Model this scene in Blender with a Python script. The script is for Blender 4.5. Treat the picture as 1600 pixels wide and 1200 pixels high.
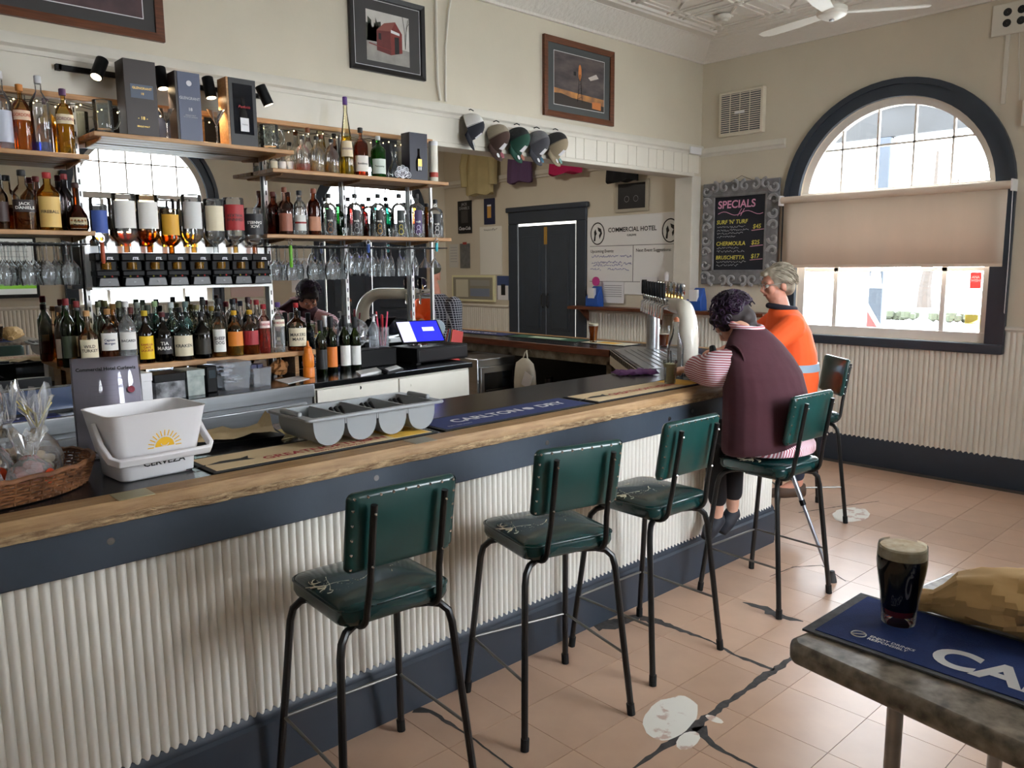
import bpy, bmesh, math, random
from math import sin, cos, pi, radians, sqrt, atan2
from mathutils import Vector, Matrix
random.seed(7)
for o in list(bpy.data.objects): bpy.data.objects.remove(o)
SC = bpy.context.scene
COL = SC.collection
V = Vector
# ------------------------------------------------------------------ camera
CAM_H = 1.70
FPX, YAW, PITCH, ROLL = 1256.5, 0.750846, 0.14513, -0.008676
_f = V((sin(YAW)*cos(PITCH), cos(YAW)*cos(PITCH), -sin(PITCH)))
_r = V((cos(YAW), -sin(YAW), 0)); _u = _r.cross(_f)
CR = cos(ROLL)*_r + sin(ROLL)*_u
CU = -sin(ROLL)*_r + cos(ROLL)*_u
CF = _f
cam = bpy.data.cameras.new('camera'); camo = bpy.data.objects.new('camera', cam); COL.objects.link(camo)
cam.sensor_width = 36; cam.lens = FPX/1600*36; cam.clip_start = 0.02
M = Matrix((CR, CU, -CF)).transposed().to_4x4(); M.translation = V((0, 0, CAM_H)); camo.matrix_world = M
SC.camera = camo
def ray(x, y): return CF + CR*((x-800)/FPX) - CU*((y-600)/FPX)
CP = V((0, 0, CAM_H))
def onz(x, y, z=0.0): d = ray(x, y); return CP + d*((z-CAM_H)/d.z)
def onx(x, y, X): d = ray(x, y); return CP + d*(X/d.x)
def ony(x, y, Y): d = ray(x, y); return CP + d*(Y/d.y)
def depth(p): return (V(p)-CP).dot(CF)
# ------------------------------------------------------------------ world, exposure
W = bpy.data.worlds.new('overcast_sky'); SC.world = W; W.use_nodes = True
wn = W.node_tree.nodes; wl = W.node_tree.links
bg = wn['Background']; bg.inputs['Strength'].default_value = 20.0
tc = wn.new('ShaderNodeTexCoord'); sep = wn.new('ShaderNodeSeparateXYZ'); rmp = wn.new('ShaderNodeValToRGB')
wl.new(tc.outputs['Generated'], sep.inputs[0]); wl.new(sep.outputs['Z'], rmp.inputs[0]); wl.new(rmp.outputs[0], bg.inputs['Color'])
rmp.color_ramp.elements[0].position = 0.0; rmp.color_ramp.elements[0].color = (0.95, 0.97, 1.0, 1)
rmp.color_ramp.elements[1].position = 1.0; rmp.color_ramp.elements[1].color = (0.78, 0.88, 1.0, 1)
vs = SC.view_settings; vs.view_transform = 'Standard'; vs.look = 'None'; vs.gamma = 1; vs.use_curve_mapping = False
vs.exposure = 0.6
cy = SC.cycles
cy.max_bounces = 10; cy.diffuse_bounces = 5; cy.glossy_bounces = 5; cy.transmission_bounces = 6; cy.transparent_max_bounces = 40
cy.caustics_reflective = False; cy.caustics_refractive = False; cy.sample_clamp_indirect = 6.0
def portal(loc, rot, sx, sy):
    l = bpy.data.lights.new('window_daylight', 'AREA'); l.shape = 'RECTANGLE'; l.size = sx; l.size_y = sy
    l.cycles.is_portal = True
    o = bpy.data.objects.new('window_daylight', l); COL.objects.link(o); o.location = loc; o.rotation_euler = rot
    return o
# ------------------------------------------------------------------ materials
def lin(c):
    c = c/255.0
    return c/12.92 if c <= 0.04045 else ((c+0.055)/1.055)**2.4
def rgb(r, g, b): return (lin(r), lin(g), lin(b), 1.0)
MATS = {}
def mat(name, col, rough=0.5, metal=0.0, var=0.0, vscale=8.0, bump=0.0, bscale=60.0, emit=0.0, spec=0.5, coat=0.0, sheen=0.0, stretch=None, col2=None, detail=4.0):
    if name in MATS: return MATS[name]
    m = bpy.data.materials.new(name); m.use_nodes = True; MATS[name] = m
    nt = m.node_tree; b = nt.nodes['Principled BSDF']
    c = rgb(*col)
    b.inputs['Base Color'].default_value = c; b.inputs['Roughness'].default_value = rough; b.inputs['Metallic'].default_value = metal
    b.inputs['Specular IOR Level'].default_value = spec
    if coat: b.inputs['Coat Weight'].default_value = coat; b.inputs['Coat Roughness'].default_value = 0.1
    if emit: b.inputs['Emission Color'].default_value = c; b.inputs['Emission Strength'].default_value = emit
    if var or bump or col2:
        t = nt.nodes.new('ShaderNodeTexCoord'); src = t.outputs['Object']
        if stretch:
            mp = nt.nodes.new('ShaderNodeMapping'); mp.inputs['Scale'].default_value = stretch
            nt.links.new(src, mp.inputs[0]); src = mp.outputs[0]
    if var or col2:
        n = nt.nodes.new('ShaderNodeTexNoise'); n.inputs['Scale'].default_value = vscale; n.inputs['Detail'].default_value = detail
        r = nt.nodes.new('ShaderNodeValToRGB'); nt.links.new(src, n.inputs['Vector']); nt.links.new(n.outputs['Fac'], r.inputs[0])
        e = r.color_ramp.elements
        e[0].position = 0.3; e[1].position = 0.7
        if col2: e[0].color = rgb(*col2); e[1].color = c
        else:
            e[0].color = tuple(max(0, x*(1-var)) for x in c[:3])+(1,); e[1].color = tuple(min(1, x*(1+var)) for x in c[:3])+(1,)
        nt.links.new(r.outputs[0], b.inputs['Base Color'])
    if bump:
        n2 = nt.nodes.new('ShaderNodeTexNoise'); n2.inputs['Scale'].default_value = bscale; n2.inputs['Detail'].default_value = 3
        bp = nt.nodes.new('ShaderNodeBump'); bp.inputs['Strength'].default_value = bump; bp.inputs['Distance'].default_value = 0.01
        nt.links.new(src, n2.inputs['Vector']); nt.links.new(n2.outputs['Fac'], bp.inputs['Height']); nt.links.new(bp.outputs[0], b.inputs['Normal'])
    return m
def glass(name, col=(255, 255, 255), refl=0.9, rough=0.02, dens=0.0, body=0.0):
    """thin glass: tinted see-through with a fresnel sheen; body mixes in some diffuse"""
    if name in MATS: return MATS[name]
    m = bpy.data.materials.new(name); m.use_nodes = True; MATS[name] = m
    nt = m.node_tree; nt.nodes.remove(nt.nodes['Principled BSDF']); out = nt.nodes['Material Output']
    tr = nt.nodes.new('ShaderNodeBsdfTransparent'); tr.inputs[0].default_value = rgb(*col)
    gl = nt.nodes.new('ShaderNodeBsdfGlossy'); gl.inputs['Roughness'].default_value = rough; gl.inputs['Color'].default_value = (1, 1, 1, 1)
    fr = nt.nodes.new('ShaderNodeFresnel'); fr.inputs[0].default_value = 1.5
    mu = nt.nodes.new('ShaderNodeMath'); mu.operation = 'MULTIPLY'; mu.inputs[1].default_value = refl; nt.links.new(fr.outputs[0], mu.inputs[0])
    mx = nt.nodes.new('ShaderNodeMixShader'); nt.links.new(mu.outputs[0], mx.inputs[0])
    last = tr.outputs[0]
    if body > 0:
        df = nt.nodes.new('ShaderNodeBsdfDiffuse'); df.inputs[0].default_value = rgb(*col)
        m2 = nt.nodes.new('ShaderNodeMixShader'); m2.inputs[0].default_value = body
        nt.links.new(tr.outputs[0], m2.inputs[1]); nt.links.new(df.outputs[0], m2.inputs[2]); last = m2.outputs[0]
    nt.links.new(last, mx.inputs[1]); nt.links.new(gl.outputs[0], mx.inputs[2]); nt.links.new(mx.outputs[0], out.inputs[0])
    return m
# ------------------------------------------------------------------ mesh builder
class G:
    def __init__(s): s.v = []; s.f = []; s.m = []
    def add(s, vs, fs, m=0, T=None):
        o = len(s.v)
        if T is not None: vs = [T @ V(p) for p in vs]
        s.v += [tuple(p) for p in vs]; s.f += [tuple(i+o for i in f) for f in fs]; s.m += [m]*len(fs); return s
    def box(s, x0, x1, y0, y1, z0, z1, m=0, T=None):
        vs = [(x0,y0,z0),(x1,y0,z0),(x1,y1,z0),(x0,y1,z0),(x0,y0,z1),(x1,y0,z1),(x1,y1,z1),(x0,y1,z1)]
        return s.add(vs, [(0,3,2,1),(4,5,6,7),(0,1,5,4),(1,2,6,5),(2,3,7,6),(3,0,4,7)], m, T)
    def cbox(s, c, d, m=0, T=None): return s.box(c[0]-d[0]/2, c[0]+d[0]/2, c[1]-d[1]/2, c[1]+d[1]/2, c[2]-d[2]/2, c[2]+d[2]/2, m, T)
    def quad(s, a, b, c, d, m=0): return s.add([a, b, c, d], [(0, 1, 2, 3)], m)
    def tube(s, pts, r, n=8, m=0, caps=True, closed=False, T=None):
        pts = [V(p) for p in pts]; rs = r if isinstance(r, (list, tuple)) else [r]*len(pts)
        N = len(pts); vs = []; ref = None
        for i, p in enumerate(pts):
            if closed: d = pts[(i+1) % N]-pts[i-1]
            else: d = pts[min(i+1, N-1)]-pts[max(i-1, 0)]
            if d.length < 1e-9: d = V((0, 0, 1))
            d.normalize()
            if ref is None:
                ref = V((0, 0, 1)) if abs(d.z) < .9 else V((1, 0, 0))
            a = ref - d*ref.dot(d)
            if a.length < 1e-6: a = d.orthogonal()
            a.normalize(); b = d.cross(a); ref = a
            vs += [p+(a*cos(2*pi*k/n)+b*sin(2*pi*k/n))*rs[i] for k in range(n)]
        fs = []
        for i in range(N if closed else N-1):
            j = (i+1) % N
            for k in range(n): fs.append((i*n+k, i*n+(k+1) % n, j*n+(k+1) % n, j*n+k))
        if caps and not closed: fs += [tuple(range(n-1, -1, -1)), tuple((N-1)*n+k for k in range(n))]
        return s.add(vs, fs, m, T)
    def cyl(s, a, b, r, n=16, m=0, T=None): return s.tube([a, b], r, n, m, True, False, T)
    def lathe(s, prof, n=16, c=(0, 0, 0), m=0, sq=2.0, sy=1.0, caps=True, T=None):
        vs = []; fs = []
        for (r, z) in prof:
            for k in range(n):
                a = 2*pi*k/n; ca, sa = cos(a), sin(a)
                q = (abs(ca)**sq+abs(sa)**sq)**(-1.0/sq) if sq != 2.0 else 1.0
                vs.append((c[0]+r*q*ca, c[1]+r*q*sa*sy, c[2]+z))
        for i in range(len(prof)-1):
            for k in range(n): fs.append((i*n+k, i*n+(k+1) % n, (i+1)*n+(k+1) % n, (i+1)*n+k))
        if caps:
            if prof[0][0] > 1e-6: fs.append(tuple(range(n-1, -1, -1)))
            if prof[-1][0] > 1e-6: fs.append(tuple((len(prof)-1)*n+k for k in range(n)))
        return s.add(vs, fs, m, T)
    def prism(s, poly, z0, z1, m=0, T=None):
        n = len(poly); vs = [(p[0], p[1], z0) for p in poly]+[(p[0], p[1], z1) for p in poly]
        fs = [tuple(range(n-1, -1, -1)), tuple(range(n, 2*n))]+[(i, (i+1) % n, n+(i+1) % n, n+i) for i in range(n)]
        return s.add(vs, fs, m, T)
    def loft(s, rings, m=0, caps=True, T=None):
        n = len(rings[0]); vs = [p for r in rings for p in r]; fs = []
        for i in range(len(rings)-1):
            for k in range(n): fs.append((i*n+k, i*n+(k+1) % n, (i+1)*n+(k+1) % n, (i+1)*n+k))
        if caps: fs += [tuple(range(n-1, -1, -1)), tuple((len(rings)-1)*n+k for k in range(n))]
        return s.add(vs, fs, m, T)
    def sphere(s, c, r, n=12, m=0, sz=1.0, T=None):
        prof = [(r*sin(pi*i/(n//2)), -r*sz*cos(pi*i/(n//2))) for i in range(n//2+1)]
        prof[0] = (1e-5, prof[0][1]); prof[-1] = (1e-5, prof[-1][1])
        return s.lathe(prof, n, c, m, T=T)
    def mesh(s, name, mats, smooth=True, angle=35):
        me = bpy.data.meshes.new(name); me.from_pydata(s.v, [], s.f)
        for x in (mats if isinstance(mats, (list, tuple)) else [mats]): me.materials.append(x)
        if len(me.materials) > 1: me.polygons.foreach_set('material_index', s.m)
        if smooth:
            me.polygons.foreach_set('use_smooth', [True]*len(me.polygons))
            me.set_sharp_from_angle(angle=radians(angle))
        me.update(); return me
    def build(s, name, mats, parent=None, smooth=True, bevel=0.0, angle=35, T=None, seg=2):
        return ob(name, s.mesh(name, mats, smooth, angle), parent, bevel, T, seg)
def ob(name, me, parent=None, bevel=0.0, T=None, seg=2):
    o = bpy.data.objects.new(name, me); COL.objects.link(o)
    if parent is not None: o.parent = parent
    if T is not None: o.matrix_local = T
    if bevel:
        b = o.modifiers.new('bevel', 'BEVEL'); b.width = bevel; b.segments = seg; b.limit_method = 'ANGLE'; b.angle_limit = radians(40)
    return o
def tag(o, label, cat, group=None):
    o['label'] = label; o['category'] = cat
    if group: o['group'] = group
    return o
def thing(name, label, cat, loc=(0, 0, 0), rz=0.0, group=None):
    o = bpy.data.objects.new(name, None); COL.objects.link(o); o.empty_display_size = 0.05
    o.location = loc; o.rotation_euler = (0, 0, rz)
    return tag(o, label, cat, group)
def struct(o): o['kind'] = 'structure'; return o
def clone(o, parent=None):
    c = o.copy(); COL.objects.link(c)
    if parent is not None: c.parent = parent
    for ch in o.children: clone(ch, c)
    return c
def Tm(loc=(0, 0, 0), rx=0, ry=0, rz=0, sc=1.0):
    return Matrix.Translation(V(loc)) @ Matrix.Rotation(rz, 4, 'Z') @ Matrix.Rotation(ry, 4, 'Y') @ Matrix.Rotation(rx, 4, 'X') @ Matrix.Scale(sc, 4)
_tc = {}
def text_mesh(body, size, bold=0.0, align='CENTER', shear=0.0, sx=1.0):
    k = (body, size, bold, align, shear, sx)
    if k in _tc: return _tc[k]
    c = bpy.data.curves.new('txt', 'FONT'); c.body = body; c.size = size; c.align_x = align; c.align_y = 'CENTER'
    c.resolution_u = 6 if size > .08 else 2; c.offset = bold; c.shear = shear; c.fill_mode = 'FRONT'
    o = bpy.data.objects.new('txt', c)
    me = o.to_mesh(); vs = [tuple(v.co) for v in me.vertices]; fs = [tuple(p.vertices) for p in me.polygons]
    o.to_mesh_clear(); bpy.data.objects.remove(o); bpy.data.curves.remove(c)
    vs = [(x*sx, y, z) for x, y, z in vs]
    _tc[k] = (vs, fs); return _tc[k]
def text(body, size, m, parent, T, bold=0.0, align='CENTER', warp=None, name='lettering', shear=0.0, sx=1.0):
    """flat lettering in the local XY plane of T (x right, y up)"""
    vs, fs = text_mesh(body, size, bold, align, shear, sx)
    if warp: vs = [warp(p) for p in vs]
    g = G(); g.add(vs, fs, 0, T); return g.build(name, m, parent, smooth=False)
def frameT(o, x, y):
    """matrix with origin o, x axis x, y axis y"""
    x = V(x).normalized(); y = V(y).normalized(); z = x.cross(y)
    Mx = Matrix((x, y, z)).transposed().to_4x4(); Mx.translation = V(o); return Mx
# common materials
M_wall = mat('wall_paint', (206, 197, 178), 0.6, var=0.04, vscale=2.0, bump=0.05, bscale=40)
M_trim = mat('cream_trim', (214, 209, 197), 0.5, var=0.03)
M_corr = mat('corrugated_paint', (222, 218, 206), 0.38, var=0.03, vscale=3, spec=0.4)
M_blue = mat('slate_blue_paint', (58, 68, 80), 0.45, var=0.12, vscale=6, bump=0.06, bscale=30)
M_navy = mat('dark_slate_paint', (47, 55, 66), 0.45, var=0.08, vscale=5)
M_black = mat('black_plastic', (11, 11, 13), 0.5, spec=0.2)
M_dark = mat('near_black', (10, 10, 12), 0.55)
M_white = mat('white_plastic', (228, 228, 230), 0.35)
M_steel = mat('stainless', (186, 190, 194), 0.28, 1.0, var=0.10, vscale=3.0, stretch=(1, 1, 12))
M_chrome = mat('chrome', (215, 216, 218), 0.1, 1.0)
M_glass = glass('clear_glass', (246, 249, 248), 0.9)
M_pane = glass('window_pane', (250, 252, 253), 0.6)
# ------------------------------------------------------------------ the room
XW, YB, YN, XL, ZC, YFAR = 6.79, 4.58, -1.0, -3.0, 3.72, 8.55
CH0, CH1 = V((5.0, YN, 0)), V((XW, 0.79, 0))      # chamfered corner with the street door
def arch_pts(c, r, zs, n=24): return [(c+r*cos(pi*i/n), zs+r*sin(pi*i/n)) for i in range(n+1)]
def arch_wall(name, o, xd, L, H, op, m, depth=0.2, z0=0.0):
    """vertical wall plane from o along xd with one arched opening (centre, half width, bottom, spring)"""
    xd = V(xd).normalized(); out = V((xd.y, -xd.x, 0))*depth
    P = lambda s, z, k=0: V(o)+xd*s+V((0, 0, z))+out*k
    g = G(); c, w, zb, zs = op
    R = lambda a, b, z1, z2: g.quad(P(a, z1), P(b, z1), P(b, z2), P(a, z2))
    R(0, c-w, z0, H); R(c+w, L, z0, H); R(c-w, c+w, z0, zb)
    A = arch_pts(c, w, zs)
    for i in range(len(A)-1): g.quad(P(*A[i]), P(*A[i+1]), P(A[i+1][0], H), P(A[i][0], H))
    loop = [(c+w, zb)]+A+[(c-w, zb)]
    for i in range(len(loop)):
        a, b = loop[i], loop[(i+1) % len(loop)]; g.quad(P(*a), P(*b), P(*b, 1), P(*a, 1))
    return struct(g.build(name, m, smooth=False))
def arch_band(P, c, r0, r1, zs, zb, d0, d1, n=32):
    """architrave ring: legs and half circle, between radii r0 < r1, thickness d0..d1 along the wall normal"""
    g = G(); rings = []
    pts = [(c+1, zb, -1)]
    path = [((c+r0, zb), (c+r1, zb))]+[((c+r0*cos(pi*i/n), zs+r0*sin(pi*i/n)), (c+r1*cos(pi*i/n), zs+r1*sin(pi*i/n))) for i in range(n+1)]+[((c-r0, zb), (c-r1, zb))]
    for a, b in path: rings.append([P(a[0], a[1], d0), P(b[0], b[1], d0), P(b[0], b[1], d1), P(a[0], a[1], d1)])
    return g.loft(rings)
# floor: screed, then every tile a piece of its own where the camera can tell them apart
M_grout = mat('grey_screed', (74, 68, 64), 0.8, var=0.25, vscale=20)
M_tile = mat('pink_beige_tile', (190, 156, 131), 0.33, var=0.06, vscale=6, spec=0.5)
nt = M_tile.node_tree; oi = nt.nodes.new('ShaderNodeObjectInfo'); hs = nt.nodes.new('ShaderNodeHueSaturation')
mr = nt.nodes.new('ShaderNodeMapRange'); mr.inputs[3].default_value = 0.90; mr.inputs[4].default_value = 1.06
nt.links.new(oi.outputs['Random'], mr.inputs[0]); nt.links.new(mr.outputs[0], hs.inputs['Value'])
lk = [l for l in nt.links if l.to_socket.name == 'Base Color'][0]; src = lk.from_socket
nt.links.new(src, hs.inputs['Color']); nt.links.new(hs.outputs[0], nt.nodes['Principled BSDF'].inputs['Base Color'])
floor = struct(G().box(XL, XW+.05, YN-.05, YFAR, -0.05, 0.0).build('floor', M_grout, smooth=False))
TP = 0.314; tg = G().box(-TP/2+.0012, TP/2-.0012, -TP/2+.0012, TP/2-.0012, 0, 0.005); tme = tg.mesh('tile', M_tile, False); rest = G()
def scr(p):
    q = V(p)-CP; z = q.dot(CF)
    return (800+FPX*q.dot(CR)/z, 600-FPX*q.dot(CU)/z) if z > .1 else (-9e3, 0)
for i in range(-16, 16):
    for j in range(-10, 26):
        cx, cy_ = 1.945+TP*(i+.5), 2.095-TP*(9.5-j)+TP*9
        if cx < XL+.1 or cx > XW-.17 or cy_ < YN+.1 or cy_ > YFAR-.2: continue
        if cx-5.0 > cy_-YN+4.9-5.0+.15 and cx > 5: 
            if (cx-5.0) > (cy_-YN)+.02: continue
        a = scr((cx, cy_, 0)); vis = -60 < a[0] < 1660 and 560 < a[1] < 1270 and not (cy_ > 2.5 and cx < 4.6) and cy_ < 4.3
        if vis: ob('tile', tme, floor).location = (cx, cy_, 0)
        else: rest.box(cx-TP/2+.0012, cx+TP/2-.0012, cy_-TP/2+.0012, cy_+TP/2-.0012, 0, .005)
ro = rest.build('tile_field', M_tile, floor, smooth=False); ro['kind'] = 'stuff'
# broken tile lines and worn patches
M_crack = mat('exposed_dark_screed', (60, 56, 54), 0.9, var=0.3, vscale=30, bump=0.3)
def crack(pts, ws, name='tile_crack'):
    g = G(); rnd = random.Random(len(pts)*7+int(pts[0][0]*100)); P = []
    for (a, b) in zip(range(len(pts)-1), range(1, len(pts))):
        n = max(2, int((V(pts[b])-V(pts[a])).length/.025))
        for k in range(n): t = k/n; P.append((V(pts[a]).lerp(V(pts[b]), t), ws[a]*(1-t)+ws[b]*t))
    P.append((V(pts[-1]), ws[-1])); rings = []
    for k, (p, w) in enumerate(P):
        d = (P[min(k+1, len(P)-1)][0]-P[max(k-1, 0)][0]).normalized(); nrm = V((-d.y, d.x))
        a = p+nrm*w*rnd.uniform(.5, 1.3); b = p-nrm*w*rnd.uniform(.5, 1.3); rings.append((a, b))
    vs = [(x.x, x.y, .0056) for ab in rings for x in ab]
    fs = [(2*i, 2*i+1, 2*i+3, 2*i+2) for i in range(len(rings)-1)]
    g.add(vs, fs); return g.build(name, M_crack, floor, smooth=False)
crack([(1.69, 2.385), (1.73, 2.33), (1.733, 2.09), (1.716, 1.86), (1.70, 1.55)], [.035, .012, .005, .004, .004])
crack([(3.16, 1.58), (2.95, 1.576), (2.66, 1.576), (2.35, 1.572), (2.02, 1.568), (1.6, 1.566)], [.012, .022, .012, .026, .004, .003])
crack([(2.38, 1.56), (2.32, 1.46), (2.316, 1.29), (2.3, 1.0)], [.03, .014, .006, .004])
crack([(2.74, 2.38), (2.86, 2.33), (2.98, 2.30), (3.005, 2.12), (3.008, 1.9), (2.97, 1.77), (2.972, 1.58)], [.05, .05, .04, .02, .006, .01, .016])
crack([(3.49, 2.04), (3.50, 1.93), (3.47, 1.83), (3.5, 1.72)], [.006, .03, .035, .004])
crack([(3.9, 2.12), (4.12, 2.10), (4.26, 2.0), (4.13, 1.8)], [.003, .004, .004, .003])
crack([(5.09, 2.57), (5.4, 2.45), (5.75, 2.3)], [.005, .006, .004])
def patch(c, rx, ry, m, name, n=28, seed=1, rot=0.0):
    rnd = random.Random(seed); pts = []
    for k in range(n):
        a = 2*pi*k/n; q = 1+rnd.uniform(-.05, .05)+.06*sin(2*a+seed); x, y = rx*q*cos(a), ry*q*sin(a)
        pts.append((c[0]+x*cos(rot)-y*sin(rot), c[1]+x*sin(rot)+y*cos(rot), .0060))
    g = G().add(pts, [tuple(range(n))]); return g.build(name, m, floor, smooth=False)
M_worn = mat('worn_white_patch', (226, 220, 208), 0.6, col2=(196, 168, 152), vscale=14, detail=6)
M_worn.node_tree.nodes['Color Ramp'].color_ramp.elements[0].position = .40; M_worn.node_tree.nodes['Color Ramp'].color_ramp.elements[1].position = .46
patch((2.365, 1.668), .155, .095, M_worn, 'worn_patch', seed=2, rot=.3)
patch((2.285, 1.535), .07, .034, M_worn, 'worn_patch', 12, 4, .2); patch((2.47, 1.545), .02, .035, M_worn, 'worn_patch', 10, 5)
patch((5.30, 2.30), .19, .11, M_worn, 'worn_patch', seed=9, rot=.2)
# right-hand wall with the arched window, running on into the far room
WC, WR, WZB, WZS = 2.775, 0.78, 1.09, 2.235
PW = lambda y, z, k=0.0: V((XW-k, y, z))            # k = distance out of the wall into the room
arch_wall('wall_right', (XW, CH1.y, 0), (0, 1, 0), YFAR-CH1.y, ZC+.1, (WC-CH1.y, WR, WZB, WZS), M_wall, .22)
# near wall (behind the camera) with an arched window and the chamfered street door wall
N1, N2, NZS = 3.45, -2.1, 2.42
arch_wall('wall_near', (1.9, YN, 0), (1, 0, 0), CH0.x-1.9, ZC+.1, (N1-1.9, WR, WZB, NZS), M_wall, .22)
arch_wall('wall_near', (XL, YN, 0), (1, 0, 0), 1.9-XL, ZC+.1, (N2-XL, WR, WZB, NZS), M_wall, .22)
cd = (CH1-CH0).normalized(); CL = (CH1-CH0).length; DC = 1.36
arch_wall('wall_corner', CH0, cd, CL, ZC+.1, (DC, .62, 0.0, 2.30), M_wall, .22)
struct(G().box(XL-.1, XL, YN, YFAR, 0, ZC+.1).build('wall_left', M_wall, smooth=False))
struct(G().box(XL, XW, YFAR, YFAR+.1, 0, ZC+.1).build('wall_far', M_wall, smooth=False))
wb = G(); SOF = 2.545
wb.box(XL, XW, YB, YB+.16, SOF, ZC+.1); wb.box(XL, 3.52, YB, YB+.16, 0, SOF); wb.box(6.68, XW, YB, YB+.16, 0, SOF)
struct(wb.build('wall_back', M_wall, smooth=False))
# post casing beside the opening, boards and rails on the bulkhead
M_board = mat('cream_board', (222, 217, 204), 0.45, var=0.04, vscale=3)
pc = G().box(6.64, 6.785, YB-.012, YB+.19, 0, SOF-.005); struct(pc.build('trim_1', M_trim, bevel=.006))
tb = struct(G().box(3.52, 6.66, YB-.02, YB+.18, SOF-.012, SOF+.02).build('trim_2', M_trim, bevel=.004))
bw = [.17, .12, .1, .16, .13, .1, .18, .12]; x = 4.70; k = 0; bulk = struct(G().box(XL, 4.69, YB-.014, YB, SOF+.02, 2.735).build('trim_3', M_board, bevel=.003))
while x < 6.72:
    w = min(bw[k % 8], 6.78-x); G().box(x+.002, x+w-.002, YB-.016, YB, SOF+.02, 2.735).build('board', M_board, bulk, bevel=.004); x += w; k += 1
def rail(name, a, b, nrm, z0, z1, m, d=.035):
    a, b, nrm = V(a), V(b), V(nrm); h = z1-z0; g = G()
    prof = [(0, z0), (d*.5, z0), (d*.6, z0+h*.25), (d, z0+h*.4), (d, z0+h*.75), (d*.7, z1), (0, z1)]
    g.loft([[p+nrm*q[0]+V((0, 0, q[1])) for q in prof] for p in (a, b)])
    return struct(g.build(name, m))
rail('trim_4', (XL, YB, 0), (XW, YB, 0), (0, -1, 0), 2.735, 2.825, M_trim)
rail('trim_5', (XW, 3.70, 0), (XW, YB, 0), (-1, 0, 0), 2.72, 2.80, M_trim)
rail('trim_6', (XW, CH1.y, 0), (XW, 1.86, 0), (-1, 0, 0), 2.72, 2.80, M_trim)
rail('trim_7', (XW, YB+.16, 0), (XW, YFAR, 0), (-1, 0, 0), 2.72, 2.80, M_trim)
# corrugated dado
def corrugated(a, b, z0, z1, nrm, pitch, amp, ns=8):
    a, b, nrm = V(a), V(b), V(nrm); L = (b-a).length; d = (b-a)/L; n = int(L/pitch*ns); g = G(); vs = []
    for i in range(n+1):
        s = L*i/n; w = amp*abs(sin(pi*s/pitch))**.6; p = a+d*s+nrm*w
        vs += [(p.x, p.y, z0), (p.x, p.y, z1)]
    return g.add(vs, [(2*i, 2*i+2, 2*i+3, 2*i+1) for i in range(n)])
def dado(k, a, b, nrm, gap=None):
    struct(corrugated(V(a)+V(nrm)*.004, V(b)+V(nrm)*.004, .2, 1.2, nrm, .040, .012).build('dado_%d' % k, M_corr, angle=80))
    rail('trim_%d' % (20+k), a, b, nrm, 1.185, 1.225, M_trim, .03)
    g = G(); nrm = V(nrm); prof = [(0, 0), (.024, 0), (.024, .2), (.019, .235), (0, .24)]
    g.loft([[V(p)+nrm*q[0]+V((0, 0, q[1])) for q in prof] for p in (a, b)])
    return struct(g.build('baseboard_%s' % ['right', 'right', 'near', 'near', 'corner', 'far', 'right'][k], M_navy))
dado(0, (XW, CH1.y, 0), (XW, 1.87, 0), (-1, 0, 0)); dado(1, (XW, 3.69, 0), (XW, 6.02, 0), (-1, 0, 0)); dado(6, (XW, 7.30, 0), (XW, YFAR, 0), (-1, 0, 0))
struct(corrugated((XW-.004, 1.87, 0), (XW-.004, 3.69, 0), .2, 1.03, (-1, 0, 0), .04, .012).build('dado_9', M_corr, angle=80))
g = G(); prof = [(0, 0), (.022, 0), (.022, .2), (.014, .235), (0, .24)]
g.loft([[V((XW-q[0], y, q[1])) for q in prof] for y in (1.87, 3.69)]); struct(g.build('baseboard_right', M_navy))
dado(2, (XL, YN, 0), (CH0.x, YN, 0), (0, 1, 0))
# ceiling of pressed tin panels, cornice and ceiling mouldings
M_ceil = mat('pressed_tin_paint', (226, 221, 212), 0.5, var=0.02)
M_corn = mat('embossed_cornice', (226, 221, 212), 0.5, bump=0.9, bscale=28)
ceil = struct(G().box(XL, XW, YN, YFAR, ZC, ZC+.05).build('ceiling', M_ceil, smooth=False))
pg = G(); S = .62
for k in (-1, 1):
    for off in (.20, .255):
        pg.box(k*off-.009, k*off+.009, -S/2, S/2, -.010, 0); pg.box(-S/2, S/2, k*off-.009, k*off+.009, -.010, 0)
for sx in (-1, 1):
    for sy in (-1, 1):
        pg.lathe([(.001, -.020), (.02, -.016), (.032, -.006), (.034, 0)], 10, (sx*.228, sy*.228, 0)); pg.tube([(sx*.05, sy*.05, -.003), (sx*.16, sy*.16, -.003)], .011, 6)
pg.box(-.055, .055, -.055, .055, -.008, 0, T=Tm(rz=pi/4)); pg.lathe([(.001, -.022), (.03, -.016), (.04, 0)], 10)
pme = pg.mesh('ceiling_panel', M_ceil, True)
y = YB-.42-S/2
while y > YN+.3:
    x = XW-.42-S/2
    while x > 0.5:
        ob('ceiling_panel', pme, ceil).location = (x, y, ZC); x -= S
    y -= S
def cornice(name, a, b, nrm, s=1):
    a, b, nrm = V(a), V(b), V(nrm)
    prof = [(0, 3.575), (.025, 3.575), (.03, 3.60), (.045, 3.605), (.06, 3.63), (.11, 3.675), (.17, 3.70), (.19, 3.70), (.20, 3.715), (.23, 3.715), (.23, ZC)]
    g = G(); d = (b-a).normalized()
    g.loft([[p+nrm*q[0]+V((0, 0, q[1]))+d*q[0]*e for q in prof] for p, e in ((a, 0), (b, -s))], caps=False)
    o = struct(g.build(name, M_corn, angle=20)); g2 = G()
    for off, w in ((.345, .016), (.40, .022)):
        g2.loft([[p+nrm*(off+u)+V((0, 0, ZC-h)) for u, h in ((-w, 0), (-w*.5, .018), (w*.5, .018), (w, 0))] for p in (a, b-d*off*s)])
    g2.build('ceiling_moulding', M_ceil, o)
    return o
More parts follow.
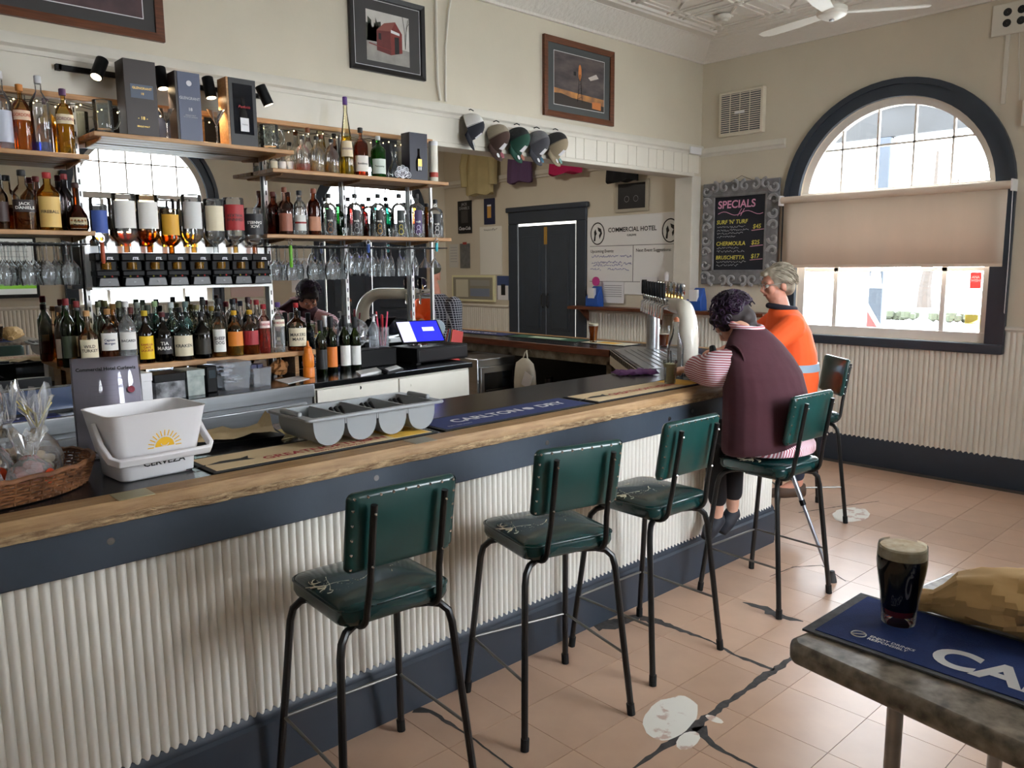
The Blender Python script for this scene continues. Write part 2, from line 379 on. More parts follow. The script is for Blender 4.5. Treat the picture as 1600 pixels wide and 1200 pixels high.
cornice('cornice_back', (XL, YB, 0), (XW, YB, 0), (0, -1, 0)); cornice('cornice_right', (XW, CH1.y, 0), (XW, YB, 0), (-1, 0, 0))
# arched window in the right-hand wall
def arched_window(k, P, c, zb, zs, blind=None, mull=4, low=3):
    fr = arch_band(P, c, WR-.005, WR+.125, zs, zb-.02, -.01, .028).build('window_%d' % k, M_navy, angle=50); struct(fr)
    b2 = arch_band(P, c, WR+.085, WR+.13, zs, zb-.02, .0, .045); b2.build('architrave_bead', M_navy, fr, angle=50)
    bx = lambda s0, s1, z0, z1, d0, d1: G().add([P(a, b, d) for d in (d0, d1) for (a, b) in ((s0, z0), (s1, z0), (s1, z1), (s0, z1))], [(0, 1, 2, 3), (7, 6, 5, 4), (0, 4, 5, 1), (1, 5, 6, 2), (2, 6, 7, 3), (3, 7, 4, 0)])
    bx(c-WR-.13, c+WR+.13, zb-.075, zb, -.01, .06).build('sill', M_navy, fr, bevel=.008)
    Mw = mat('white_sash_paint', (225, 219, 212), .45, var=.03)
    arch_band(P, c, WR-.062, WR, zs, zb, -.10, -.04).build('sash_frame', Mw, fr, angle=50)
    bx(c-WR, c+WR, zb, zb+.075, -.10, -.035).build('bottom_rail', Mw, fr, bevel=.004)
    bx(c-WR, c+WR, zs+.005, zs+.075, -.10, -.03).build('transom', Mw, fr, bevel=.004)
    for i in range(mull):
        s = c-WR+2*WR*(i+1)/(mull+1)*1.0; s = c+(s-c)*.93
        top = zs+sqrt(max(0, (WR-.05)**2-(s-c)**2))
        bx(s-.008, s+.008, zs+.06, top, -.085, -.055).build('glazing_bar', Mw, fr)
    hw = sqrt((WR-.05)**2-.42**2); bx(c-hw, c+hw, zs+.412, zs+.428, -.085, -.055).build('glazing_bar', Mw, fr)
    for s in ((-.437, .437) if low == 3 else (0,)): bx(c+s-.018, c+s+.018, zb+.05, zs+.02, -.09, -.05).build('glazing_bar', Mw, fr)
    bx(c-WR+.05, c+WR-.05, zb+.545, zb+.575, -.09, -.05).build('glazing_bar', Mw, fr)
    A = arch_pts(c, WR-.03, zs); g = G(); loop = [(c+WR-.03, zb+.02)]+A+[(c-WR+.03, zb+.02)]
    g.add([P(a, b, -.07) for a, b in loop], [tuple(range(len(loop)))]); g.build('pane', M_pane, fr, smooth=False)
    return fr
w1 = arched_window(1, PW, WC, WZB, WZS)
portal((XW+.14, WC, 1.9), (0, -pi/2, 0), 2.0, 1.55).rotation_euler = (0, pi/2, 0)
PN = lambda s, z, k=0.0: V((s, YN+k, z))
for k, c in ((2, N1), (3, N2)):
    arched_window(k, PN, c, WZB, NZS); portal((c, YN-.16, 2.1), (pi/2, 0, 0), 1.55, 2.1).rotation_euler = (-pi/2, 0, 0)
# roller blind on the right-hand window
bl = thing('roller_blind', 'pinkish beige roller blind pulled halfway down over the arched window', 'blind', (XW-.085, WC, 1.68))
M_blind = mat('blind_fabric', (222, 206, 188), .75, var=.03, vscale=2, stretch=(1, 3, .6))
g = G(); n = 24; vs = []
for i in range(n+1):
    yy = -.875+1.75*i/n; w = .003*sin(i*1.9)+.002*sin(i*.7)
    vs += [(w*.3, yy, 0), (w, yy, .28), (w*.4, yy, .56)]
g.add(vs, [(3*i+j, 3*i+3+j, 3*i+4+j, 3*i+1+j) for i in range(n) for j in (0, 1)]); nt = M_blind.node_tree; b_ = nt.nodes['Principled BSDF']; tl = nt.nodes.new('ShaderNodeBsdfTranslucent'); tl.inputs[0].default_value = rgb(228, 208, 190); mx_ = nt.nodes.new('ShaderNodeMixShader'); mx_.inputs[0].default_value = .10; nt.links.new(b_.outputs[0], mx_.inputs[1]); nt.links.new(tl.outputs[0], mx_.inputs[2]); nt.links.new(mx_.outputs[0], nt.nodes['Material Output'].inputs[0])
bf = g.build('blind_fabric', M_blind, bl)
bf.modifiers.new('s', 'SOLIDIFY').thickness = .0015
G().cyl((0.0, -.90, .575), (0.0, .905, .575), .03, 20).build('roller_tube', M_blind, bl)
G().box(-.006, .006, -.875, .875, -.012, .012).build('bottom_bar', M_blind, bl, bevel=.003)
for s in (-1, 1): G().box(-.03, .085, s*.905-.008, s*.905+.008, .53, .615).build('bracket', M_white, bl, bevel=.003)
G().tube([(.02, -.90, .56), (.03, -.905, .1), (.03, -.905, -.35), (.045, -.905, -.36), (.045, -.903, .56)], .0025, 6).build('bead_chain', M_white, bl)
added_blind = tag(G().box(N2-.86, N2+.86, YN+.05, YN+.053, 1.05, NZS+.05).cyl((N2-.88, YN+.05, NZS+.07), (N2+.88, YN+.05, NZS+.07), .03, 14).build('roller_blind', M_blind), 'added unseen beige blind cutting daylight from the second street window', 'blind')  # added out of view so only the arch of this window lets light in
# stickers on the window
red = tag(G().box(XW+.062, XW+.065, 2.075, 2.155, 1.50, 1.625).build('sticker', glass('red_sticker', (214, 84, 80), .3, .2, body=.4), smooth=False), 'small red rectangular sticker stuck on the window pane', 'sticker')
text('ANA\nWISH', .026, M_white, red, frameT((XW+.0615, 2.115, 1.575), (0, -1, 0), (0, 0, 1)), .001)
yel = tag(G().box(XW+.062, XW+.065, 2.0, 2.17, 1.19, 1.30).build('window_notice', glass('yellow_notice', (236, 226, 170), .3, .2, body=.3), smooth=False), 'yellow printed notice stuck low on the window pane', 'notice')
text('- - - -\n- - - - - -\n- - - - -', .02, mat('notice_ink', (120, 110, 60), .6), yel, frameT((XW+.0615, 2.085, 1.245), (0, -1, 0), (0, 0, 1)))
# double navy door in the chamfered corner with a fanlight (seen in the mirror)
PC = lambda s, z, k=0.0: CH0+cd*s+V((-cd.y, cd.x, 0))*k+V((0, 0, z))
dfr = struct(arch_band(PC, DC, .615, .74, 2.30, 0, -.01, .03).build('door_1', M_navy, angle=50))
for s in (-1, 1):
    a, b = (DC-.61, DC-.004) if s < 0 else (DC+.004, DC+.61)
    g = G(); q = [PC(x_, z_, d_) for d_ in (-.10, -.055) for (x_, z_) in ((a, .01), (b, .01), (b, 2.10), (a, 2.10))]
    lf = g.add(q, [(0, 1, 2, 3), (7, 6, 5, 4), (0, 4, 5, 1), (1, 5, 6, 2), (2, 6, 7, 3), (3, 7, 4, 0)]).build('door_leaf', M_navy, dfr, bevel=.004)
    for (z0, z1) in ((.2, .95), (1.1, 1.95)):
        q = [PC(x_, z_, d_) for d_ in (-.055, -.04) for (x_, z_) in ((a+.1, z0), (b-.1, z0), (b-.1, z1), (a+.1, z1))]
        G().add(q, [(7, 6, 5, 4), (0, 4, 5, 1), (1, 5, 6, 2), (2, 6, 7, 3), (3, 7, 4, 0)]).build('door_panel', M_navy, lf, bevel=.006)
q = [PC(x_, z_, d_) for d_ in (-.12, -.03) for (x_, z_) in ((DC-.62, 2.10), (DC+.62, 2.10), (DC+.62, 2.2), (DC-.62, 2.2))]
G().add(q, [(0, 1, 2, 3), (7, 6, 5, 4), (0, 4, 5, 1), (1, 5, 6, 2), (2, 6, 7, 3), (3, 7, 4, 0)]).build('transom', M_navy, dfr)
A = arch_pts(DC, .60, 2.30); loop = [(DC+.6, 2.19)]+A+[(DC-.6, 2.19)]
G().add([PC(a, b, -.08) for a, b in loop], [tuple(range(len(loop)))]).build('pane', M_pane, dfr, smooth=False)
for s in (-.2, .2): G().tube([PC(DC+s, 2.2, -.07), PC(DC+s, 2.86, -.07)], .011, 6).build('glazing_bar', M_white, dfr)
po = portal(PC(DC, 2.55, -.16), (0, 0, 0), 1.2, .75); po.rotation_mode = 'QUATERNION'; po.rotation_quaternion = V((-cd.y, cd.x, 0)).to_track_quat('-Z', 'Y')
# notices and a clock around the near wall, seen only in the bar mirror
def near_rect(name, P, s0, s1, z0, z1, m, label, cat, d=.02):
    q = [P(x_, z_, d_) for d_ in (.002, d) for (x_, z_) in ((s0, z0), (s1, z0), (s1, z1), (s0, z1))]
    o = G().add(q, [(0, 1, 2, 3), (7, 6, 5, 4), (0, 4, 5, 1), (1, 5, 6, 2), (2, 6, 7, 3), (3, 7, 4, 0)]).build(name, m, smooth=False)
    return tag(o, label, cat)
sb = near_rect('score_screen', PN, 1.35, 2.28, 1.32, 1.98, M_dark, 'wall screen with pale table and green stripe reflected in the bar mirror', 'screen', .05)
near = lambda s0, s1, z0, z1, m, n, par, d: G().add([PN(x_, z_, d) for (x_, z_) in ((s0, z0), (s1, z0), (s1, z1), (s0, z1))], [(0, 1, 2, 3)]).build(n, m, par, smooth=False)
near(1.38, 2.25, 1.36, 1.95, mat('screen_pale', (205, 208, 205), .3, emit=.25), 'screen_picture', sb, .052)
near(1.38, 2.25, 1.42, 1.47, mat('screen_green', (120, 180, 50), .3, emit=.3), 'green_band', sb, .054)
for i in range(7): near(1.42, 2.2, 1.54+i*.055, 1.543+i*.055, M_dark, 'table_rule', sb, .054)
ck = thing('wall_clock', 'round wooden wall clock above the doorway wall, reflected in the mirror', 'clock', PC(.22, 2.36, .0))
Tc = frameT((0, 0, 0), cd, (0, 0, 1))
G().lathe([(.001, 0), (.13, 0), (.145, .012), (.145, .03), (.115, .035), (.112, .02)], 28, T=Tc).build('case', mat('clock_wood', (96, 60, 34), .4), ck)
G().lathe([(.0005, .021), (.112, .021)], 28, T=Tc, caps=False).build('dial', M_white, ck)
G().add([(-.004, 0, .024), (.004, 0, .024), (.003, .08, .024), (-.003, .08, .024)], [(0, 1, 2, 3)], 0, Tc).add([(0, -.004, .024), (0, .004, .024), (.06, .02, .024)], [(0, 1, 2)], 0, Tc).build('hands', M_dark, ck)
for i in range(12): a = i*pi/6; G().cbox((.095*sin(a), .095*cos(a), .023), (.008, .014, .002), T=Tc).build('hour_mark', M_dark, ck)
near_rect('pinboard', PC, .30, .62, 1.30, 1.75, M_white, 'white notice sheet on the corner wall, reflected in the mirror', 'notice', .012)
near_rect('menu_sheet', PC, .36, .58, 1.98, 2.24, mat('grey_sheet', (120, 122, 126), .6), 'grey framed sheet beside the corner doorway, reflected in the mirror', 'notice', .015)
near_rect('pink_poster', PN, 4.46, 4.9, 1.25, 1.9, mat('pink_poster', (216, 190, 186), .6), 'pale pink poster by the street window, reflected in the mirror', 'poster', .012)
# double doors in the far room
d2 = struct(G().box(XW-.03, XW, 6.03, 6.18, 0, 2.2).box(XW-.03, XW, 7.13, 7.29, 0, 2.2).box(XW-.03, XW, 6.03, 7.29, 2.2, 2.37).build('door_2', M_navy, bevel=.008))
G().box(XW-.05, XW, 6.0, 7.32, 2.34, 2.40).build('door_head', M_navy, d2, bevel=.012)
M_gap = mat('daylight_gap', (255, 252, 240), .5, emit=2.2)
G().box(XW-.006, XW, 6.18, 7.13, 0, 2.2).build('daylight_gap', M_gap, d2, smooth=False)
M_door2 = mat('door_navy', (44, 54, 66), .35, var=.08)
for a, b in ((6.195, 6.648), (6.656, 7.113)):
    lf = G().box(XW-.028, XW-.008, a, b, .01, 2.172).build('door_leaf', M_door2, d2, bevel=.004)
    for z0, z1 in ((.15, .82), (.95, 2.05)):
        G().box(XW-.034, XW-.027, a+.07, b-.07, z0, z1).build('door_panel', M_door2, lf, bevel=.006)
        G().box(XW-.038, XW-.033, a+.10, b-.10, z0+.03, z1-.03).build('panel_field', M_door2, lf, bevel=.004)
    s = a if a > 6.4 else b
    G().box(XW-.034, XW-.027, s-.02 if a < 6.4 else s, s if a < 6.4 else s+.02, 1.95, 2.15).build('brass_bolt', mat('brass', (190, 150, 80), .3, 1.0), lf)
    yy = (b-.035) if a < 6.4 else (a+.035)
    G().tube([(XW-.034, yy, 1.22), (XW-.06, yy, 1.24), (XW-.06, yy, 1.36), (XW-.034, yy, 1.38)], .008, 8).build('handle', M_dark, lf)
# navy door frame glimpsed at the end of the far room
d3 = struct(G().box(5.55, 5.70, YFAR-.03, YFAR, 0, 2.2).box(6.35, 6.50, YFAR-.03, YFAR, 0, 2.2).box(5.55, 6.5, YFAR-.03, YFAR, 2.2, 2.35).build('door_3', M_navy, bevel=.008))
G().box(5.70, 6.35, YFAR-.02, YFAR, .01, 2.2).build('door_leaf', M_door2, d3)
# outdoors: pavement, verandah post and beam, low wall, tree, hedges
M_pave = mat('pavement', (200, 198, 192), .8, var=.06)
struct(G().box(-30, 60, -40, 40, -.25, -.2).build('ground_outside', M_pave, smooth=False))
vp = thing('verandah_post', 'blue painted verandah post with red and white artwork outside the window', 'post', (9.5, 3.95, -.2))
G().box(-.08, .08, -.08, .08, 0, 3.295).build('shaft', mat('post_blue', (26, 36, 48), .6, var=.1), vp, bevel=.01)
G().add([(-.082, -.08, .95), (-.082, .08, 1.0), (-.082, .08, 1.45), (-.082, -.08, 1.2)], [(0, 1, 2, 3)]).build('red_artwork', mat('post_red', (70, 20, 20), .6), vp, smooth=False)
G().add([(-.083, -.08, 1.2), (-.083, .08, 1.45), (-.083, .08, 1.36), (-.083, -.08, 1.12)], [(0, 1, 2, 3)]).build('white_artwork', M_white, vp, smooth=False)
G().add([(-.083, -.08, 1.62), (-.083, .08, 1.62), (-.083, .04, 1.9), (-.083, -.03, 1.9)], [(0, 1, 2, 3)]).build('white_artwork', M_white, vp, smooth=False)
vb = thing('verandah_beam', 'dark verandah fascia beam hanging outside above the window', 'beam', (9.5, 3.5, 3.1))
G().box(-.06, .06, -3.5, 3.5, 0, .34).build('fascia', mat('beam_grey', (17, 19, 22), .7, var=.5, vscale=2), vb)
G().box(-.10, .1, -3.5, 3.5, .34, .40).build('gutter', mat('beam_grey', (17, 19, 22), .7), vb)
hw_ = thing('brick_wall_outside', 'pale red brick building wall far across the street', 'wall', (95, 46, -.2))
Mb = mat('brick_red', (72, 42, 34), .8, var=.3, vscale=3)
G().box(-.2, .2, -6.0, 12, 0, 6).build('brickwork', Mb, hw_); G().box(-.35, .35, -6.0, 12, 6, 6.4).build('coping', M_pave, hw_)
tr = thing('street_tree', 'bare pale tree leaning on the verge outside the window', 'tree', (36.5, 13.2, -.2), 0)
Mt = mat('bark', (44, 37, 31), .9, var=.2, vscale=8)
G().tube([(0, 0, 0), (0, .02, .8), (0, -.06, 1.5), (0, -.1, 2.4), (0, -.15, 6.5)], [.32, .26, .22, .16, .06], 8).build('trunk', Mt, tr)
for i, (a, L) in enumerate(((.9, 1.0), (-.8, .9), (.5, 1.1), (-.4, 1.2))): G().tube([(0, -.06-.02*i, 1.5+.2*i), (.1, -.06+L*sin(a)*1.2, 2.6+.25*i), (.1, -.06+L*sin(a)*2, 4.4+.3*i)], [.10, .07, .03], 6).build('branch', Mt, tr)
Mh = mat('hedge_green', (40, 44, 28), .9, var=.3, vscale=20)
for i, (yy, L) in enumerate(((11.0, 1.2), (9.2, 1.2), (7.5, 1.0))):
    g = G(); rnd = random.Random(i)
    for k in range(26): g.sphere((rnd.uniform(-.2, .2), (k/25-.5)*L, .1+rnd.uniform(0, .12)), rnd.uniform(.10, .19), 6)
    o = g.build('hedge_clump', Mh); o.location = (28, yy, -.2)
    tag(o, 'low clipped hedge clump on the verge outside the window', 'hedge', 'hedge clumps on the verge')
# ------------------------------------------------------------------ the bar counter
BT = 1.055
M_lam = mat('black_laminate', (26, 26, 29), 0.22, var=.15, vscale=5, spec=.5)
M_lip = mat('worn_timber', (182, 148, 104), 0.5, col2=(142, 106, 68), vscale=5, stretch=(1.2, 14, 14), bump=.25, bscale=40)
M_lipw = mat('chewed_timber_edge', (206, 178, 136), 0.65, col2=(112, 80, 50), vscale=11, stretch=(1.6, 8, 9), bump=.9, bscale=22, detail=7)
bar = thing('bar_counter', 'long pub bar with corrugated white front, slate apron and worn timber edge', 'bar counter', (0, 0, 0))
X0 = -2.6; A, B, D = (4.40, 2.36), (5.45, 3.41), (5.45, 7.0); a2, b2, d2_ = (3.97, 3.11), (4.77, 4.0), (4.84, 7.0)
top = G().prism([(X0, 2.45), (4.36, 2.45), (5.36, 3.45), (5.36, 7.0), d2_, b2, a2, (X0, 3.11)], BT-.045, BT); top.build('bar_top', M_lam, bar, bevel=.003)
# timber lip: extruded with an uneven, chewed lower edge
def lip(p, q, n, nrm):
    p, q, nrm = V((p[0], p[1], 0)), V((q[0], q[1], 0)), V(nrm); g = G(); rings = []; rnd = random.Random(3)
    for i in range(n+1):
        c = p.lerp(q, i/n); j = rnd.uniform(-.005, .004); k = rnd.uniform(-.008, .006)
        rings.append([c+nrm*u+V((0, 0, z)) for u, z in ((.10, BT+.001), (.012, BT+.001), (.002+j*.4, BT-.012), (-.002+j, BT-.034), (.004+k, BT-.06), (.02, BT-.066), (.10, BT-.066))])
    g.loft(rings)
    for i in range(n):
        for k in (3, 4): g.m[i*7+k] = 1
    return g
lip((X0, 2.355), (4.40, 2.355), 300, (0, 1, 0)).build('timber_edge', [M_lip, M_lipw], bar, angle=40)
s2 = sqrt(.5); lip((4.40, 2.355), (5.455, 3.41), 40, (-s2, s2, 0)).build('timber_edge', [M_lip, M_lipw], bar, angle=40)
lip((5.455, 3.41), (5.455, 7.0), 60, (-1, 0, 0)).build('timber_edge', [M_lip, M_lipw], bar, angle=40)
ap = G().prism([(X0, 2.375), (4.40, 2.375), (5.43, 3.405), (5.43, 7.0), (5.40, 7.0), (5.40, 3.42), (4.388, 2.405), (X0, 2.405)], .865, BT-.06); ap.build('apron', M_blue, bar, bevel=.003)
M_corrb = mat('corrugated_white', (232, 229, 220), 0.35, var=.03, vscale=3)
corrugated((X0, 2.418, 0), (4.415, 2.418, 0), .2, .90, (0, -1, 0), .0285, .015, 10).build('corrugated_front', M_corrb, bar, angle=80)
corrugated((4.415, 2.418, 0), (5.42, 3.423, 0), .2, .90, (s2, -s2, 0), .0285, .0115, 8).build('corrugated_front', M_corrb, bar, angle=80)
bb = G()
for (p, q, nn) in (((X0, 2.43), (4.42, 2.43), (0, -1, 0)), ((4.42, 2.43), (5.43, 3.44), (s2, -s2, 0))):
    bb.loft([[V((c[0], c[1], 0))+V(nn)*u+V((0, 0, z)) for u, z in ((0, 0), (.045, 0), (.045, .195), (.034, .205), (.034, .215), (.022, .235), (0, .236))] for c in (p, q)])
bb.build('kickboard', M_navy, bar)
G().box(X0, 4.4, 2.43, 2.46, 0, 1.0).prism([(4.4, 2.44), (5.4, 3.44), (5.4, 7.0), (5.36, 7.0), (5.36, 3.46), (4.38, 2.47)], 0, 1.0).build('carcass', M_dark, bar)
for x_ in (.66, 1.55, 2.42, 3.3, 3.5): G().lathe([(.001, -.006), (.008, -.005), (.011, 0)], 10, T=Tm((x_, 2.374, .945+.012*sin(x_*9)), rx=pi/2)).build('dome_screw', M_steel, bar)
Mbr = mat('brushed_plate', (196, 188, 150), .35, .7)
p1 = onz(222, 782, BT); p2 = onz(674, 693, BT)
for p, m_ in ((p1, Mbr), (p2, mat('grey_plate', (150, 142, 124), .45, .5))): G().box(p.x-.05, p.x+.05, 2.36, 2.445, BT+.0005, BT+.003).build('name_plate', m_, bar, bevel=.001)
# inner side of the right-hand leg: red timber edge, flaking frame, dark shelf space
M_redt = mat('red_brown_timber', (112, 60, 36), .4, col2=(78, 40, 24), vscale=5, stretch=(10, 1.2, 10))
G().prism([(b2[0]-.012, b2[1]), (b2[0]+.004, b2[1]), (d2_[0]+.004, 7.0), (d2_[0]-.012, 7.0)], BT-.055, BT+.002).build('inner_timber_edge', M_redt, bar, bevel=.004)
M_flake = mat('flaking_cream_paint', (170, 160, 140), .7, col2=(96, 84, 70), vscale=12)
G().box(4.83, 4.86, 4.0, 6.3, BT-.13, BT-.055).build('under_rail', M_flake, bar)
for y_ in (4.06, 5.2, 6.25): G().box(4.83, 4.87, y_-.025, y_+.025, 0, BT-.1).build('under_post', M_flake, bar)
G().box(4.90, 5.33, 4.1, 6.2, .55, .575).build('under_shelf', mat('dark_red_shelf', (70, 30, 26), .6), bar)
G().prism([a2, b2, (b2[0]+.015, b2[1]-.01), (a2[0]+.015, a2[1]-.01)], BT-.11, BT-.0).build('cham_panel', mat('cream_panel', (196, 188, 170), .5), bar)
# drip tray of ribbed steel let into the corner
dt = G(); dt.prism([(4.02, 3.09), (4.46, 2.80), (5.2, 3.55), (5.1, 4.05), (4.80, 3.98)], BT+.0006, BT+.004)
dt.build('drip_tray', M_steel, bar)
for i in range(9):
    t = i/8; p = V((4.13, 3.10, BT+.006)).lerp(V((4.45, 2.88, BT+.006)), t); q = V((4.82, 3.9, BT+.006)).lerp(V((5.1, 3.6, BT+.006)), t)
    G().tube([p, q], .003, 5).build('tray_rib', M_steel, bar)
# ------------------------------------------------------------------ bar stools
M_vinyl = mat('green_vinyl', (12, 50, 50), .25, var=.25, vscale=7, bump=.08, bscale=14, coat=.3)
M_vinb = mat('green_vinyl_back', (16, 58, 55), .3, var=.2, vscale=5, bump=.06, bscale=12, coat=.2)
M_tube = mat('black_enamel_tube', (16, 16, 17), .35, var=.2, vscale=20)
M_rod = mat('worn_steel_rod', (120, 118, 114), .4, .8)
M_rub = mat('black_rubber', (12, 12, 12), .8)
M_split = mat('split_vinyl_lining', (196, 184, 160), .8)
def pad(w, d, h, rnd, crown, n=10):
    """upholstered pad: rounded box with a crowned top"""
    g = G(); rings = []
    def ringpts(s, z):
        pts = []; r = rnd
        for cx_, cy_, a0 in ((w/2-r, d/2-r, 0), (-w/2+r, d/2-r, pi/2), (-w/2+r, -d/2+r, pi), (w/2-r, -d/2+r, 3*pi/2)):
            for k in range(6):
                a = a0+pi/2*k/5; pts.append(((cx_+r*cos(a))*s, (cy_+r*sin(a))*s, z))
        return pts
    for s, z in ((.90, 0), (.97, .006), (1.0, .02), (1.0, h-.02), (.985, h-.008), (.95, h), (.75, h+crown*.6), (.4, h+crown*.95), (.05, h+crown)): rings.append(ringpts(s, z))
    return g.loft(rings)
def make_stool():
    t = thing('bar_stool', '', 'bar stool')
    SZ = .665; w = .40
    st = pad(.38, .375, .062, .05, .016).build('seat', M_vinyl, t, angle=60); st.location = (0, 0, SZ)
    pg_ = [(x_, y_, .052) for (x_, y_) in [((.19-.05)*cx_+.05*cos(a)*1.012, (.1875-.05)*cy_+.05*sin(a)*1.012) for cx_, cy_, a0 in ((1, 1, 0), (-1, 1, pi/2), (-1, -1, pi), (1, -1, 3*pi/2)) for a in [a0+pi/2*k/5 for k in range(6)]]]
    G().tube(pg_, .004, 6, closed=True).build('piping', M_vinyl, st)
    rd = random.Random(5)
    def split(p, a, L, dep=0):
        q = V(p); pts = [(q.x, q.y, .062+.016*(1-(q.x/.2)**2)*(1-(q.y/.2)**2)+.0012)]
        for k in range(5):
            a += rd.uniform(-.5, .5); q = q+V((cos(a), sin(a)))*L/5; pts.append((q.x, q.y, .0635+.013*max(0, 1-(q.x/.2)**2)*max(0, 1-(q.y/.2)**2)))
            if dep < 2 and rd.random() < .5: split(q, a+rd.choice((-1, 1))*rd.uniform(.6, 1.3), L*.5, dep+1)
        G().tube(pts, .0016 if dep else .0024, 4).build('split', M_split, st)
    split(V((-.08, -.02)), 2.4, .12); split(V((.05, .07)), .3, .11); split(V((-.02, .09)), 2.9, .1); split(V((.06, -.04)), 1.2, .12); split(V((-.12, .06)), 4.4, .1); split(V((0, 0)), 3.6, .12)
    bk = pad(.365, .245, .032, .022, .008).build('backrest', M_vinb, t, angle=60)
    bk.matrix_local = Tm((0, -.222, .955), rx=-pi/2+radians(9))
    # pad faces forward; studs run round the rear edge
    for k in range(9):
        for (x_, y_) in ((-.165+.33*k/8, -.110), ):
            G().lathe([(.001, -.004), (.004, -.003), (.005, .001)], 8, (x_, y_, .002)).build('stud', M_chrome, bk)
    for k in range(5):
        for s in (-1, 1): G().lathe([(.001, -.004), (.004, -.003), (.005, .001)], 8, (s*.168, -.075+.045*k, .002)).build('stud', M_chrome, bk)
    # rear uprights: tube from under the seat, round and up behind the back pad
    for s in (-1, 1):
        pts = [(s*.125, .05, SZ-.008), (s*.125, -.15, SZ-.008)]
        for k in range(1, 6):
            a = -pi/2+(pi/2)*k/5; pts.append((s*.125, -.15-.06*cos(a), SZ+.052+.06*sin(a)))
        pts += [(s*.118, -.222, .80), (s*.118, -.262, 1.045)]
        up = G().tube(pts, .0105, 10).build('back_upright', M_tube, t)
        for z_, y_ in ((.86, -.242), (1.02, -.270)): G().sphere((s*.118, y_, z_), .005, 8).build('bolt', M_chrome, up)
    for sx in (-1, 1):
        for sy in (-1, 1):
            tx, ty, fx, fy = sx*.165, sy*.14, sx*.235, sy*.232
            pts = [(sx*.05, sy*.10, SZ-.014), (sx*.13, sy*.135, SZ-.014), (sx*.165, sy*.152, SZ-.022), (sx*.186, sy*.165, SZ-.045), (sx*.195, sy*.172, SZ-.085), (fx, fy, .012)]
            lg = G().tube(pts, .0125, 10).build('leg', M_tube, t)
            G().cyl((fx*1.0, fy, 0.0), (fx-.004*sx, fy-.003*sy, .045), .0155, 10).build('rubber_foot', M_rub, lg)
    rz_ = lambda sx, sy: V((sx*(.195+.04*(SZ-.085-.24)/(SZ-.085)), sy*(.172+.06*(SZ-.085-.24)/(SZ-.085)), .24))
    for a, b in (((-1, -1), (-1, 1)), ((-1, 1), (1, 1)), ((1, 1), (1, -1))): G().cyl(rz_(*a), rz_(*b), .0055, 8).build('foot_rail', M_rod, t)
    return t
stool0 = make_stool()
SG = 'green vinyl bar stools'
stools = [((1.325, 2.09), radians(-4), 'green vinyl bar stool with cracked seat, farthest from the seated woman'),
          ((2.10, 2.065), radians(-14), 'empty green vinyl bar stool in the middle of the three empty stools'),
          ((2.745, 2.08), radians(-2), 'empty green vinyl bar stool next to the seated woman'),
          ((3.69, 2.035), radians(-3), 'green vinyl bar stool the woman in the maroon vest sits on'),
          ((5.08, 2.575), radians(48), 'green vinyl bar stool behind the man in orange, by the window wall')]
for i, (p, a, lb) in enumerate(stools):
    s = stool0 if i == 0 else clone(stool0)
    s.location = (p[0], p[1], .005); s.rotation_euler = (0, 0, a); s['label'] = lb; s['group'] = SG
# ------------------------------------------------------------------ back bar: mirror, shelves, counter
YM = 4.53
M_mir = mat('mirror_silver', (236, 238, 238), 0.0, 1.0)
M_shelf = mat('pine_shelf', (192, 148, 98), .42, col2=(160, 114, 68), vscale=5, stretch=(1.2, 14, 14))
M_std = mat('white_slotted_steel', (226, 226, 224), .35, .2)
mirror = thing('bar_mirror', 'large wall mirror behind the bottle shelves with slim timber top frame', 'mirror', (0, YM, 1.7))
mg = G().box(-2.6, 3.46, 0, .006, -.62, .835).build('mirror_glass', M_mir, mirror, smooth=False); mg.rotation_euler = (.008, 0, 0)
G().box(-2.6, 3.48, -.03, .02, .835, .862).build('top_frame', M_shelf, mirror, bevel=.003)
G().box(3.462, 3.478, -.012, .02, -.62, .835).build('side_strip', M_std, mirror)
M_fairy = mat('fairy_bulb', (255, 226, 160), .4, emit=6.0)
fl = thing('fairy_lights', 'string of tiny warm fairy lights under the mirror top frame', 'fairy lights', (0, YM-.035, 2.53))
pts = [(.6+2.9*i/60, 0, -.012-.012*abs(sin(i*.9))) for i in range(61)]
G().tube(pts, .0018, 4).build('wire', M_dark, fl)
for i in range(0, 61, 2): G().sphere((pts[i][0], -.004, pts[i][2]-.006), .0042, 6).build('bulb', M_fairy, fl)
def shelf(x0, x1, y0, z, lab, th=.022, br=()):
    """z is the top of the plank"""
    t = thing('shelf', lab, 'shelf', (x0, y0, z-th)); w = x1-x0; d = YM-.015-y0
    n = 3
    for k in range(n): G().box(0, w, d*k/n+.002, d*(k+1)/n-.002, 0, th).build('plank', M_shelf, t, bevel=.003)
    for b in br:
        G().prism([(0, 0), (d*.85, 0), (d*.8, -.010), (.06, -.022), (0, -.026)], -.004, .004, T=Matrix.Translation((b-x0, d, 0)) @ Matrix(((0, 0, 1, 0), (-1, 0, 0, 0), (0, 1, 0, 0), (0, 0, 0, 1)))).build('bracket', M_shelf, t)
    return t
YS = 4.265
shelf(.2, 1.235, YS, 2.245, 'timber shelf holding orange, clear and yellow spirit bottles', br=(.5, 1.2))
shelf(1.262, 2.31, YS, 2.36, 'timber shelf holding whisky gift boxes and cocktail glasses', br=(1.30, 2.22))
shelf(2.175, 3.425, YS, 2.255, 'timber shelf holding liqueur bottles, a decanter and gift tubes', br=(2.25, 2.77, 3.28))
shelf(.2, 1.235, YS, 1.887, 'timber shelf with dark liquor bottles over hanging wine glasses', br=(.5, 1.2))
shelf(2.12, 3.44, YS, 1.892, 'timber shelf with a row of clear bottles over hanging stemware', br=(2.25, 2.77, 3.28))
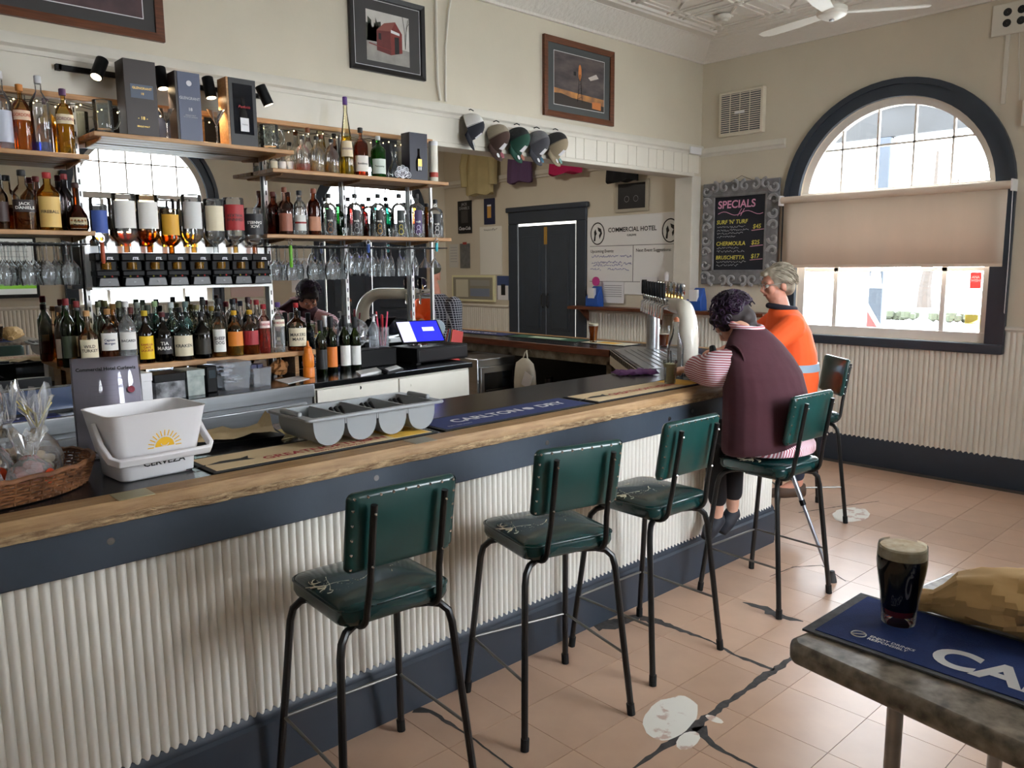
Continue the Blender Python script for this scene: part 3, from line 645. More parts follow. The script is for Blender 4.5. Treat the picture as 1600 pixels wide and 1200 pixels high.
for x_ in (1.245, 2.245, 2.77, 3.285):
    s = thing('shelf_standard', {1.245: 'white slotted upright by the spirit dispensers, nearest the hanging bottle opener', 2.245: 'white slotted upright between the dispensers and the clear bottles', 2.77: 'white slotted upright behind the middle of the clear bottle row', 3.285: 'white slotted upright near the mirror end'}[x_], 'upright', (x_, YM-.022, 1.1), group='slotted uprights on the mirror')
    G().box(-.011, .011, -.006, .006, 0, 1.42).build('channel', M_std, s)
    for k in range(24): G().box(-.003, .003, -.008, -.0055, .04+k*.058, .065+k*.058).build('slot', M_dark, s)
# back counter
CT = 1.08
cf = lambda x: 3.82+.088*(x-1.11)
bc = thing('back_counter', 'stainless back counter with white cupboard doors below', 'counter', (0, 0, 0))
M_ctop = mat('counter_steel', (120, 124, 130), .16, 1.0, var=.12, vscale=4, stretch=(1, 8, 1))
G().prism([(-2.6, cf(-2.6)), (3.40, cf(3.40)), (3.40, 4.525), (-2.6, 4.525)], CT-.035, CT).build('counter_top', M_ctop, bc, bevel=.004)
G().prism([(-2.6, cf(-2.6)+.02), (2.17, cf(2.17)+.02), (2.17, 4.5), (-2.6, 4.5)], 0, CT-.036).build('steel_cabinet', M_steel, bc)
M_cab = mat('white_cupboard', (226, 222, 210), .4, var=.02)
G().prism([(2.19, cf(2.19)+.03), (3.385, cf(3.385)+.03), (3.385, 4.5), (2.19, 4.5)], 0, CT-.036).build('cupboard_carcass', M_cab, bc)
ang = math.atan(.088)
for a, b, kx, kz in ((2.20, 2.775, 2.49, .955), (2.785, 3.375, 2.87, .985)):
    d = G().prism([(a, cf(a)+.012), (b, cf(b)+.012), (b, cf(b)+.03), (a, cf(a)+.03)], .45, CT-.045).build('cupboard_door', M_cab, bc, bevel=.003)
    G().lathe([(.001, -.034), (.014, -.032), (.018, -.022), (.012, -.01), (.008, 0)], 14, T=Tm((kx, cf(kx)+.012, kz), rx=-pi/2) @ Tm(rx=pi)).build('knob', mat('cream_knob', (206, 200, 184), .4), d)
G().lathe([(.001, -.006), (.009, -.005), (.011, 0)], 12, T=Tm((2.49, cf(2.49)+.012, 1.015), rx=pi/2)).build('lock', M_chrome, bc)
# framed steel panels of the ice well
for a, b in ((1.50, 2.13), (.75, 1.42), (-.1, .65)):
    G().prism([(a, cf(a)+.006), (b, cf(b)+.006), (b, cf(b)+.02), (a, cf(a)+.02)], .62, CT-.10).build('steel_panel', M_steel, bc, bevel=.006)
G().prism([(1.43, cf(1.43)+.004), (1.49, cf(1.49)+.004), (1.49, cf(1.49)+.02), (1.43, cf(1.43)+.02)], .62, CT-.08).build('dark_gap', M_dark, bc)
G().prism([(-2.6, cf(-2.6)-.012), (2.17, cf(2.17)-.012), (2.17, cf(2.17)), (-2.6, cf(-2.6))], CT-.075, CT-.002).build('drip_edge', M_steel, bc, bevel=.004)
# lower bottle shelf standing on the counter
FZ = 1.232
fs = thing('bottle_plinth', 'long low pine shelf on the back counter carrying the spirit bottles', 'shelf', (1.085, 4.19, CT))
G().box(0, 1.265, 0, .31, FZ-CT-.03, FZ-CT).build('plank', M_shelf, fs, bevel=.004)
for x_ in (.03, .65, 1.225): G().box(x_-.012, x_+.012, .16, .30, 0, FZ-CT-.03).build('support', M_shelf, fs)
# ------------------------------------------------------------------ bottles
def bprof(kind, R, H, rn):
    P = {'std': [(.94, 0), (1, .015), (1, .58), (.93, .63), (.62, .70), (None, .76), (None, .94)],
         'tall': [(.94, 0), (1, .012), (1, .62), (.95, .66), (.6, .74), (None, .80), (None, .95)],
         'bourbon': [(.95, 0), (1, .015), (1, .52), (.9, .575), (.55, .63), (None, .70), (None, .94)],
         'wine': [(.95, 0), (1, .01), (1, .60), (.96, .64), (.75, .69), (None, .76), (None, .96)],
         'squat': [(.80, 0), (1, .08), (1.0, .22), (.9, .34), (.6, .45), (None, .55), (None, .94)],
         'cone': [(.95, 0), (1, .01), (.92, .30), (.70, .5), (.48, .66), (None, .80), (None, .95)],
         'round': [(.95, 0), (1, .02), (1, .50), (.94, .58), (.75, .655), (.45, .71), (None, .75), (None, .92)],
         'vok': [(.93, 0), (1, .02), (1, .60), (.96, .68), (.80, .735), (.5, .775), (None, .80), (None, .93)],
         'flask': [(.95, 0), (1, .02), (1.0, .62), (.95, .68), (.7, .74), (None, .79), (None, .93)],
         'jar': [(.95, 0), (1, .02), (1, .80), (.9, .86), (.55, .90), (.5, .95)]}[kind]
    return [(rn if r is None else R*r, z*H) for r, z in P]
def gmat(c): return glass('bottle_glass_%d_%d_%d' % c, tuple(int(255*(v/255)**.62) for v in c), 1.0, 0.03, body=.07 if min(c) > 230 else 0.0)
def lmat(c, n='paint'): return mat('%s_%d_%d_%d' % ((n,)+c), c, .5)
def liq(c): return glass('liquid_%d_%d_%d' % c, tuple(int(255*(v/255)**.6) for v in c), 0.3, 0.1, body=.16)
def bottle(loc, R, H, kind, gc, lc, fill, cap, lab, label, cat='bottle', group=None, name='bottle', txt=None, tcol=(30, 30, 30), lz=(.14, .46), inv=False, sq=2.0, sy=1.0, neck=.0135, caph=.10, lw=1.0, tsize=None, band=None, rz=None):
    loc = V(loc); t = thing(name, label, cat, loc, group=group)
    face = atan2(-loc.y, -loc.x) if rz is None else rz
    face = -pi/2+(face+pi/2)*.7
    pr = bprof(kind, R, H, neck); n = 20
    Ti = Tm((0, 0, H), rx=pi) if inv else Matrix.Identity(4)
    Tr = Matrix.Rotation(face, 4, 'Z')
    G().lathe([(.001, .004)]+pr, n, sq=sq, sy=sy, caps=False, T=Tr @ Ti).build('glass_body', gmat(gc), t, angle=60)
    if lc is not None and fill > 0:
        ip = [(r*.93, z if z > 0 else .006) for r, z in pr]; top = fill*H; q = []
        for (r0, z0), (r1, z1) in zip(ip, ip[1:]):
            q.append((r0, z0))
            if z1 >= top: k = (top-z0)/(z1-z0); q.append((r0+(r1-r0)*k, top)); break
        if inv:      # liquid sits at the neck end
            q = [(r*.93, z) for r, z in pr if z >= H*(1-fill)]; q = [(q[0][0], H*(1-fill))]+q
        G().lathe(q, n, sq=sq, sy=sy, T=Tr @ Ti).build('liquid', liq(lc), t, angle=60)
    if cap is not None:
        G().lathe([(neck+.0015, H*(1-caph)), (neck+.0025, H*(1-caph)+.002), (neck+.0025, H-.003), (neck, H)], 14, T=Ti).build('cap', lmat(cap, 'cap'), t)
    def rad(z):
        for (r0, z0), (r1, z1) in zip(pr, pr[1:]):
            if z0 <= z <= z1: return r0+(r1-r0)*(z-z0)/max(1e-6, z1-z0)
        return pr[-1][0]
    def surf(a, z, e):
        r = rad(z)+e; ca, sa = cos(a), sin(a); q_ = (abs(ca)**sq+abs(sa)**sq)**(-1/sq) if sq != 2 else 1
        return V((r*q_*ca, r*q_*sa*sy, z))
    if lab is not None:
        z0, z1 = lz[0]*H, lz[1]*H; g = G(); nn = 10; half = 1.05*lw
        vs = []
        for j in range(3):
            for i in range(nn+1): vs.append(surf(-half+2*half*i/nn, z0+(z1-z0)*j/2, .0007))
        g.add(vs, [(j*(nn+1)+i, j*(nn+1)+i+1, (j+1)*(nn+1)+i+1, (j+1)*(nn+1)+i) for j in range(2) for i in range(nn)], 0, Tr @ Ti)
        lo = g.build('paper_label', lmat(lab, 'label'), t, angle=60)
        if band is not None:
            b0, b1, bcol = band; vs = []
            for j in range(2):
                for i in range(nn+1): vs.append(surf(-half+2*half*i/nn, (b0 if j == 0 else b1)*H, .0011))
            G().add(vs, [(i, i+1, nn+2+i, nn+1+i) for i in range(nn)], 0, Tr @ Ti).build('label_band', lmat(bcol, 'label'), lo, angle=60)
        if txt:
            lines = txt.split('\n'); ts = tsize or min((z1-z0)/(len(lines)+.8), 2.2*R*lw/max(len(s_) for s_ in lines)*1.25)
            zc = (z0+z1)/2; r_ = rad(zc)
            wf = lambda p: surf(p[0]/r_, zc+p[1], .0013)
            vs, fs_ = text_mesh(txt, ts, .0004)
            G().add([wf(p) for p in vs], fs_, 0, Tr @ Ti).build('lettering', lmat(tcol, 'ink'), lo, smooth=False)
    return t
def pxb(px, base, top, w, Y, z, **k):
    """bottle standing at depth Y on height z, sized from its outline in the photograph"""
    p = ony(px, base, Y); q = ony(px, top, Y); dd = depth((p.x, Y, z))
    return dict(loc=(p.x, Y, z), R=w/2*dd/FPX*.97, H=max(.08, q.z-z), **k)
AMB, DKA, GOLD, CLR, GRN, BRN = (216, 132, 40), (120, 52, 18), (232, 186, 60), (250, 252, 252), (60, 110, 60), (60, 34, 22)
CG = (248, 250, 250); CREAM = (226, 214, 184); WHT = (236, 234, 228); BLK = (20, 20, 22)
SA, SB, SCz, SD, SE = 2.245, 2.36, 2.255, 1.887, 1.892
Yb_ = 4.37
def add(px, base, top, w, z, kind, gc, lc, fill, cap, lab, label, Y=Yb_, **k): return bottle(**pxb(px, base, top, w, Y, z), kind=kind, gc=gc, lc=lc, fill=fill, cap=cap, lab=lab, label=label, **k)
g1 = 'bottles on the orange gin shelf'
add(8, 230, 112, 30, SA, 'std', (236, 238, 240), CLR, .4, (220, 220, 222), (196, 200, 214), 'frosted clear vodka bottle with pale blue label beside an orange gin bottle', group=g1, lz=(.1, .5))
add(38, 231, 133, 34, SA, 'flask', (255, 214, 150), (240, 140, 40), .62, (196, 120, 40), (232, 200, 170), 'orange gin bottle with orange cap on upper shelf', group=g1, txt='GORDONS', tcol=(190, 60, 30), lz=(.46, .60), sq=3.5, sy=.72)
add(68, 234, 120, 30, SA, 'tall', CG, (60, 90, 220), .14, (200, 202, 206), None, 'tall clear vodka bottle with blue base on upper shelf', group=g1)
add(105, 237, 140, 35, SA, 'flask', (250, 226, 150), (232, 180, 40), .60, (84, 44, 92), (236, 222, 190), 'yellow gin bottle with purple cap on upper shelf', group=g1, txt='GORDONS', tcol=(120, 40, 60), lz=(.46, .60), sq=3.5, sy=.72)
g1 = 'small bottles on the liqueur shelf'
for px, tp, c, nm in ((474, 212, (226, 60, 40), 'red'), (496, 213, (232, 200, 120), 'pale straw'), (519, 217, (222, 170, 40), 'deep gold')):
    add(px, 268, tp, 24, SCz, 'round', CG, c, .22 if nm == 'red' else .34, BLK, None, 'small clear bottle part filled with %s liqueur' % nm, Y=4.36, group=g1, neck=.012)
for px, tp, c, nm in ((483, 200, (214, 170, 50), 'yellow liquid and slender neck'), (503, 211, (230, 226, 200), 'cloudy liquid and brown cap')):
    add(px, 263, tp, 20, SCz, 'round', CG, c, .3, (120, 66, 34), None, 'small bottle with %s behind the liqueurs' % nm, Y=4.45, group=g1, neck=.012)
for px, nm in ((428, 'cream'), (441, 'white'), (454, 'pale grey')): add(px, 262, 246, 13, SCz, 'jar', CG, CLR, .6, None, {'cream': CREAM, 'white': WHT, 'pale grey': (200, 204, 210)}[nm], 'tiny bottle with %s label under the mug shelf end' % nm, Y=4.42, group=g1, lz=(.2, .7))
add(543, 273, 152, 23, SCz, 'cone', (252, 246, 214), (236, 200, 50), .50, (88, 48, 128), (232, 214, 180), 'very tall tapered yellow liqueur bottle with purple cap', txt='GALLIANO', tcol=(110, 60, 90), lz=(.24, .44), neck=.012)
add(565, 275, 200, 27, SCz, 'flask', (214, 170, 140), (150, 52, 20), .72, (28, 24, 24), (236, 230, 220), 'amber rum bottle with white label and copper neck on liqueur shelf', txt='Bundaberg', lz=(.1, .42), sq=3.2, sy=.8)
add(592, 277, 213, 24, SCz, 'flask', (70, 190, 90), (60, 170, 80), .8, (210, 214, 214), (214, 226, 216), 'bright green gin bottle with silver cap', txt='Tanqueray', tcol=(60, 90, 70), lz=(.1, .45))
g1 = 'dark bottles on the left middle shelf'
add(4, 360, 272, 24, SD, 'std', (190, 170, 150), DKA, .45, (36, 20, 18), (60, 40, 36), 'dark bottle with brown cap beside the black square whiskey bottle', group=g1, lz=(.15, .5))
add(41, 359, 266, 32, SD, 'std', (232, 222, 206), (170, 84, 30), .42, BLK, (40, 28, 26), 'square shouldered whiskey bottle with black label and black cap', group=g1, txt='JACK\nDANIELS', tcol=WHT, lz=(.30, .50), sq=3.5, neck=.016)
add(80, 360, 270, 34, SD, 'tall', (250, 214, 120), (226, 160, 40), .66, (168, 34, 34), (228, 190, 110), 'golden liqueur bottle with red cap and tan label', group=g1, txt='FIREBALL', tcol=(60, 30, 20), lz=(.06, .58), tsize=.020, neck=.017)
add(106, 356, 272, 22, SD, 'wine', (200, 190, 190), (120, 40, 40), .3, (128, 30, 36), None, 'bottle with maroon capsule behind the golden liqueur bottle', Y=4.475, group=g1)
add(62, 354, 276, 18, SD, 'wine', (160, 130, 120), (90, 30, 26), .4, (110, 26, 30), None, 'dark red bottle tucked behind the golden liqueur bottle', Y=4.475, group=g1)
add(123, 361, 286, 33, SD, 'squat', (150, 70, 26), (110, 46, 16), .55, (60, 26, 20), (206, 190, 150), 'squat orange liqueur bottle with dark red ribbon', group=g1, txt='Grand\nMarnier', tcol=(60, 40, 20), lz=(.05, .28), lw=.8, neck=.014)
# row of bottles on the right middle shelf
g1 = 'bottles on the clear bottle shelf'
M_ = 'clear sugar spirit bottle with black hourglass label'
add(447, 369, 293, 23, SE, 'round', (226, 190, 180), (84, 26, 22), .55, (120, 62, 36), (150, 90, 70), 'dark red spirit bottle with cut glass shoulders', group=g1, lz=(.08, .45))
add(429, 368, 300, 20, SE, 'tall', (200, 120, 100), (100, 28, 20), .7, (96, 40, 30), None, 'deep red slim bottle behind the cut glass one', Y=4.45, group=g1)
add(470, 369, 298, 20, SE, 'flask', CG, CLR, .3, BLK, (222, 222, 216), 'clear bottle with slanted white label and black cap', group=g1, lz=(.1, .45), band=(.26, .30, (150, 40, 36)))
add(492, 369, 295, 20, SE, 'flask', (190, 110, 80), (110, 36, 20), .74, (130, 66, 44), (196, 140, 110), 'tall dark rum bottle with gold label on clear bottle shelf', group=g1, lz=(.1, .4), sq=3)
cols = {515: ((26, 24, 26), 'black label and bronze loop'), 556: ((34, 30, 34), 'black label under its grey cap'), 592: ((30, 28, 24), 'black label and gold loop'), 625: ((30, 40, 36), 'black label, yellow loop, beside an upright'), 652: ((70, 50, 96), 'purple label'), 681: ((24, 24, 26), 'white looped label, last in the row')}
lp = {515: (150, 100, 60), 556: (160, 160, 160), 592: (180, 140, 60), 625: (220, 200, 80), 652: (190, 180, 210), 681: (236, 236, 236)}
for px, (c, nm) in cols.items():
    b = add(px, 370, 303 if px != 681 else 312, 25, SE, 'vok', CG, CLR, .3, (30, 30, 32), c, 'clear spirit bottle with %s' % nm, Y=4.35, group=g1, txt='vok', tcol=WHT, lz=(.10, .62), lw=.48, tsize=.021)
    g = G(); R_ = .03
    for zc, rr in ((.085, .011), (.055, .015)):
        g.tube([(rr*cos(a), 0, zc-.02+rr*1.2*sin(a)) for a in [2*pi*k/14 for k in range(14)]], .0018, 4, closed=True)
    o = g.build('loop_mark', lmat(lp[px], 'loop'), b); dd = atan2(-b.location.y, -b.location.x); dd = -pi/2+(dd+pi/2)*.7
    RR = [ch for ch in b.children if ch.name.startswith('glass_body')][0].dimensions.x/2
    o.location = ((RR+.0012)*cos(dd), (RR+.0012)*sin(dd), 0); o.rotation_euler = (0, 0, dd+pi/2)
for px, c, nm in ((530, (60, 120, 70), 'green'), (568, (150, 40, 30), 'red'), (605, (50, 130, 110), 'teal'), (667, (200, 140, 50), 'amber')):
    add(px, 365, 318, 18, SE, 'vok', c, c, .7, BLK, None, 'small %s bottle half hidden in the clear bottle row' % nm, Y=4.46, group=g1)
for px, w in ((540, 18), (612, 16), (640, 14)):
    p = ony(px, 368, 4.31); s = 14
    o = G().lathe([(.001, .004), (.014, 0), (.016, .002), (.02, .05)], s, caps=False).build('shot_glass', M_glass); o.location = (p.x, 4.31, SE)
    tag(o, {540: 'shot glass between the first two clear bottles', 612: 'shot glass beside the teal bottle', 640: 'shot glass by the upright near the mirror end'}[px], 'glass', 'shot glasses on the shelf')
# front row on the low plinth
g1 = 'front row of bottles on the low pine shelf'; YF = 4.235
front = [(142, 577, 485, 29, 'bourbon', (240, 214, 180), AMB, .46, (186, 140, 90), CREAM, 'bourbon bottle with cork and cream label', 'WILD\nTURKEY', (60, 40, 30), (.18, .50)),
 (174, 575, 482, 27, 'std', (236, 220, 196), (150, 72, 30), .5, (176, 130, 80), WHT, 'spiced rum bottle with tan stopper and white picture label', 'Captain\nMorgan', (40, 50, 90), (.28, .58)),
 (203, 572, 470, 27, 'std', CG, CLR, .55, (222, 222, 222), WHT, 'clear white rum bottle with white cap', 'BACARDI', (30, 30, 34), (.24, .52)),
 (231, 570, 485, 24, 'round', (120, 60, 26), (60, 24, 12), .7, (200, 170, 40), (240, 200, 30), 'brown coffee liqueur bottle with bright yellow label', 'KAHLUA\nCAFE\nLIQUEUR', (170, 40, 30), (.08, .52)),
 (258, 567, 487, 28, 'round', (40, 22, 22), (16, 10, 10), .7, (80, 24, 26), (24, 18, 20), 'black liqueur bottle with dark red cap', 'TIA\nMARIA', WHT, (.16, .48)),
 (288, 564, 493, 31, 'std', (210, 214, 212), (36, 26, 22), .3, (30, 28, 28), CREAM, 'black rum bottle with large cream label', 'KRAKEN', (30, 30, 30), (.10, .56)),
 (318, 562, 487, 27, 'round', (34, 26, 24), (14, 10, 10), .7, BLK, (40, 34, 22), 'black bottle with gold skull coloured label', None, (196, 160, 70), (.10, .55)),
 (344, 560, 487, 26, 'flask', (246, 232, 206), (222, 160, 70), .5, BLK, WHT, 'amber bottle with white label and black lettering, beside the yellow capped ones', 'SHEEP\nDOG', (20, 20, 22), (.12, .62)),
 (369, 557, 485, 26, 'std', (250, 236, 200), (226, 170, 60), .4, (214, 166, 40), (224, 130, 40), 'brandy bottle with yellow cap and orange label', None, (60, 30, 20), (.22, .54)),
 (393, 556, 484, 26, 'std', (246, 220, 190), (190, 96, 40), .35, (214, 166, 40), (160, 36, 44), 'brandy bottle with yellow cap and red label', None, WHT, (.22, .54)),
 (415, 553, 475, 23, 'flask', (250, 206, 200), (226, 120, 110), .5, (168, 34, 44), (236, 214, 208), 'pink gin bottle with red cap', 'GORDONS', (170, 40, 40), (.52, .66)),
 (437, 550, 472, 25, 'flask', CG, CLR, .5, (78, 54, 110), (232, 226, 206), 'clear gin bottle with purple cap', 'GORDONS', (170, 40, 40), (.52, .66)),
 (465, 547, 473, 31, 'bourbon', (246, 228, 200), (204, 130, 60), .12, (176, 28, 34), CREAM, 'bourbon bottle sealed in dripping red wax', 'MAKERS\nMARK', (40, 30, 26), (.10, .48))]
for px, ba, tp, w, kd, gc, lc, fi, cp, lb, lab, tx, tcl, lz in front: add(px, ba, tp, w, FZ, kd, gc, lc, fi, cp, lb, lab, Y=YF, group=g1, txt=tx, tcol=tcl, lz=lz, neck=.0125, **({'sq': 3.2, 'sy': .75} if kd == 'flask' else {}))
g1 = 'rear rows of bottles on the low pine shelf'
back = [(98, 563, 478, 17, 'std', (240, 200, 150), AMB, .35, (70, 50, 40), (190, 170, 150), 'slim amber bottle at the plinth end by the trays'),
 (110, 563, 466, 22, 'wine', (60, 100, 50), (60, 90, 30), .6, (124, 28, 34), (50, 60, 40), 'green bottle with maroon cap behind the cream labelled whiskey'),
 (127, 568, 470, 24, 'wine', (50, 90, 50), (60, 70, 30), .6, (130, 34, 36), CREAM, 'green whiskey bottle with cream label and red cap'),
 (160, 560, 470, 20, 'std', (232, 240, 226), CLR, .5, (70, 76, 52), None, 'clear bottle with olive cap behind the corked bourbon'),
 (170, 560, 469, 20, 'std', (220, 234, 210), CLR, .5, (100, 96, 50), None, 'pale green bottle with mustard cap in the rear row'),
 (182, 558, 474, 20, 'std', (240, 170, 90), (220, 110, 30), .6, (150, 110, 50), None, 'orange bottle with brown cap in the rear row'),
 (191, 556, 471, 15, 'wine', (110, 130, 100), (100, 110, 60), .5, (104, 108, 74), None, 'slim sage green bottle behind the white rum'),
 (209, 556, 480, 15, 'std', (220, 180, 170), (120, 50, 40), .5, (96, 40, 36), None, 'brown capped bottle behind the white rum'),
 (220, 556, 472, 20, 'std', CG, CLR, .5, (150, 160, 150), (214, 216, 206), 'clear bottle with grey cap behind the coffee liqueur'),
 (236, 555, 476, 18, 'round', (200, 220, 200), CLR, .5, (50, 60, 50), None, 'clear bottle with dark green cap between coffee liqueurs'),
 (247, 554, 470, 20, 'std', (224, 240, 226), CLR, .5, (140, 170, 120), None, 'pale bottle with light green cap in the rear row'),
 (272, 552, 472, 24, 'round', (196, 226, 224), CLR, .5, (190, 200, 200), None, 'bottle with silver cap behind the black rum'),
 (284, 552, 480, 18, 'std', (226, 230, 230), CLR, .5, (40, 36, 36), None, 'clear bottle with black cap behind the black rum'),
 (294, 551, 471, 20, 'std', (170, 210, 206), (180, 220, 216), .7, (90, 110, 110), None, 'frosted sea green bottle in the rear row'),
 (311, 550, 476, 18, 'std', (236, 236, 220), CLR, .5, (150, 140, 90), None, 'clear bottle with straw coloured cap in the rear row'),
 (321, 548, 467, 19, 'round', (230, 236, 230), CLR, .5, (38, 40, 36), None, 'clear bottle with tall black cap behind the skull label bottle'),
 (334, 548, 478, 18, 'std', (230, 232, 200), (220, 210, 120), .5, (170, 140, 50), None, 'pale yellow bottle with gold cap in the rear row'),
 (345, 546, 466, 21, 'std', (226, 230, 226), CLR, .5, (34, 34, 38), None, 'clear bottle with charcoal cap behind the dog label bottle'),
 (357, 546, 471, 18, 'std', (230, 226, 220), CLR, .5, (116, 36, 46), None, 'clear bottle with burgundy cap in the rear row'),
 (368, 545, 467, 18, 'wine', (120, 130, 110), (80, 90, 50), .5, (30, 32, 40), None, 'dark necked bottle behind the orange label brandy'),
 (379, 544, 470, 18, 'std', CG, CLR, .5, (34, 40, 64), None, 'clear bottle with navy cap behind the brandies'),
 (391, 543, 464, 18, 'wine', (130, 120, 110), (90, 60, 40), .5, (60, 30, 34), None, 'bottle with long plum coloured neck behind the red label brandy'),
 (404, 542, 468, 18, 'std', (230, 226, 224), CLR, .5, (150, 36, 40), None, 'clear bottle with red cap behind the pink gin')]
for i, (px, ba, tp, w, kd, gc, lc, fi, cp, lb, lab) in enumerate(back): add(px, ba, tp, w, FZ, kd, gc, lc, fi, cp, lb, lab, Y=4.32 if i % 2 else 4.39, group=g1, neck=.012)
# wine bottles standing on the counter
g1 = 'wine bottles by the till'
for px, ba, tp, w, lb, cp, lab, yy, tx in ((503, 576, 500, 19, (26, 28, 30), (26, 26, 28), 'wine bottle with black label by the orange bottle', 4.22, None), (509, 568, 493, 18, (222, 206, 60), (226, 226, 224), 'wine bottle with white capsule and yellow label', 4.33, None), (519, 573, 494, 19, (220, 120, 40), (24, 24, 26), 'wine bottle with orange label', 4.25, None), (540, 570, 492, 18, WHT, (26, 26, 28), 'wine bottle with white label beside the orange labelled one', 4.25, None), (556, 569, 495, 18, (226, 226, 222), (26, 26, 28), 'wine bottle with white label nearest the till', 4.25, None)):
    add(px, ba, tp, w, CT, 'wine', (90, 110, 50), (60, 70, 24), .62, cp, lb, lab, Y=yy, group=g1, txt=tx, tcol=(190, 190, 190) if lb[0] < 60 else (60, 50, 40), lz=(.10, .46), neck=.0135, caph=.2)
p = ony(481, 575, 4.15)
pm = thing('orange_bottle', 'orange plastic squeeze bottle at the end of the pine shelf', 'bottle', (p.x, 4.14, CT)); Mo = mat('orange_plastic', (226, 124, 24), .4)
G().lathe([(.03, 0), (.033, .004), (.033, .05), (.029, .06), (.033, .07), (.033, .12), (.026, .14)], 18).build('body', Mo, pm); G().lathe([(.024, .14), (.022, .17), (.01, .18), (.006, .205), (.003, .21)], 16).build('nozzle', Mo, pm)
# ------------------------------------------------------------------ boxed whiskies, mugs, cocktail glasses
def boxpx(name, x0, x1, y0, y1, z, Y, d, m, label, cat='box', rz=0.0):
    a, b = ony(x0, y1, Y), ony(x1, y1, Y); tp = ony((x0+x1)/2, y0, Y)
    t = thing(name, label, cat, ((a.x+b.x)/2, Y+d/2, z), rz); w = b.x-a.x; h = tp.z-z
    G().box(-w/2, w/2, -d/2, d/2, 0, h).build('carton', m, t, bevel=.002); return t, w, h
Mdk = mat('dark_brown_card', (44, 34, 32), .45); Mbl = mat('slate_blue_card', (74, 82, 108), .4)
FT = lambda w, h, d, x, z: frameT((x, -d/2-.001, z), (1, 0, 0), (0, 0, 1))
Mgold = mat('gold_foil', (206, 172, 96), .35, .8); Mpap = mat('pale_print', (206, 206, 214), .5)
t, w, h = boxpx('whisky_gift_box', 200, 250, 95, 213, SB, 4.30, .12, Mdk, 'dark brown whisky gift box with small blue panel and gold print')
G().box(-w*.32, w*.38, -.0615, -.0605, h*.50, h*.68).build('blue_panel', mat('blue_panel', (62, 76, 98), .4), t); text('GLENGRANT', .016, Mgold, t, FT(w, h, .124, .005, h*.63)); text('18', .016, Mgold, t, FT(w, h, .124, .005, h*.56)); text('- 18 -', .022, Mgold, t, FT(w, h, .122, .0, h*.24)); text('SINGLE MALT', .010, Mgold, t, FT(w, h, .122, 0, h*.13))
t, w, h = boxpx('whisky_gift_box', 283, 318, 114, 222, SB, 4.29, .10, Mbl, 'slim slate blue whisky gift box with silver lettering')
G().box(-w/2-.012, -w/2-.001, -.05, .05, 0, h).build('dark_spine', Mdk, t); text('GLENGRANT', .020, Mpap, t, FT(w, h, .1, 0, h*.62), sx=.9); text('18', .022, Mpap, t, FT(w, h, .1, 0, h*.46), .0006); text('SINGLE MALT\nSCOTCH WHISKY', .009, Mpap, t, FT(w, h, .1, 0, h*.36)); G().cyl((0, -.0525, h*.84), (0, -.051, h*.84), .014, 16).build('emblem', Mpap, t)
t, w, h = boxpx('wine_gift_box', 362, 404, 124, 230, SB, 4.30, .11, mat('black_card', (34, 33, 34), .45), 'black window box holding a wine bottle with white label')
G().box(-w/2-.012, -w/2-.001, -.055, .055, 0, h).build('timber_side', M_shelf, t)
G().box(-w*.36, w*.36, -.0565, -.0555, h*.18, h*.92).build('window', mat('box_window', (20, 24, 32), .1), t)
G().lathe([(.024, 0), (.024, .10), (.010, .14), (.010, .19)], 14, (0, -.056, h*.2), sy=.35).build('bottle_inside', mat('dark_wine_glass', (10, 10, 14), .1), t)
G().box(-.024, .024, -.0665, -.065, h*.22, h*.42).build('white_label', M_white, t); text('Penfolds', .020, mat('red_script', (190, 40, 40), .5), t, FT(w, h, .136, 0, h*.58), shear=.3); text('Penfolds', .009, M_dark, t, FT(w, h, .136, 0, h*.32))
t, w, h = boxpx('boxed_spirit', 641, 669, 208, 283, SCz, 4.31, .09, mat('midnight_card', (26, 30, 48), .4), 'midnight blue open front box holding a small bottle')
G().lathe([(.02, 0), (.024, .02), (.024, .06), (.009, .10), (.009, .14)], 14, (0, -.045, h*.2), sy=.5).build('bottle_inside', mat('dark_wine_glass', (10, 10, 14), .1), t); G().box(-.015, .015, -.0585, -.057, h*.3, h*.45).build('label_patch', Mgold, t);
p = ony(678, 285, 4.33); tb_ = thing('gift_tube', 'white cardboard gift tube with red band at the shelf end', 'tube', (p.x, 4.33, SCz)); hh = ony(678, 222, 4.33).z-SCz
G().lathe([(.029, 0), (.029, hh)], 20).build('tube', mat('ivory_card', (226, 222, 208), .5), tb_); G().lathe([(.0295, hh*.12), (.0295, hh*.24)], 20, caps=False).build('red_band', mat('red_band', (178, 66, 50), .5), tb_); G().lathe([(.030, hh*.9), (.030, hh+.002), (.001, hh+.003)], 20, caps=False).build('lid', M_white, tb_)
p = ony(620, 280, 4.34); dc = thing('decanter', 'cut glass decanter with flared neck and silver flower ornament in front', 'decanter', (p.x, 4.36, SCz))
G().lathe([(.03, 0), (.042, .01), (.046, .035), (.038, .07), (.017, .11), (.013, .14), (.02, .175)], 18, caps=False).build('glass_body', M_glass, dc)
orn = thing('flower_ornament', 'silver wire flower ornament standing before the decanter', 'ornament', (p.x+.02, 4.30, SCz))
Msil = mat('silver_filigree', (206, 208, 214), .4, .4)
for k in range(5):
    a = pi*(k+.5)/5; g = G(); c = V((.045*cos(a), 0, .012+.055*sin(a)))
    g.tube([c+V((.019*cos(b), 0, .019*sin(b))) for b in [2*pi*i/12 for i in range(12)]], .0024, 6, closed=True); g.tube([c+V((.009*cos(b), 0, .009*sin(b))) for b in [2*pi*i/10 for i in range(10)]], .002, 6, closed=True); g.cyl((0, 0, .004), c, .003, 6); g.build('petal', Msil, orn)
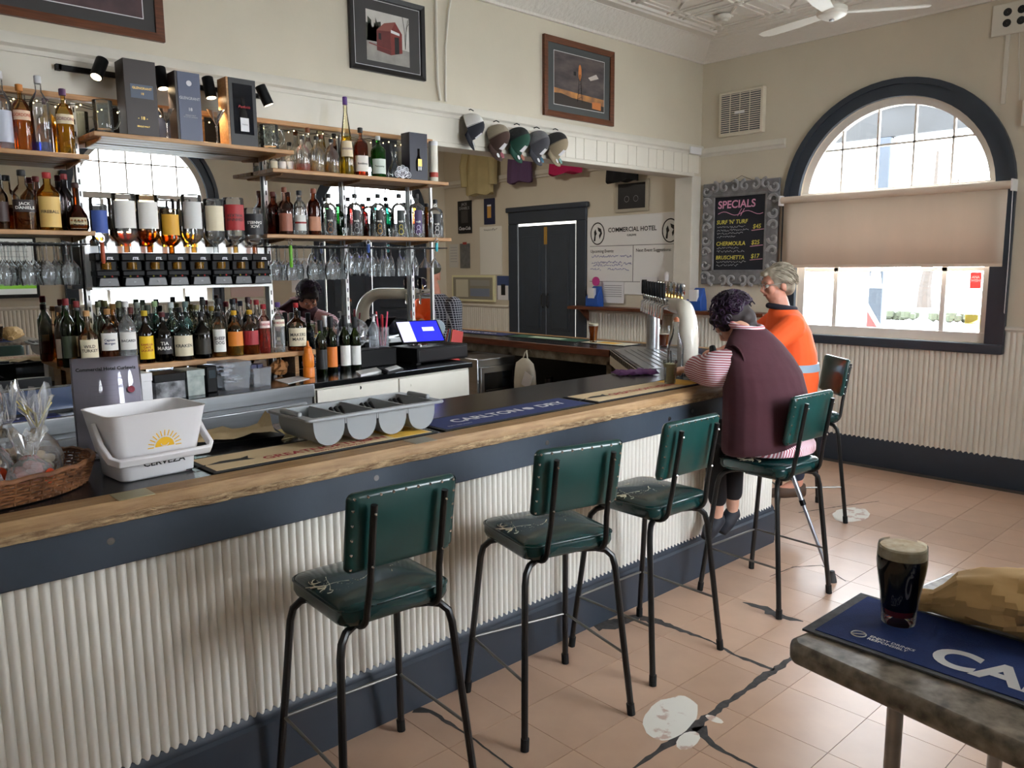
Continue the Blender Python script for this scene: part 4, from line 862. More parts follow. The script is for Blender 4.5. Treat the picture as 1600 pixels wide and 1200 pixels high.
def mug(px, base, top, w, z, Y, label, dimple=False):
    p = ony(px, base, Y); h = ony(px, top, Y).z-z; r = w/2*depth((p.x, Y, z))/FPX
    t = thing('beer_mug', label, 'mug', (p.x, Y, z)); g = G()
    pr = [(.001, .008), (r*.93, 0), (r, .006), (r, h*.3), (r, h*.7), (r*1.02, h), (r*.93, h-.002), (r*.9, .02), (.001, .018)]
    g.lathe(pr, 18, caps=False); g.build('glass_body', glass('mug_glass', (240, 244, 242), 1.0, .05, body=.05), t)
    if dimple:
        for i in range(3):
            for k in range(10): a = 2*pi*(k+.5*(i % 2))/10; G().sphere((r*1.0*cos(a), r*1.0*sin(a), h*(.28+.2*i)), r*.2, 8).build('dimple', glass('mug_glass', (240, 244, 242), 1.0, .05, body=.05), t)
    hx = [(r, 0, h*.85), (r*1.5, 0, h*.88), (r*1.75, 0, h*.7), (r*1.7, 0, h*.4), (r*1.3, 0, h*.2), (r*.98, 0, h*.18)]
    G().tube(hx, r*.13, 8).build('handle', glass('mug_glass', (240, 244, 242), 1.0, .05, body=.05), t)
    return t
mg_ = mug(163, 207, 158, 28, SB, 4.33, 'plain straight glass beer mug beside the dark whisky box'); 
mug(422, 238, 196, 28, SB-.001, 4.34, 'dimpled glass beer mug beside the black window box', True)
def martini(px, base, top, w, z, Y, label):
    p = ony(px, base, Y); h = ony(px, top, Y).z-z; r = w/2*depth((p.x, Y, z))/FPX
    t = thing('martini_glass', label, 'glass', (p.x, Y, z), group='cocktail glasses between the gift boxes')
    gm = glass('warm_clear_glass', (250, 246, 240), 1.0, .03, body=.06)
    G().lathe([(.001, h*.5), (r, h)], 20, caps=False).build('bowl', gm, t); G().lathe([(.0045, .004), (.0035, h*.3), (.006, h*.5)], 10).build('stem', gm, t); G().lathe([(.001, .005), (r*.62, .001), (r*.62, 0), (.001, 0)], 20, caps=False).build('foot', gm, t)
martini(262, 219, 168, 26, SB, 4.31, 'martini glass between the brown and blue whisky boxes'); martini(340, 226, 170, 30, SB, 4.31, 'martini glass between the blue and black boxes')
# ------------------------------------------------------------------ spirit dispensers with upturned bottles
rk = thing('dispenser_rack', 'white rail and rack frame carrying the spirit dispensers', 'rack', (1.21, 4.36, 1.60))
G().box(0, .95, -.045, .045, 0, .016).box(0, .95, .03, .045, .016, .22).build('rail', M_std, rk, bevel=.002)
xs = [ony(px, 420, 4.30).x for px in (165, 205, 241, 275, 310, 344, 375, 405)]
for i in range(7):
    xm = (xs[i]+xs[i+1])/2-1.21; G().prism([(xm-.02, .20), (xm+.02, .20), (xm+.02, .25), (xm, .275), (xm-.02, .25)], .026, .034, T=Matrix(((1, 0, 0, 0), (0, 0, 1, 0), (0, 1, 0, 0), (0, 0, 0, 1)))).build('picket', M_std, rk)
proto = thing('spirit_dispenser', '', 'dispenser', (0, 0, 0), group='black spirit dispensers')
db = G().box(-.056, .056, -.04, .06, .125, .165).box(-.050, .050, -.012, .06, .0, .13).box(-.054, .054, -.036, .06, .05, .08); db.build('housing', M_black, proto, bevel=.006)
G().prism([(-.05, .0), (.05, .0), (.042, .045), (-.042, .045)], .0, .03, T=Matrix(((1, 0, 0, 0), (0, 0, -1, -.01), (0, 1, 0, 0), (0, 0, 0, 1)))).build('drip_cup', mat('charcoal_plastic', (34, 36, 40), .35), proto, bevel=.004)
G().lathe([(.022, .085), (.022, .12)], 16, (0, -.018, 0)).build('measure_chamber', glass('amber_chamber', (226, 170, 60), .6, .05, body=.2), proto)
text('STIL', .017, mat('silver_print', (220, 222, 226), .4), proto, frameT((.012, -.0412, .138), (1, 0, 0), (0, 0, 1)), .0006, shear=.2)
text('30', .011, mat('grey_print', (150, 154, 160), .4), proto, frameT((0, -.0425, .022), (1, 0, 0), (0, 0, 1)))
for sx in (-.018, .016): G().sphere((sx, -.037, .05), .005, 8).build('indicator', mat('red_lens', (200, 60, 60), .3) if sx > 0 else mat('green_lens', (150, 150, 60), .3), proto)
inv = [(170, 320, 25, (60, 90, 170), (240, 244, 250), CLR, 'upturned clear vodka bottle with blue print', None, .3),
 (205, 303, 34, WHT, CG, AMB, 'upturned whiskey bottle with white label and red seal', None, .34), (241, 305, 32, WHT, (250, 226, 190), (190, 100, 30), 'upturned whisky bottle with white label and script', None, .42),
 (275, 327, 28, (226, 170, 50), (246, 224, 190), (210, 130, 40), 'upturned bottle with slanted yellow label', None, .5), (310, 305, 30, (214, 214, 212), CG, (226, 170, 60), 'upturned bottle with pale label and gold band', None, .36),
 (344, 312, 30, CREAM, CG, CLR, 'upturned clear bottle with patterned cream label', None, .3), (375, 310, 32, (170, 40, 44), CG, (230, 180, 70), 'upturned bottle with slanted red label', 'JOHNNIE\nWALKER', .2), (405, 326, 30, (30, 30, 34), CG, (180, 100, 40), 'upturned square bottle with black label', 'JACK\nDANIELS', .25)]
dlab = ['beneath the blue printed vodka', 'beneath the red seal whiskey', 'beneath the script label whisky', 'beneath the yellow label bottle', 'beneath the gold banded bottle', 'beneath the cream label bottle', 'beneath the red label bottle', 'beneath the black label bottle']
for i, (px, tp, w, lb, gc, lc, lab, tx, fi) in enumerate(inv):
    d = proto if i == 0 else clone(proto)
    d.location = (xs[i], 4.30, 1.6175); d['label'] = 'black spirit dispenser '+dlab[i]
    Y = 4.34; zt = ony(px, tp, Y).z; H = zt-1.765; R = w/2*depth((xs[i], Y, 1.9))/FPX
    bottle((xs[i], Y, 1.765), R, H, 'flask', gc, lc, fi, None, lb, lab, group='upturned bottles in the dispensers', txt=tx, tcol=(180, 40, 40) if lb == WHT else (40, 40, 44) if lb[0] > 100 else WHT, lz=(.12, .55), inv=True, neck=.014)
for px, tp, c, nm in ((188, 320, (216, 150, 50), 'gold'), (222, 318, (150, 70, 30), 'brown'), (258, 330, (226, 190, 60), 'yellow'), (292, 312, (226, 150, 40), 'amber'), (326, 318, (230, 190, 90), 'straw')):
    Y = 4.44; p = ony(px, 380, Y); zt = ony(px, tp, Y).z
    bottle((p.x, Y, 1.79), .034, zt-1.79, 'flask', CG, c, .4, None, (210, 204, 190), 'rear upturned bottle with %s spirit behind the dispensers' % nm, group='rear upturned bottles', lz=(.2, .5), inv=True)
def opener(px, y0, y1, col, label, Y=4.25):
    a, b = ony(px, y0, Y), ony(px, y1, Y); t = thing('bottle_opener', label, 'bottle opener', (a.x, Y, b.z)); h = a.z-b.z
    G().lathe([(.006, 0), (.010, .01), (.010, h*.68), (.006, h*.72)], 12).build('handle', mat('opener_%d' % col[0], col, .4, var=.2, vscale=60), t)
    G().tube([(.012*cos(u), 0, h*.84+.016*sin(u)) for u in [2*pi*k/14 for k in range(14)]], .003, 6, closed=True).build('ring', M_chrome, t)
opener(158, 365, 412, (176, 74, 40), 'bottle opener with orange patterned handle hanging by the dispensers'); opener(453, 370, 418, (106, 176, 44), 'bottle opener with lime green handle hanging under the shelf')
opener(575, 376, 395, (54, 92, 170), 'small blue bottle opener hanging under the shelf'); opener(682, 374, 393, (70, 190, 200), 'turquoise opener on a red tie at the shelf end')
# ------------------------------------------------------------------ hanging stemware
M_stem = glass('stemware', (246, 249, 250), 1.0, .02, body=.11)
def rack(x0, x1, label):
    t = thing('glass_rack', label, 'glass rack', (x0, 4.40, 1.813)); w = x1-x0; n = int(w/.075)
    for k in range(n+1): G().tube([(w*k/n, -.11, .012), (w*k/n, .10, .012)], .003, 6).build('rack_wire', M_dark, t)
    for y_ in (-.11, .10): G().tube([(0, y_, .012), (w, y_, .012)], .003, 6).build('rack_wire', M_dark, t)
rack(.4, 1.215, 'black wire rack of wine glasses under the dark bottle shelf'); rack(2.2, 3.42, 'black wire rack of stemware under the clear bottle shelf')
def stem_mesh(kind):
    pr = {'wine': [(.034, 0), (.034, .003), (.004, .008), (.0035, .085), (.012, .097), (.034, .125), (.040, .155), (.037, .185), (.031, .215)],
          'flute': [(.03, 0), (.03, .003), (.004, .008), (.004, .06), (.014, .08), (.025, .12), (.026, .16), (.022, .20)],
          'tumbler': [(.03, 0), (.03, .003), (.005, .008), (.005, .04), (.02, .055), (.033, .10), (.034, .15), (.029, .18)],
          'martini': [(.034, 0), (.034, .003), (.004, .008), (.0035, .075), (.006, .08), (.05, .145)]}[kind]
    return G().lathe([(.001, 0)]+pr, 18, caps=False, T=Tm(rx=pi)).mesh('stem_glass', M_stem, True, 60)
SM = {k: stem_mesh(k) for k in ('wine', 'flute', 'tumbler', 'martini')}
gl = [('wine', (4, 14, 27, 42, 52, 68, 74, 86, 95, 105, 113), 1.8325, 'wine glass hanging upside down beneath the dark bottle shelf', 'wine glasses under the dark bottle shelf'),
      ('wine', (427, 437, 446, 455, 465, 475, 488, 497, 504, 516, 524, 534), 1.8325, 'wine glass hanging upside down beneath the dark red bottles', 'wine glasses under the clear bottle shelf'),
      ('tumbler', (545, 558, 571), 1.8325, 'short stemmed glass hanging between wine glasses and beer glasses', 'short stemmed glasses'),
      ('flute', (582, 588, 597, 604, 611), 1.8325, 'slim tapered glass hanging mid rack under the clear bottles', 'slim glasses mid rack'),
      ('flute', (625, 636, 648), 1.8325, 'champagne flute hanging near the mirror end', 'champagne flutes'), ('martini', (664, 679), 1.8325, 'martini glass hanging upside down at the rack end', 'hanging martini glasses')]
for kd, pxs, z, lab, grp in gl:
    for i, px in enumerate(pxs):
        Y = (4.31, 4.395, 4.475)[i % 3]; p = ony(px, 410, Y)
        o = ob('wine_glass' if kd == 'wine' else 'stemmed_glass', SM[kd]); o.location = (p.x, Y, z); o.scale = (.94,)*3; tag(o, lab, 'glass', grp)
# ------------------------------------------------------------------ things on the back counter
def cbox(name, x0, x1, y0, y1, Y, d, m, label, cat='box', bevel=.003):
    a, b = ony(x0, y1, Y), ony(x1, y1, Y); h = ony((x0+x1)/2, y0, Y).z-CT
    t = thing(name, label, cat, ((a.x+b.x)/2, Y+d/2, CT), ang); w = b.x-a.x
    return t, w, max(h, .03)
t, w, h = cbox('storage_box', 180, 237, 585, 612, 3.90, .16, None, 'white lidded storage box under the pine shelf'); G().box(-w/2, w/2, -.08, .08, 0, h*.72).build('base', M_white, t, bevel=.002); G().box(-w/2-.003, w/2+.003, -.083, .083, h*.72, h).build('lid', M_white, t, bevel=.002)
t, w, h = cbox('patterned_tin', 240, 289, 584, 610, 3.92, .16, None, 'black tin with silver flower pattern under the pine shelf'); G().box(-w/2, w/2, -.08, .08, 0, h*.7).build('base', mat('black_flower_tin', (40, 40, 44), .3, col2=(170, 172, 178), vscale=22), t, bevel=.003); G().box(-w/2-.003, w/2+.003, -.083, .083, h*.7, h).build('lid', M_black, t, bevel=.002)
t, w, h = cbox('patterned_box', 291, 319, 578, 605, 3.95, .14, None, 'grey green box with scroll pattern beside the black tin'); G().box(-w/2, w/2, -.07, .07, 0, h*.75).build('base', mat('scroll_box', (176, 184, 178), .4, col2=(140, 152, 148), vscale=26), t, bevel=.002); G().box(-w/2-.002, w/2+.002, -.072, .072, h*.75, h).build('lid', mat('scroll_box', (176, 184, 178), .4), t)
t, w, h = cbox('card_machine', 322, 340, 572, 602, 3.98, .10, None, 'small black card machine beside the scroll box', 'card machine'); G().box(-w/2, w/2, -.05, .05, 0, h).build('body', M_black, t, bevel=.006); G().box(-w*.3, w*.3, -.052, -.05, h*.55, h*.85).build('screen', mat('dull_screen', (50, 60, 66), .2), t)
M_tub = glass('frosted_tub', (226, 230, 236), .7, .25, body=.25)
t, w, h = cbox('plastic_tub', 347, 392, 566, 593, 3.97, .16, None, 'clear plastic tub of packets', 'tub'); G().loft([[(sx*w/2*k, sy*.08*k, z) for sx, sy in ((-1, -1), (1, -1), (1, 1), (-1, 1))] for k, z in ((.88, 0), (1, h*.85), (1.04, h*.85), (1.04, h))]).build('tub_body', M_tub, t, bevel=.004)
for k in range(7): G().cbox((random.uniform(-.3, .3)*w, random.uniform(-.04, .04), h*(.3+.08*k)), (w*.3, .05, .008), T=None).build('packet', M_white if k % 2 else mat('foil_packet', (176, 180, 188), .3, .5), t)
t, w, h = cbox('plastic_tub', 394, 424, 575, 590, 4.0, .12, None, 'shallow plastic tub with dark blue packets', 'tub'); G().loft([[(sx*w/2*k, sy*.06*k, z) for sx, sy in ((-1, -1), (1, -1), (1, 1), (-1, 1))] for k, z in ((.9, 0), (1, h), (1.03, h))], caps=True).build('tub_body', M_tub, t)
for k in range(4): G().cbox((-.03+.02*k, 0, h+.006), (.03, .06, .02), T=Tm(rz=k*.4)).build('packet', mat('navy_packet', (34, 40, 80), .4), t)
def crumple(name, c, r, m, label, cat, seed=0, sz=.7, n=14):
    g = G(); g.sphere((0, 0, 0), 1, n); rnd = random.Random(seed)
    g.v = [tuple(V(v)*(1+rnd.uniform(-.28, .22))) for v in g.v]; lo = min(v[2] for v in g.v)
    g.v = [(v[0]*r[0], v[1]*r[1], (v[2]-lo)*r[2]*sz) for v in g.v]
    o = g.build(name, m, smooth=False); o.location = c; return tag(o, label, cat)
p = onz(442, 587, CT); crumple('paper_bag', (p.x-.02, p.y, CT), (.05, .045, .06), mat('brown_wrap', (176, 120, 70), .7), 'small crumpled brown snack bag on the back counter', 'bag', 3)
p = onz(428, 577, CT); crumple('crumpled_plastic', (p.x-.03, p.y+.02, CT), (.05, .03, .07), mat('white_wrap', (214, 214, 212), .4), 'crumpled white plastic wrap beside the brown snack bag', 'wrapper', 5)
def sheet(name, pts, z, m, label, cat, th=.002):
    P = [onz(x_, y_, z) for x_, y_ in pts]; c = sum(P, V((0, 0, 0)))/len(P)
    o = G().prism([(p_.x-c.x, p_.y-c.y) for p_ in P], 0, th).build(name, m, smooth=False); o.location = (c.x, c.y, z+.0005); return tag(o, label, cat)
sheet('paper_sheet', [(430, 594), (466, 588), (484, 592), (450, 600)], CT, M_white, 'loose white papers beside the snack bag', 'paper')
sheet('notepad', [(556, 583), (588, 577), (596, 582), (564, 589)], CT, M_white, 'white notepad lying before the till', 'notepad', .012)
a, b = onz(524, 578, CT), onz(556, 573, CT); pn = thing('marker_pen', 'blue marker pen lying on the back counter', 'pen', (a.x, a.y, CT)); G().cyl((0, 0, .008), (b.x-a.x, b.y-a.y, .008), .007, 10).build('barrel', mat('blue_pen', (40, 80, 190), .4), pn); d_ = (b-a).normalized(); G().cyl(((b-a).x, (b-a).y, .008), ((b-a).x+d_.x*.03, (b-a).y+d_.y*.03, .008), .008, 10).build('pen_cap', M_white, pn)
sheet('receipt_dish', [(596, 580), (620, 574), (630, 579), (606, 585)], CT, M_black, 'black dish with a curled receipt before the till', 'dish', .014)
sheet('receipt', [(601, 576), (619, 571), (627, 575), (608, 580)], CT+.015, M_white, 'curled white receipt lying on the black dish', 'receipt')
# till: cash drawer and tilted tablet
p = onz(652, 570, CT); q = onz(727, 561, CT); ta = atan2(q.y-p.y, q.x-p.x); tw = min((q-p).length, .5)
till = thing('cash_register', 'black cash drawer with a tilted tablet screen on top', 'cash register', (p.x, p.y, CT), ang)
tw = .46; td = .27
G().box(0, tw, 0, td, .008, .105).build('drawer_case', M_black, till, bevel=.006); G().box(.012, tw-.012, -.004, .004, .016, .092).build('drawer_front', mat('black_drawer', (24, 24, 27), .3), till, bevel=.004)
G().lathe([(.001, -.008), (.009, -.006), (.011, 0)], 12, T=Tm((tw*.52, -.003, .05), rx=pi/2)).build('lock', M_chrome, till)
for x_ in (.03, tw-.03): G().box(x_-.02, x_+.02, .02, .06, 0, .008).build('foot', M_rub, till)
G().cyl((.13, .14, .105), (.13, .14, .115), .07, 20).cyl((.13, .15, .11), (.13, .14, .17), .018, 12).build('tablet_stand', M_chrome, till)
Ts = Tm((.11, .09, .20), rz=-.35, rx=radians(42)); sc_ = G().box(-.15, .15, -.10, .10, -.006, .006, T=Ts).build('tablet', M_black, till, bevel=.003)
G().quad(*[Ts @ V(v) for v in ((-.14, -.09, .0066), (-.05, -.09, .0066), (-.05, .09, .0066), (-.14, .09, .0066))]).build('screen_pale', mat('screen_lilac', (206, 206, 240), .3, emit=.7), sc_, smooth=False)
G().quad(*[Ts @ V(v) for v in ((-.05, -.09, .0066), (.14, -.09, .0066), (.14, .09, .0066), (-.05, .09, .0066))]).build('screen_blue', mat('screen_blue', (36, 40, 222), .3, emit=.9), sc_, smooth=False)
G().quad(*[Ts @ V(v) for v in ((.02, .0, .007), (.10, .0, .007), (.10, .035, .007), (.02, .035, .007))]).build('screen_box', mat('screen_white', (210, 215, 250), .3, emit=.8), sc_, smooth=False)
# clutter right of the wine: clear bag, sanitiser, pink sponge jar, black boxes
p = onz(580, 545, CT); cl = crumple('clear_bag', (2.74, 4.36, CT+.11), (.07, .06, .12), glass('clear_film', (236, 238, 240), 1.0, .15, body=.15), 'crumpled clear plastic bag of cups on black boxes', 'bag', 8)
o = tag(G().box(-.16, .14, -.06, .09, 0, .11).build('speaker_box', M_black, bevel=.006), 'low black box behind the wine bottles', 'box'); o.location = (2.84, 4.34, CT)
san = thing('hand_sanitiser', 'clear pump bottle beside the till', 'bottle', (2.85, 4.34, CT+.11)); G().lathe([(.03, 0), (.032, .004), (.032, .13), (.014, .16), (.014, .17)], 16).build('bottle_body', M_tub, san); G().cyl((0, 0, .17), (0, 0, .215), .009, 10).tube([(0, 0, .215), (-.0, -.035, .212)], .006, 8).build('pump', M_white, san)
jar = thing('tool_jar', 'glass jar of pink and red tools beside the till', 'jar', (2.935, 4.37, CT+.11)); G().lathe([(.035, 0), (.04, .005), (.042, .13)], 16, caps=False).build('jar_glass', M_tub, jar)
for k in range(6): a = k*1.05; G().cyl((.015*cos(a), .015*sin(a), .01), (.04*cos(a), .04*sin(a), .19+.02*(k % 3)), .006, 6).build('tool', mat('pink_tool', (214, 80, 110), .4) if k % 2 else mat('red_tool', (186, 40, 50), .4), jar)
# trays and display case at the far left of the counter
t = thing('display_tray', 'dark blue drip tray display case beside the menu', 'case', (.80, 3.98, CT), ang); G().box(-.2, .18, -.06, .2, 0, .012).box(-.2, .18, .18, .2, 0, .13).build('base', M_black, t); G().box(-.2, .18, -.062, -.058, .012, .11).build('blue_front', mat('tray_blue', (40, 58, 90), .25), t); G().box(-.2, .18, -.065, -.055, .11, .118).build('chrome_edge', M_chrome, t)
o = tag(G().lathe([(.045, 0)]+[(.047 if k % 2 else .044, .008*k+.004) for k in range(20)]+[(.001, .165)], 20, caps=False).build('cup_stack', M_white), 'stack of white paper cups at the edge of the back counter', 'cups'); o.location = (.52, 3.93, CT)
for k, (x_, z_) in enumerate(((.62, .15), (.70, .185))):
    o = G().box(-.17, .17, -.10, .10, 0, .008).box(-.17, .17, -.10, -.09, .008, .022).box(-.17, .17, .09, .10, .008, .022).box(-.17, -.16, -.10, .10, .008, .022).box(.16, .17, -.10, .10, .008, .022).build('serving_tray', M_black, bevel=.002)
    o.location = (x_, 4.30, CT+z_-.15+(.03 if k else 0)); tag(o, ('lower' if k == 0 else 'upper')+' black serving tray stacked beside the mirror', 'tray', 'stacked serving trays')
mb = thing('bar_mat', 'navy beer bar mat lying on the back counter beside the menu', 'bar mat', (.55, cf(.55)+.045, CT+.0005), ang); G().box(-.30, .35, -.04, .04, 0, .005).build('mat', mat('navy_runner', (36, 42, 92), .8), mb); text('CARLTON \u2666 DRY', .045, M_white, mb, Tm((.02, 0, .0056)), .001)
# ------------------------------------------------------------------ track spotlights over the shelves
tk = thing('light_track', 'black lighting track on the bulkhead above the gift boxes', 'light track', (1.205, 4.545, 2.69)); G().box(0, 1.10, -.012, .012, -.012, .012).build('rail', M_black, tk)
for sx in (0, 1.10): G().box(sx-.012, sx+.012, -.012, .034, -.014, .014).build('end_cap', M_black, tk)
M_lamp = mat('lamp_face', (255, 226, 180), .4, emit=9.0)
for px, py, dx, dy, lab in ((155, 107, -.45, -.35, 'black spotlight tilted down over the clear mug'), (252, 122, .05, -.18, 'black spotlight between the brown and blue boxes'), (327, 137, .06, -.18, 'black spotlight beside the slim blue box'), (413, 149, .38, -.1, 'black spotlight turned aside past the black window box')):
    p = ony(px, py, 4.42); d = V((dx, dy, -.9)).normalized(); t = thing('spotlight', lab, 'spotlight', p, group='track spotlights')
    G().cyl(-d*.055, d*.055, .030, 20).cyl(-d*.057, -d*.05, .026, 20).build('head', M_black, t, bevel=.003)
    G().cyl(d*.0553, d*.0563, .024, 20).build('lamp_face', M_lamp, t)
    G().tube([V((0, 0, 0)), V((0.02, .05, .0)), V((.02, 4.545-4.42, 2.69-p.z))], .008, 8).build('arm', M_black, t)
    l = bpy.data.lights.new('spot_lamp', 'SPOT'); l.energy = 9; l.color = (1, .80, .55); l.spot_size = radians(75); l.spot_blend = .5; l.shadow_soft_size = .02
    lo = bpy.data.objects.new('spot_lamp', l); COL.objects.link(lo); lo.parent = t; lo.location = d*.062; lo.rotation_mode = 'QUATERNION'; lo.rotation_quaternion = d.to_track_quat('-Z', 'Y')
# ------------------------------------------------------------------ things on the bar
Z = BT+.0012
M_runk = mat('runner_rubber', (28, 28, 30), .8); M_rtan = mat('runner_tan', (214, 190, 150), .8, var=.04); M_rnavy = mat('runner_navy', (38, 52, 104), .85, var=.05, vscale=20)
M_red_ink = mat('crimson_ink', (164, 40, 44), .7); M_yel = mat('label_yellow', (236, 186, 70), .7, var=.15, vscale=12)
def runner(x0, x1, y0, y1, z, m, label, rz=0.0):
    t = thing('bar_mat', label, 'bar mat', ((x0+x1)/2, (y0+y1)/2, z), rz); w, d = x1-x0, y1-y0
    G().box(-w/2, w/2, -d/2, d/2, 0, .004).build('rubber_base', M_runk, t, bevel=.001); G().box(-w/2+.018, w/2-.018, -d/2+.018, d/2-.018, .004, .0052).build('printed_face', m, t)
    return t, w, d
def fish_mark(t, x, y, s, z=.0058):
    g = G(); M_ = M_dark
    g.add([(x-s, y-.02*s, z), (x-.3*s, y+.30*s, z), (x+.5*s, y+.22*s, z), (x+.9*s, y+.42*s, z), (x+.72*s, y, z), (x+.9*s, y-.3*s, z), (x+.3*s, y-.16*s, z), (x-.3*s, y-.12*s, z)], [(0, 1, 2, 4, 6, 7), (2, 3, 4), (4, 5, 6)])
    g.tube([(x-s, y, z), (x-1.8*s, y-.15*s, z)], .0015, 4); g.build('fish_mark', M_, t, smooth=False)
t, w, d = runner(1.0, 1.90, 2.462, 2.70, Z, M_rtan, 'tan beer bar mat with red lettering under the grey cutlery tray')
text('GREATNORTHERN', .058, M_red_ink, t, Tm((.0, -.05, .0058)), .0016); text('BREWING COMPANY', .022, M_red_ink, t, Tm((.03, -.09, .0058)), .0006)
fish_mark(t, -.345, -.01, .085); G().box(w/2-.19, w/2-.03, -d/2+.02, d/2-.02, .0053, .0057).build('yellow_end', M_yel, t); fish_mark(t, w/2-.11, -.01, .03, .0062)
t, w, d = runner(1.935, 2.83, 2.462, 2.70, Z, M_rnavy, 'navy beer bar mat with white lettering between two tan mats')
text('CARLTON', .085, M_white, t, Tm((-.12, -.0, .0058)), .0025); text('DRY', .085, M_white, t, Tm((.27, -.0, .0058)), .0025); G().lathe([(.001, 0), (.03, 0)], 6, (.125, 0, .0058), caps=False).build('leaf_emblem', M_white, t); text('ENJOY RESPONSIBLY', .014, M_white, t, Tm((-.33, -.07, .0058)))
t, w, d = runner(2.86, 3.78, 2.462, 2.70, Z, M_rtan, 'tan beer bar mat with red lettering beside the seated woman')
text('GREATNORTHERN', .062, M_red_ink, t, Tm((.0, -.02, .0058)), .0016); fish_mark(t, -.345, -.01, .085); G().box(w/2-.19, w/2-.03, -d/2+.02, d/2-.02, .0053, .0057).build('yellow_end', M_yel, t)
# mats on the right-hand leg
for (y0, y1, m, lab, tx) in ((5.55, 6.5, M_rnavy, 'navy beer bar mat on the far bar leg, beside the red timber edge', 'CARLTON DRY'), (4.62, 5.5, mat('runner_green', (44, 92, 72), .8, var=.1), 'green beer bar mat on the far bar leg', None), (4.09, 4.58, mat('runner_cream', (226, 220, 196), .8, var=.08), 'cream and yellow beer bar mat on the far bar leg by the taps', None)):
    t = thing('bar_mat', lab, 'bar mat', (5.16, (y0+y1)/2, Z)); L = y1-y0
    G().box(-.11, .11, -L/2, L/2, 0, .004).build('rubber_base', M_runk, t); G().box(-.095, .095, -L/2+.015, L/2-.015, .004, .0052).build('printed_face', m, t)
    if tx: text(tx, .08, M_white, t, Tm((0, 0, .0058), rz=pi/2), .002)
    elif y0 < 4.5: G().box(-.06, .06, -.1, .1, .0053, .0057).build('yellow_print', M_yel, t)
    else: G().box(-.05, .05, -.2, .2, .0053, .0057).build('pale_print', mat('pale_green_print', (196, 214, 190), .8), t)
# wicker basket with wrapped treats
M_wick = mat('wicker', (150, 100, 64), .55, col2=(84, 50, 32), vscale=24)
bx_, by_ = .385, 2.71; RX, RY = .33, .235
bk = thing('wicker_basket', 'shallow brown wicker basket tray on the bar', 'basket', (bx_, by_, Z))
G().lathe([(.001, .003), (1.0, .003), (1.0, .008), (.001, .008)], 40, caps=False, T=Matrix.Diagonal((RX*.93, RY*.93, 1, 1))).build('woven_base', M_wick, bk)
N = 52
for k in range(8):
    g = G(); z = .008+.0092*k; f = .93+.07*k/7; pts = []
    for i in range(N*2):
        a = 2*pi*i/(N*2); w = 1+.02*(1 if (i//1+k) % 2 else -1); pts.append((RX*f*w*cos(a), RY*f*w*sin(a), z))
    g.tube(pts, .0037, 5, closed=True); g.build('weave_strand', M_wick, bk)
g = G()
for i in range(N): a = 2*pi*i/N; G_ = g.tube([(RX*.93*cos(a), RY*.93*sin(a), .004), (RX*cos(a), RY*sin(a), .075)], .003, 5)
sp = g.build('stakes', M_wick, bk); sp['kind'] = 'stuff'
g = G(); g.tube([(RX*1.01*cos(2*pi*i/60), RY*1.01*sin(2*pi*i/60), .078+.003*sin(i*2.1)) for i in range(60)], .007, 6, closed=True); g.build('rim', M_wick, bk)
M_film = glass('cellophane', (248, 249, 250), 1.0, .12, body=.24)
def film_bag(c, r, h, label, contents, seed, sticker=None, tie=None):
    rnd = random.Random(seed); t = thing('treat_bag', label, 'treat bag', c, group='cellophane treat bags in the basket')
    for k, (dx, dy, dz, s, m) in enumerate(contents):
        g = G(); g.sphere((0, 0, 0), 1, 10); g.v = [tuple(V(v)*(1+rnd.uniform(-.12, .12))) for v in g.v]
        g.v = [(dx+v[0]*s, dy+v[1]*s*.9, max(.004, dz+v[2]*s*.7)) for v in g.v]; g.build('biscuit', m, t, smooth=False)
    n = 22; rings = []
    for q, (f, z) in enumerate(((.75, .004), (1.0, h*.12), (1.04, h*.28), (.85, h*.42), (.42, h*.54), (.26, h*.60), (.45, h*.74), (.68, h*.9), (.80, h))):
        amp = (.03, .05, .06, .10, .2, .2, .2, .2, .2)[q]
        rings.append([(r*f*(1+rnd.uniform(-amp, amp))*cos(2*pi*k/n), r*f*.85*(1+rnd.uniform(-amp, amp))*sin(2*pi*k/n), z*(1+(rnd.uniform(-.12, .12) if q > 5 else 0))) for k in range(n)])
    G().loft(rings, caps=False).build('film', M_film, t, smooth=False)
    if sticker:
        a, z = sticker; G().lathe([(.001, 0), (.022, 0)], 14, T=frameT((r*1.03*cos(a), r*.9*sin(a), z), (-sin(a), cos(a), 0), (0.0, 0, 1)), caps=False).build('orange_sticker', mat('fluoro_orange', (240, 84, 40), .6), t)
    if tie:
        g = G()
        for k in range(7): a = rnd.uniform(0, 6.28); g.tube([(0, 0, h*.6), (.02*cos(a), .02*sin(a), h*.75), (.05*cos(a+.8), .05*sin(a+.8), h*(.85+.1*rnd.random()))], .0022, 4)
        g.build('ribbon', mat('gold_ribbon', (214, 196, 120), .4, .4), t)
Mc1, Mc2, Mc3, Mc4 = mat('pale_biscuit', (222, 190, 148), .8, var=.2, vscale=40), mat('brown_biscuit', (168, 118, 76), .8, var=.3, vscale=40), mat('pink_sweet', (214, 140, 140), .6), mat('red_sweet', (196, 92, 80), .6)
cont = lambda a, b, s, rnd: [(rnd.uniform(-.026, .026), rnd.uniform(-.020, .020), .026+.013*(k//3), s*rnd.uniform(.75, .95), a if k % 2 else b) for k in range(15)]
R1 = random.Random(11); zb = Z+.010
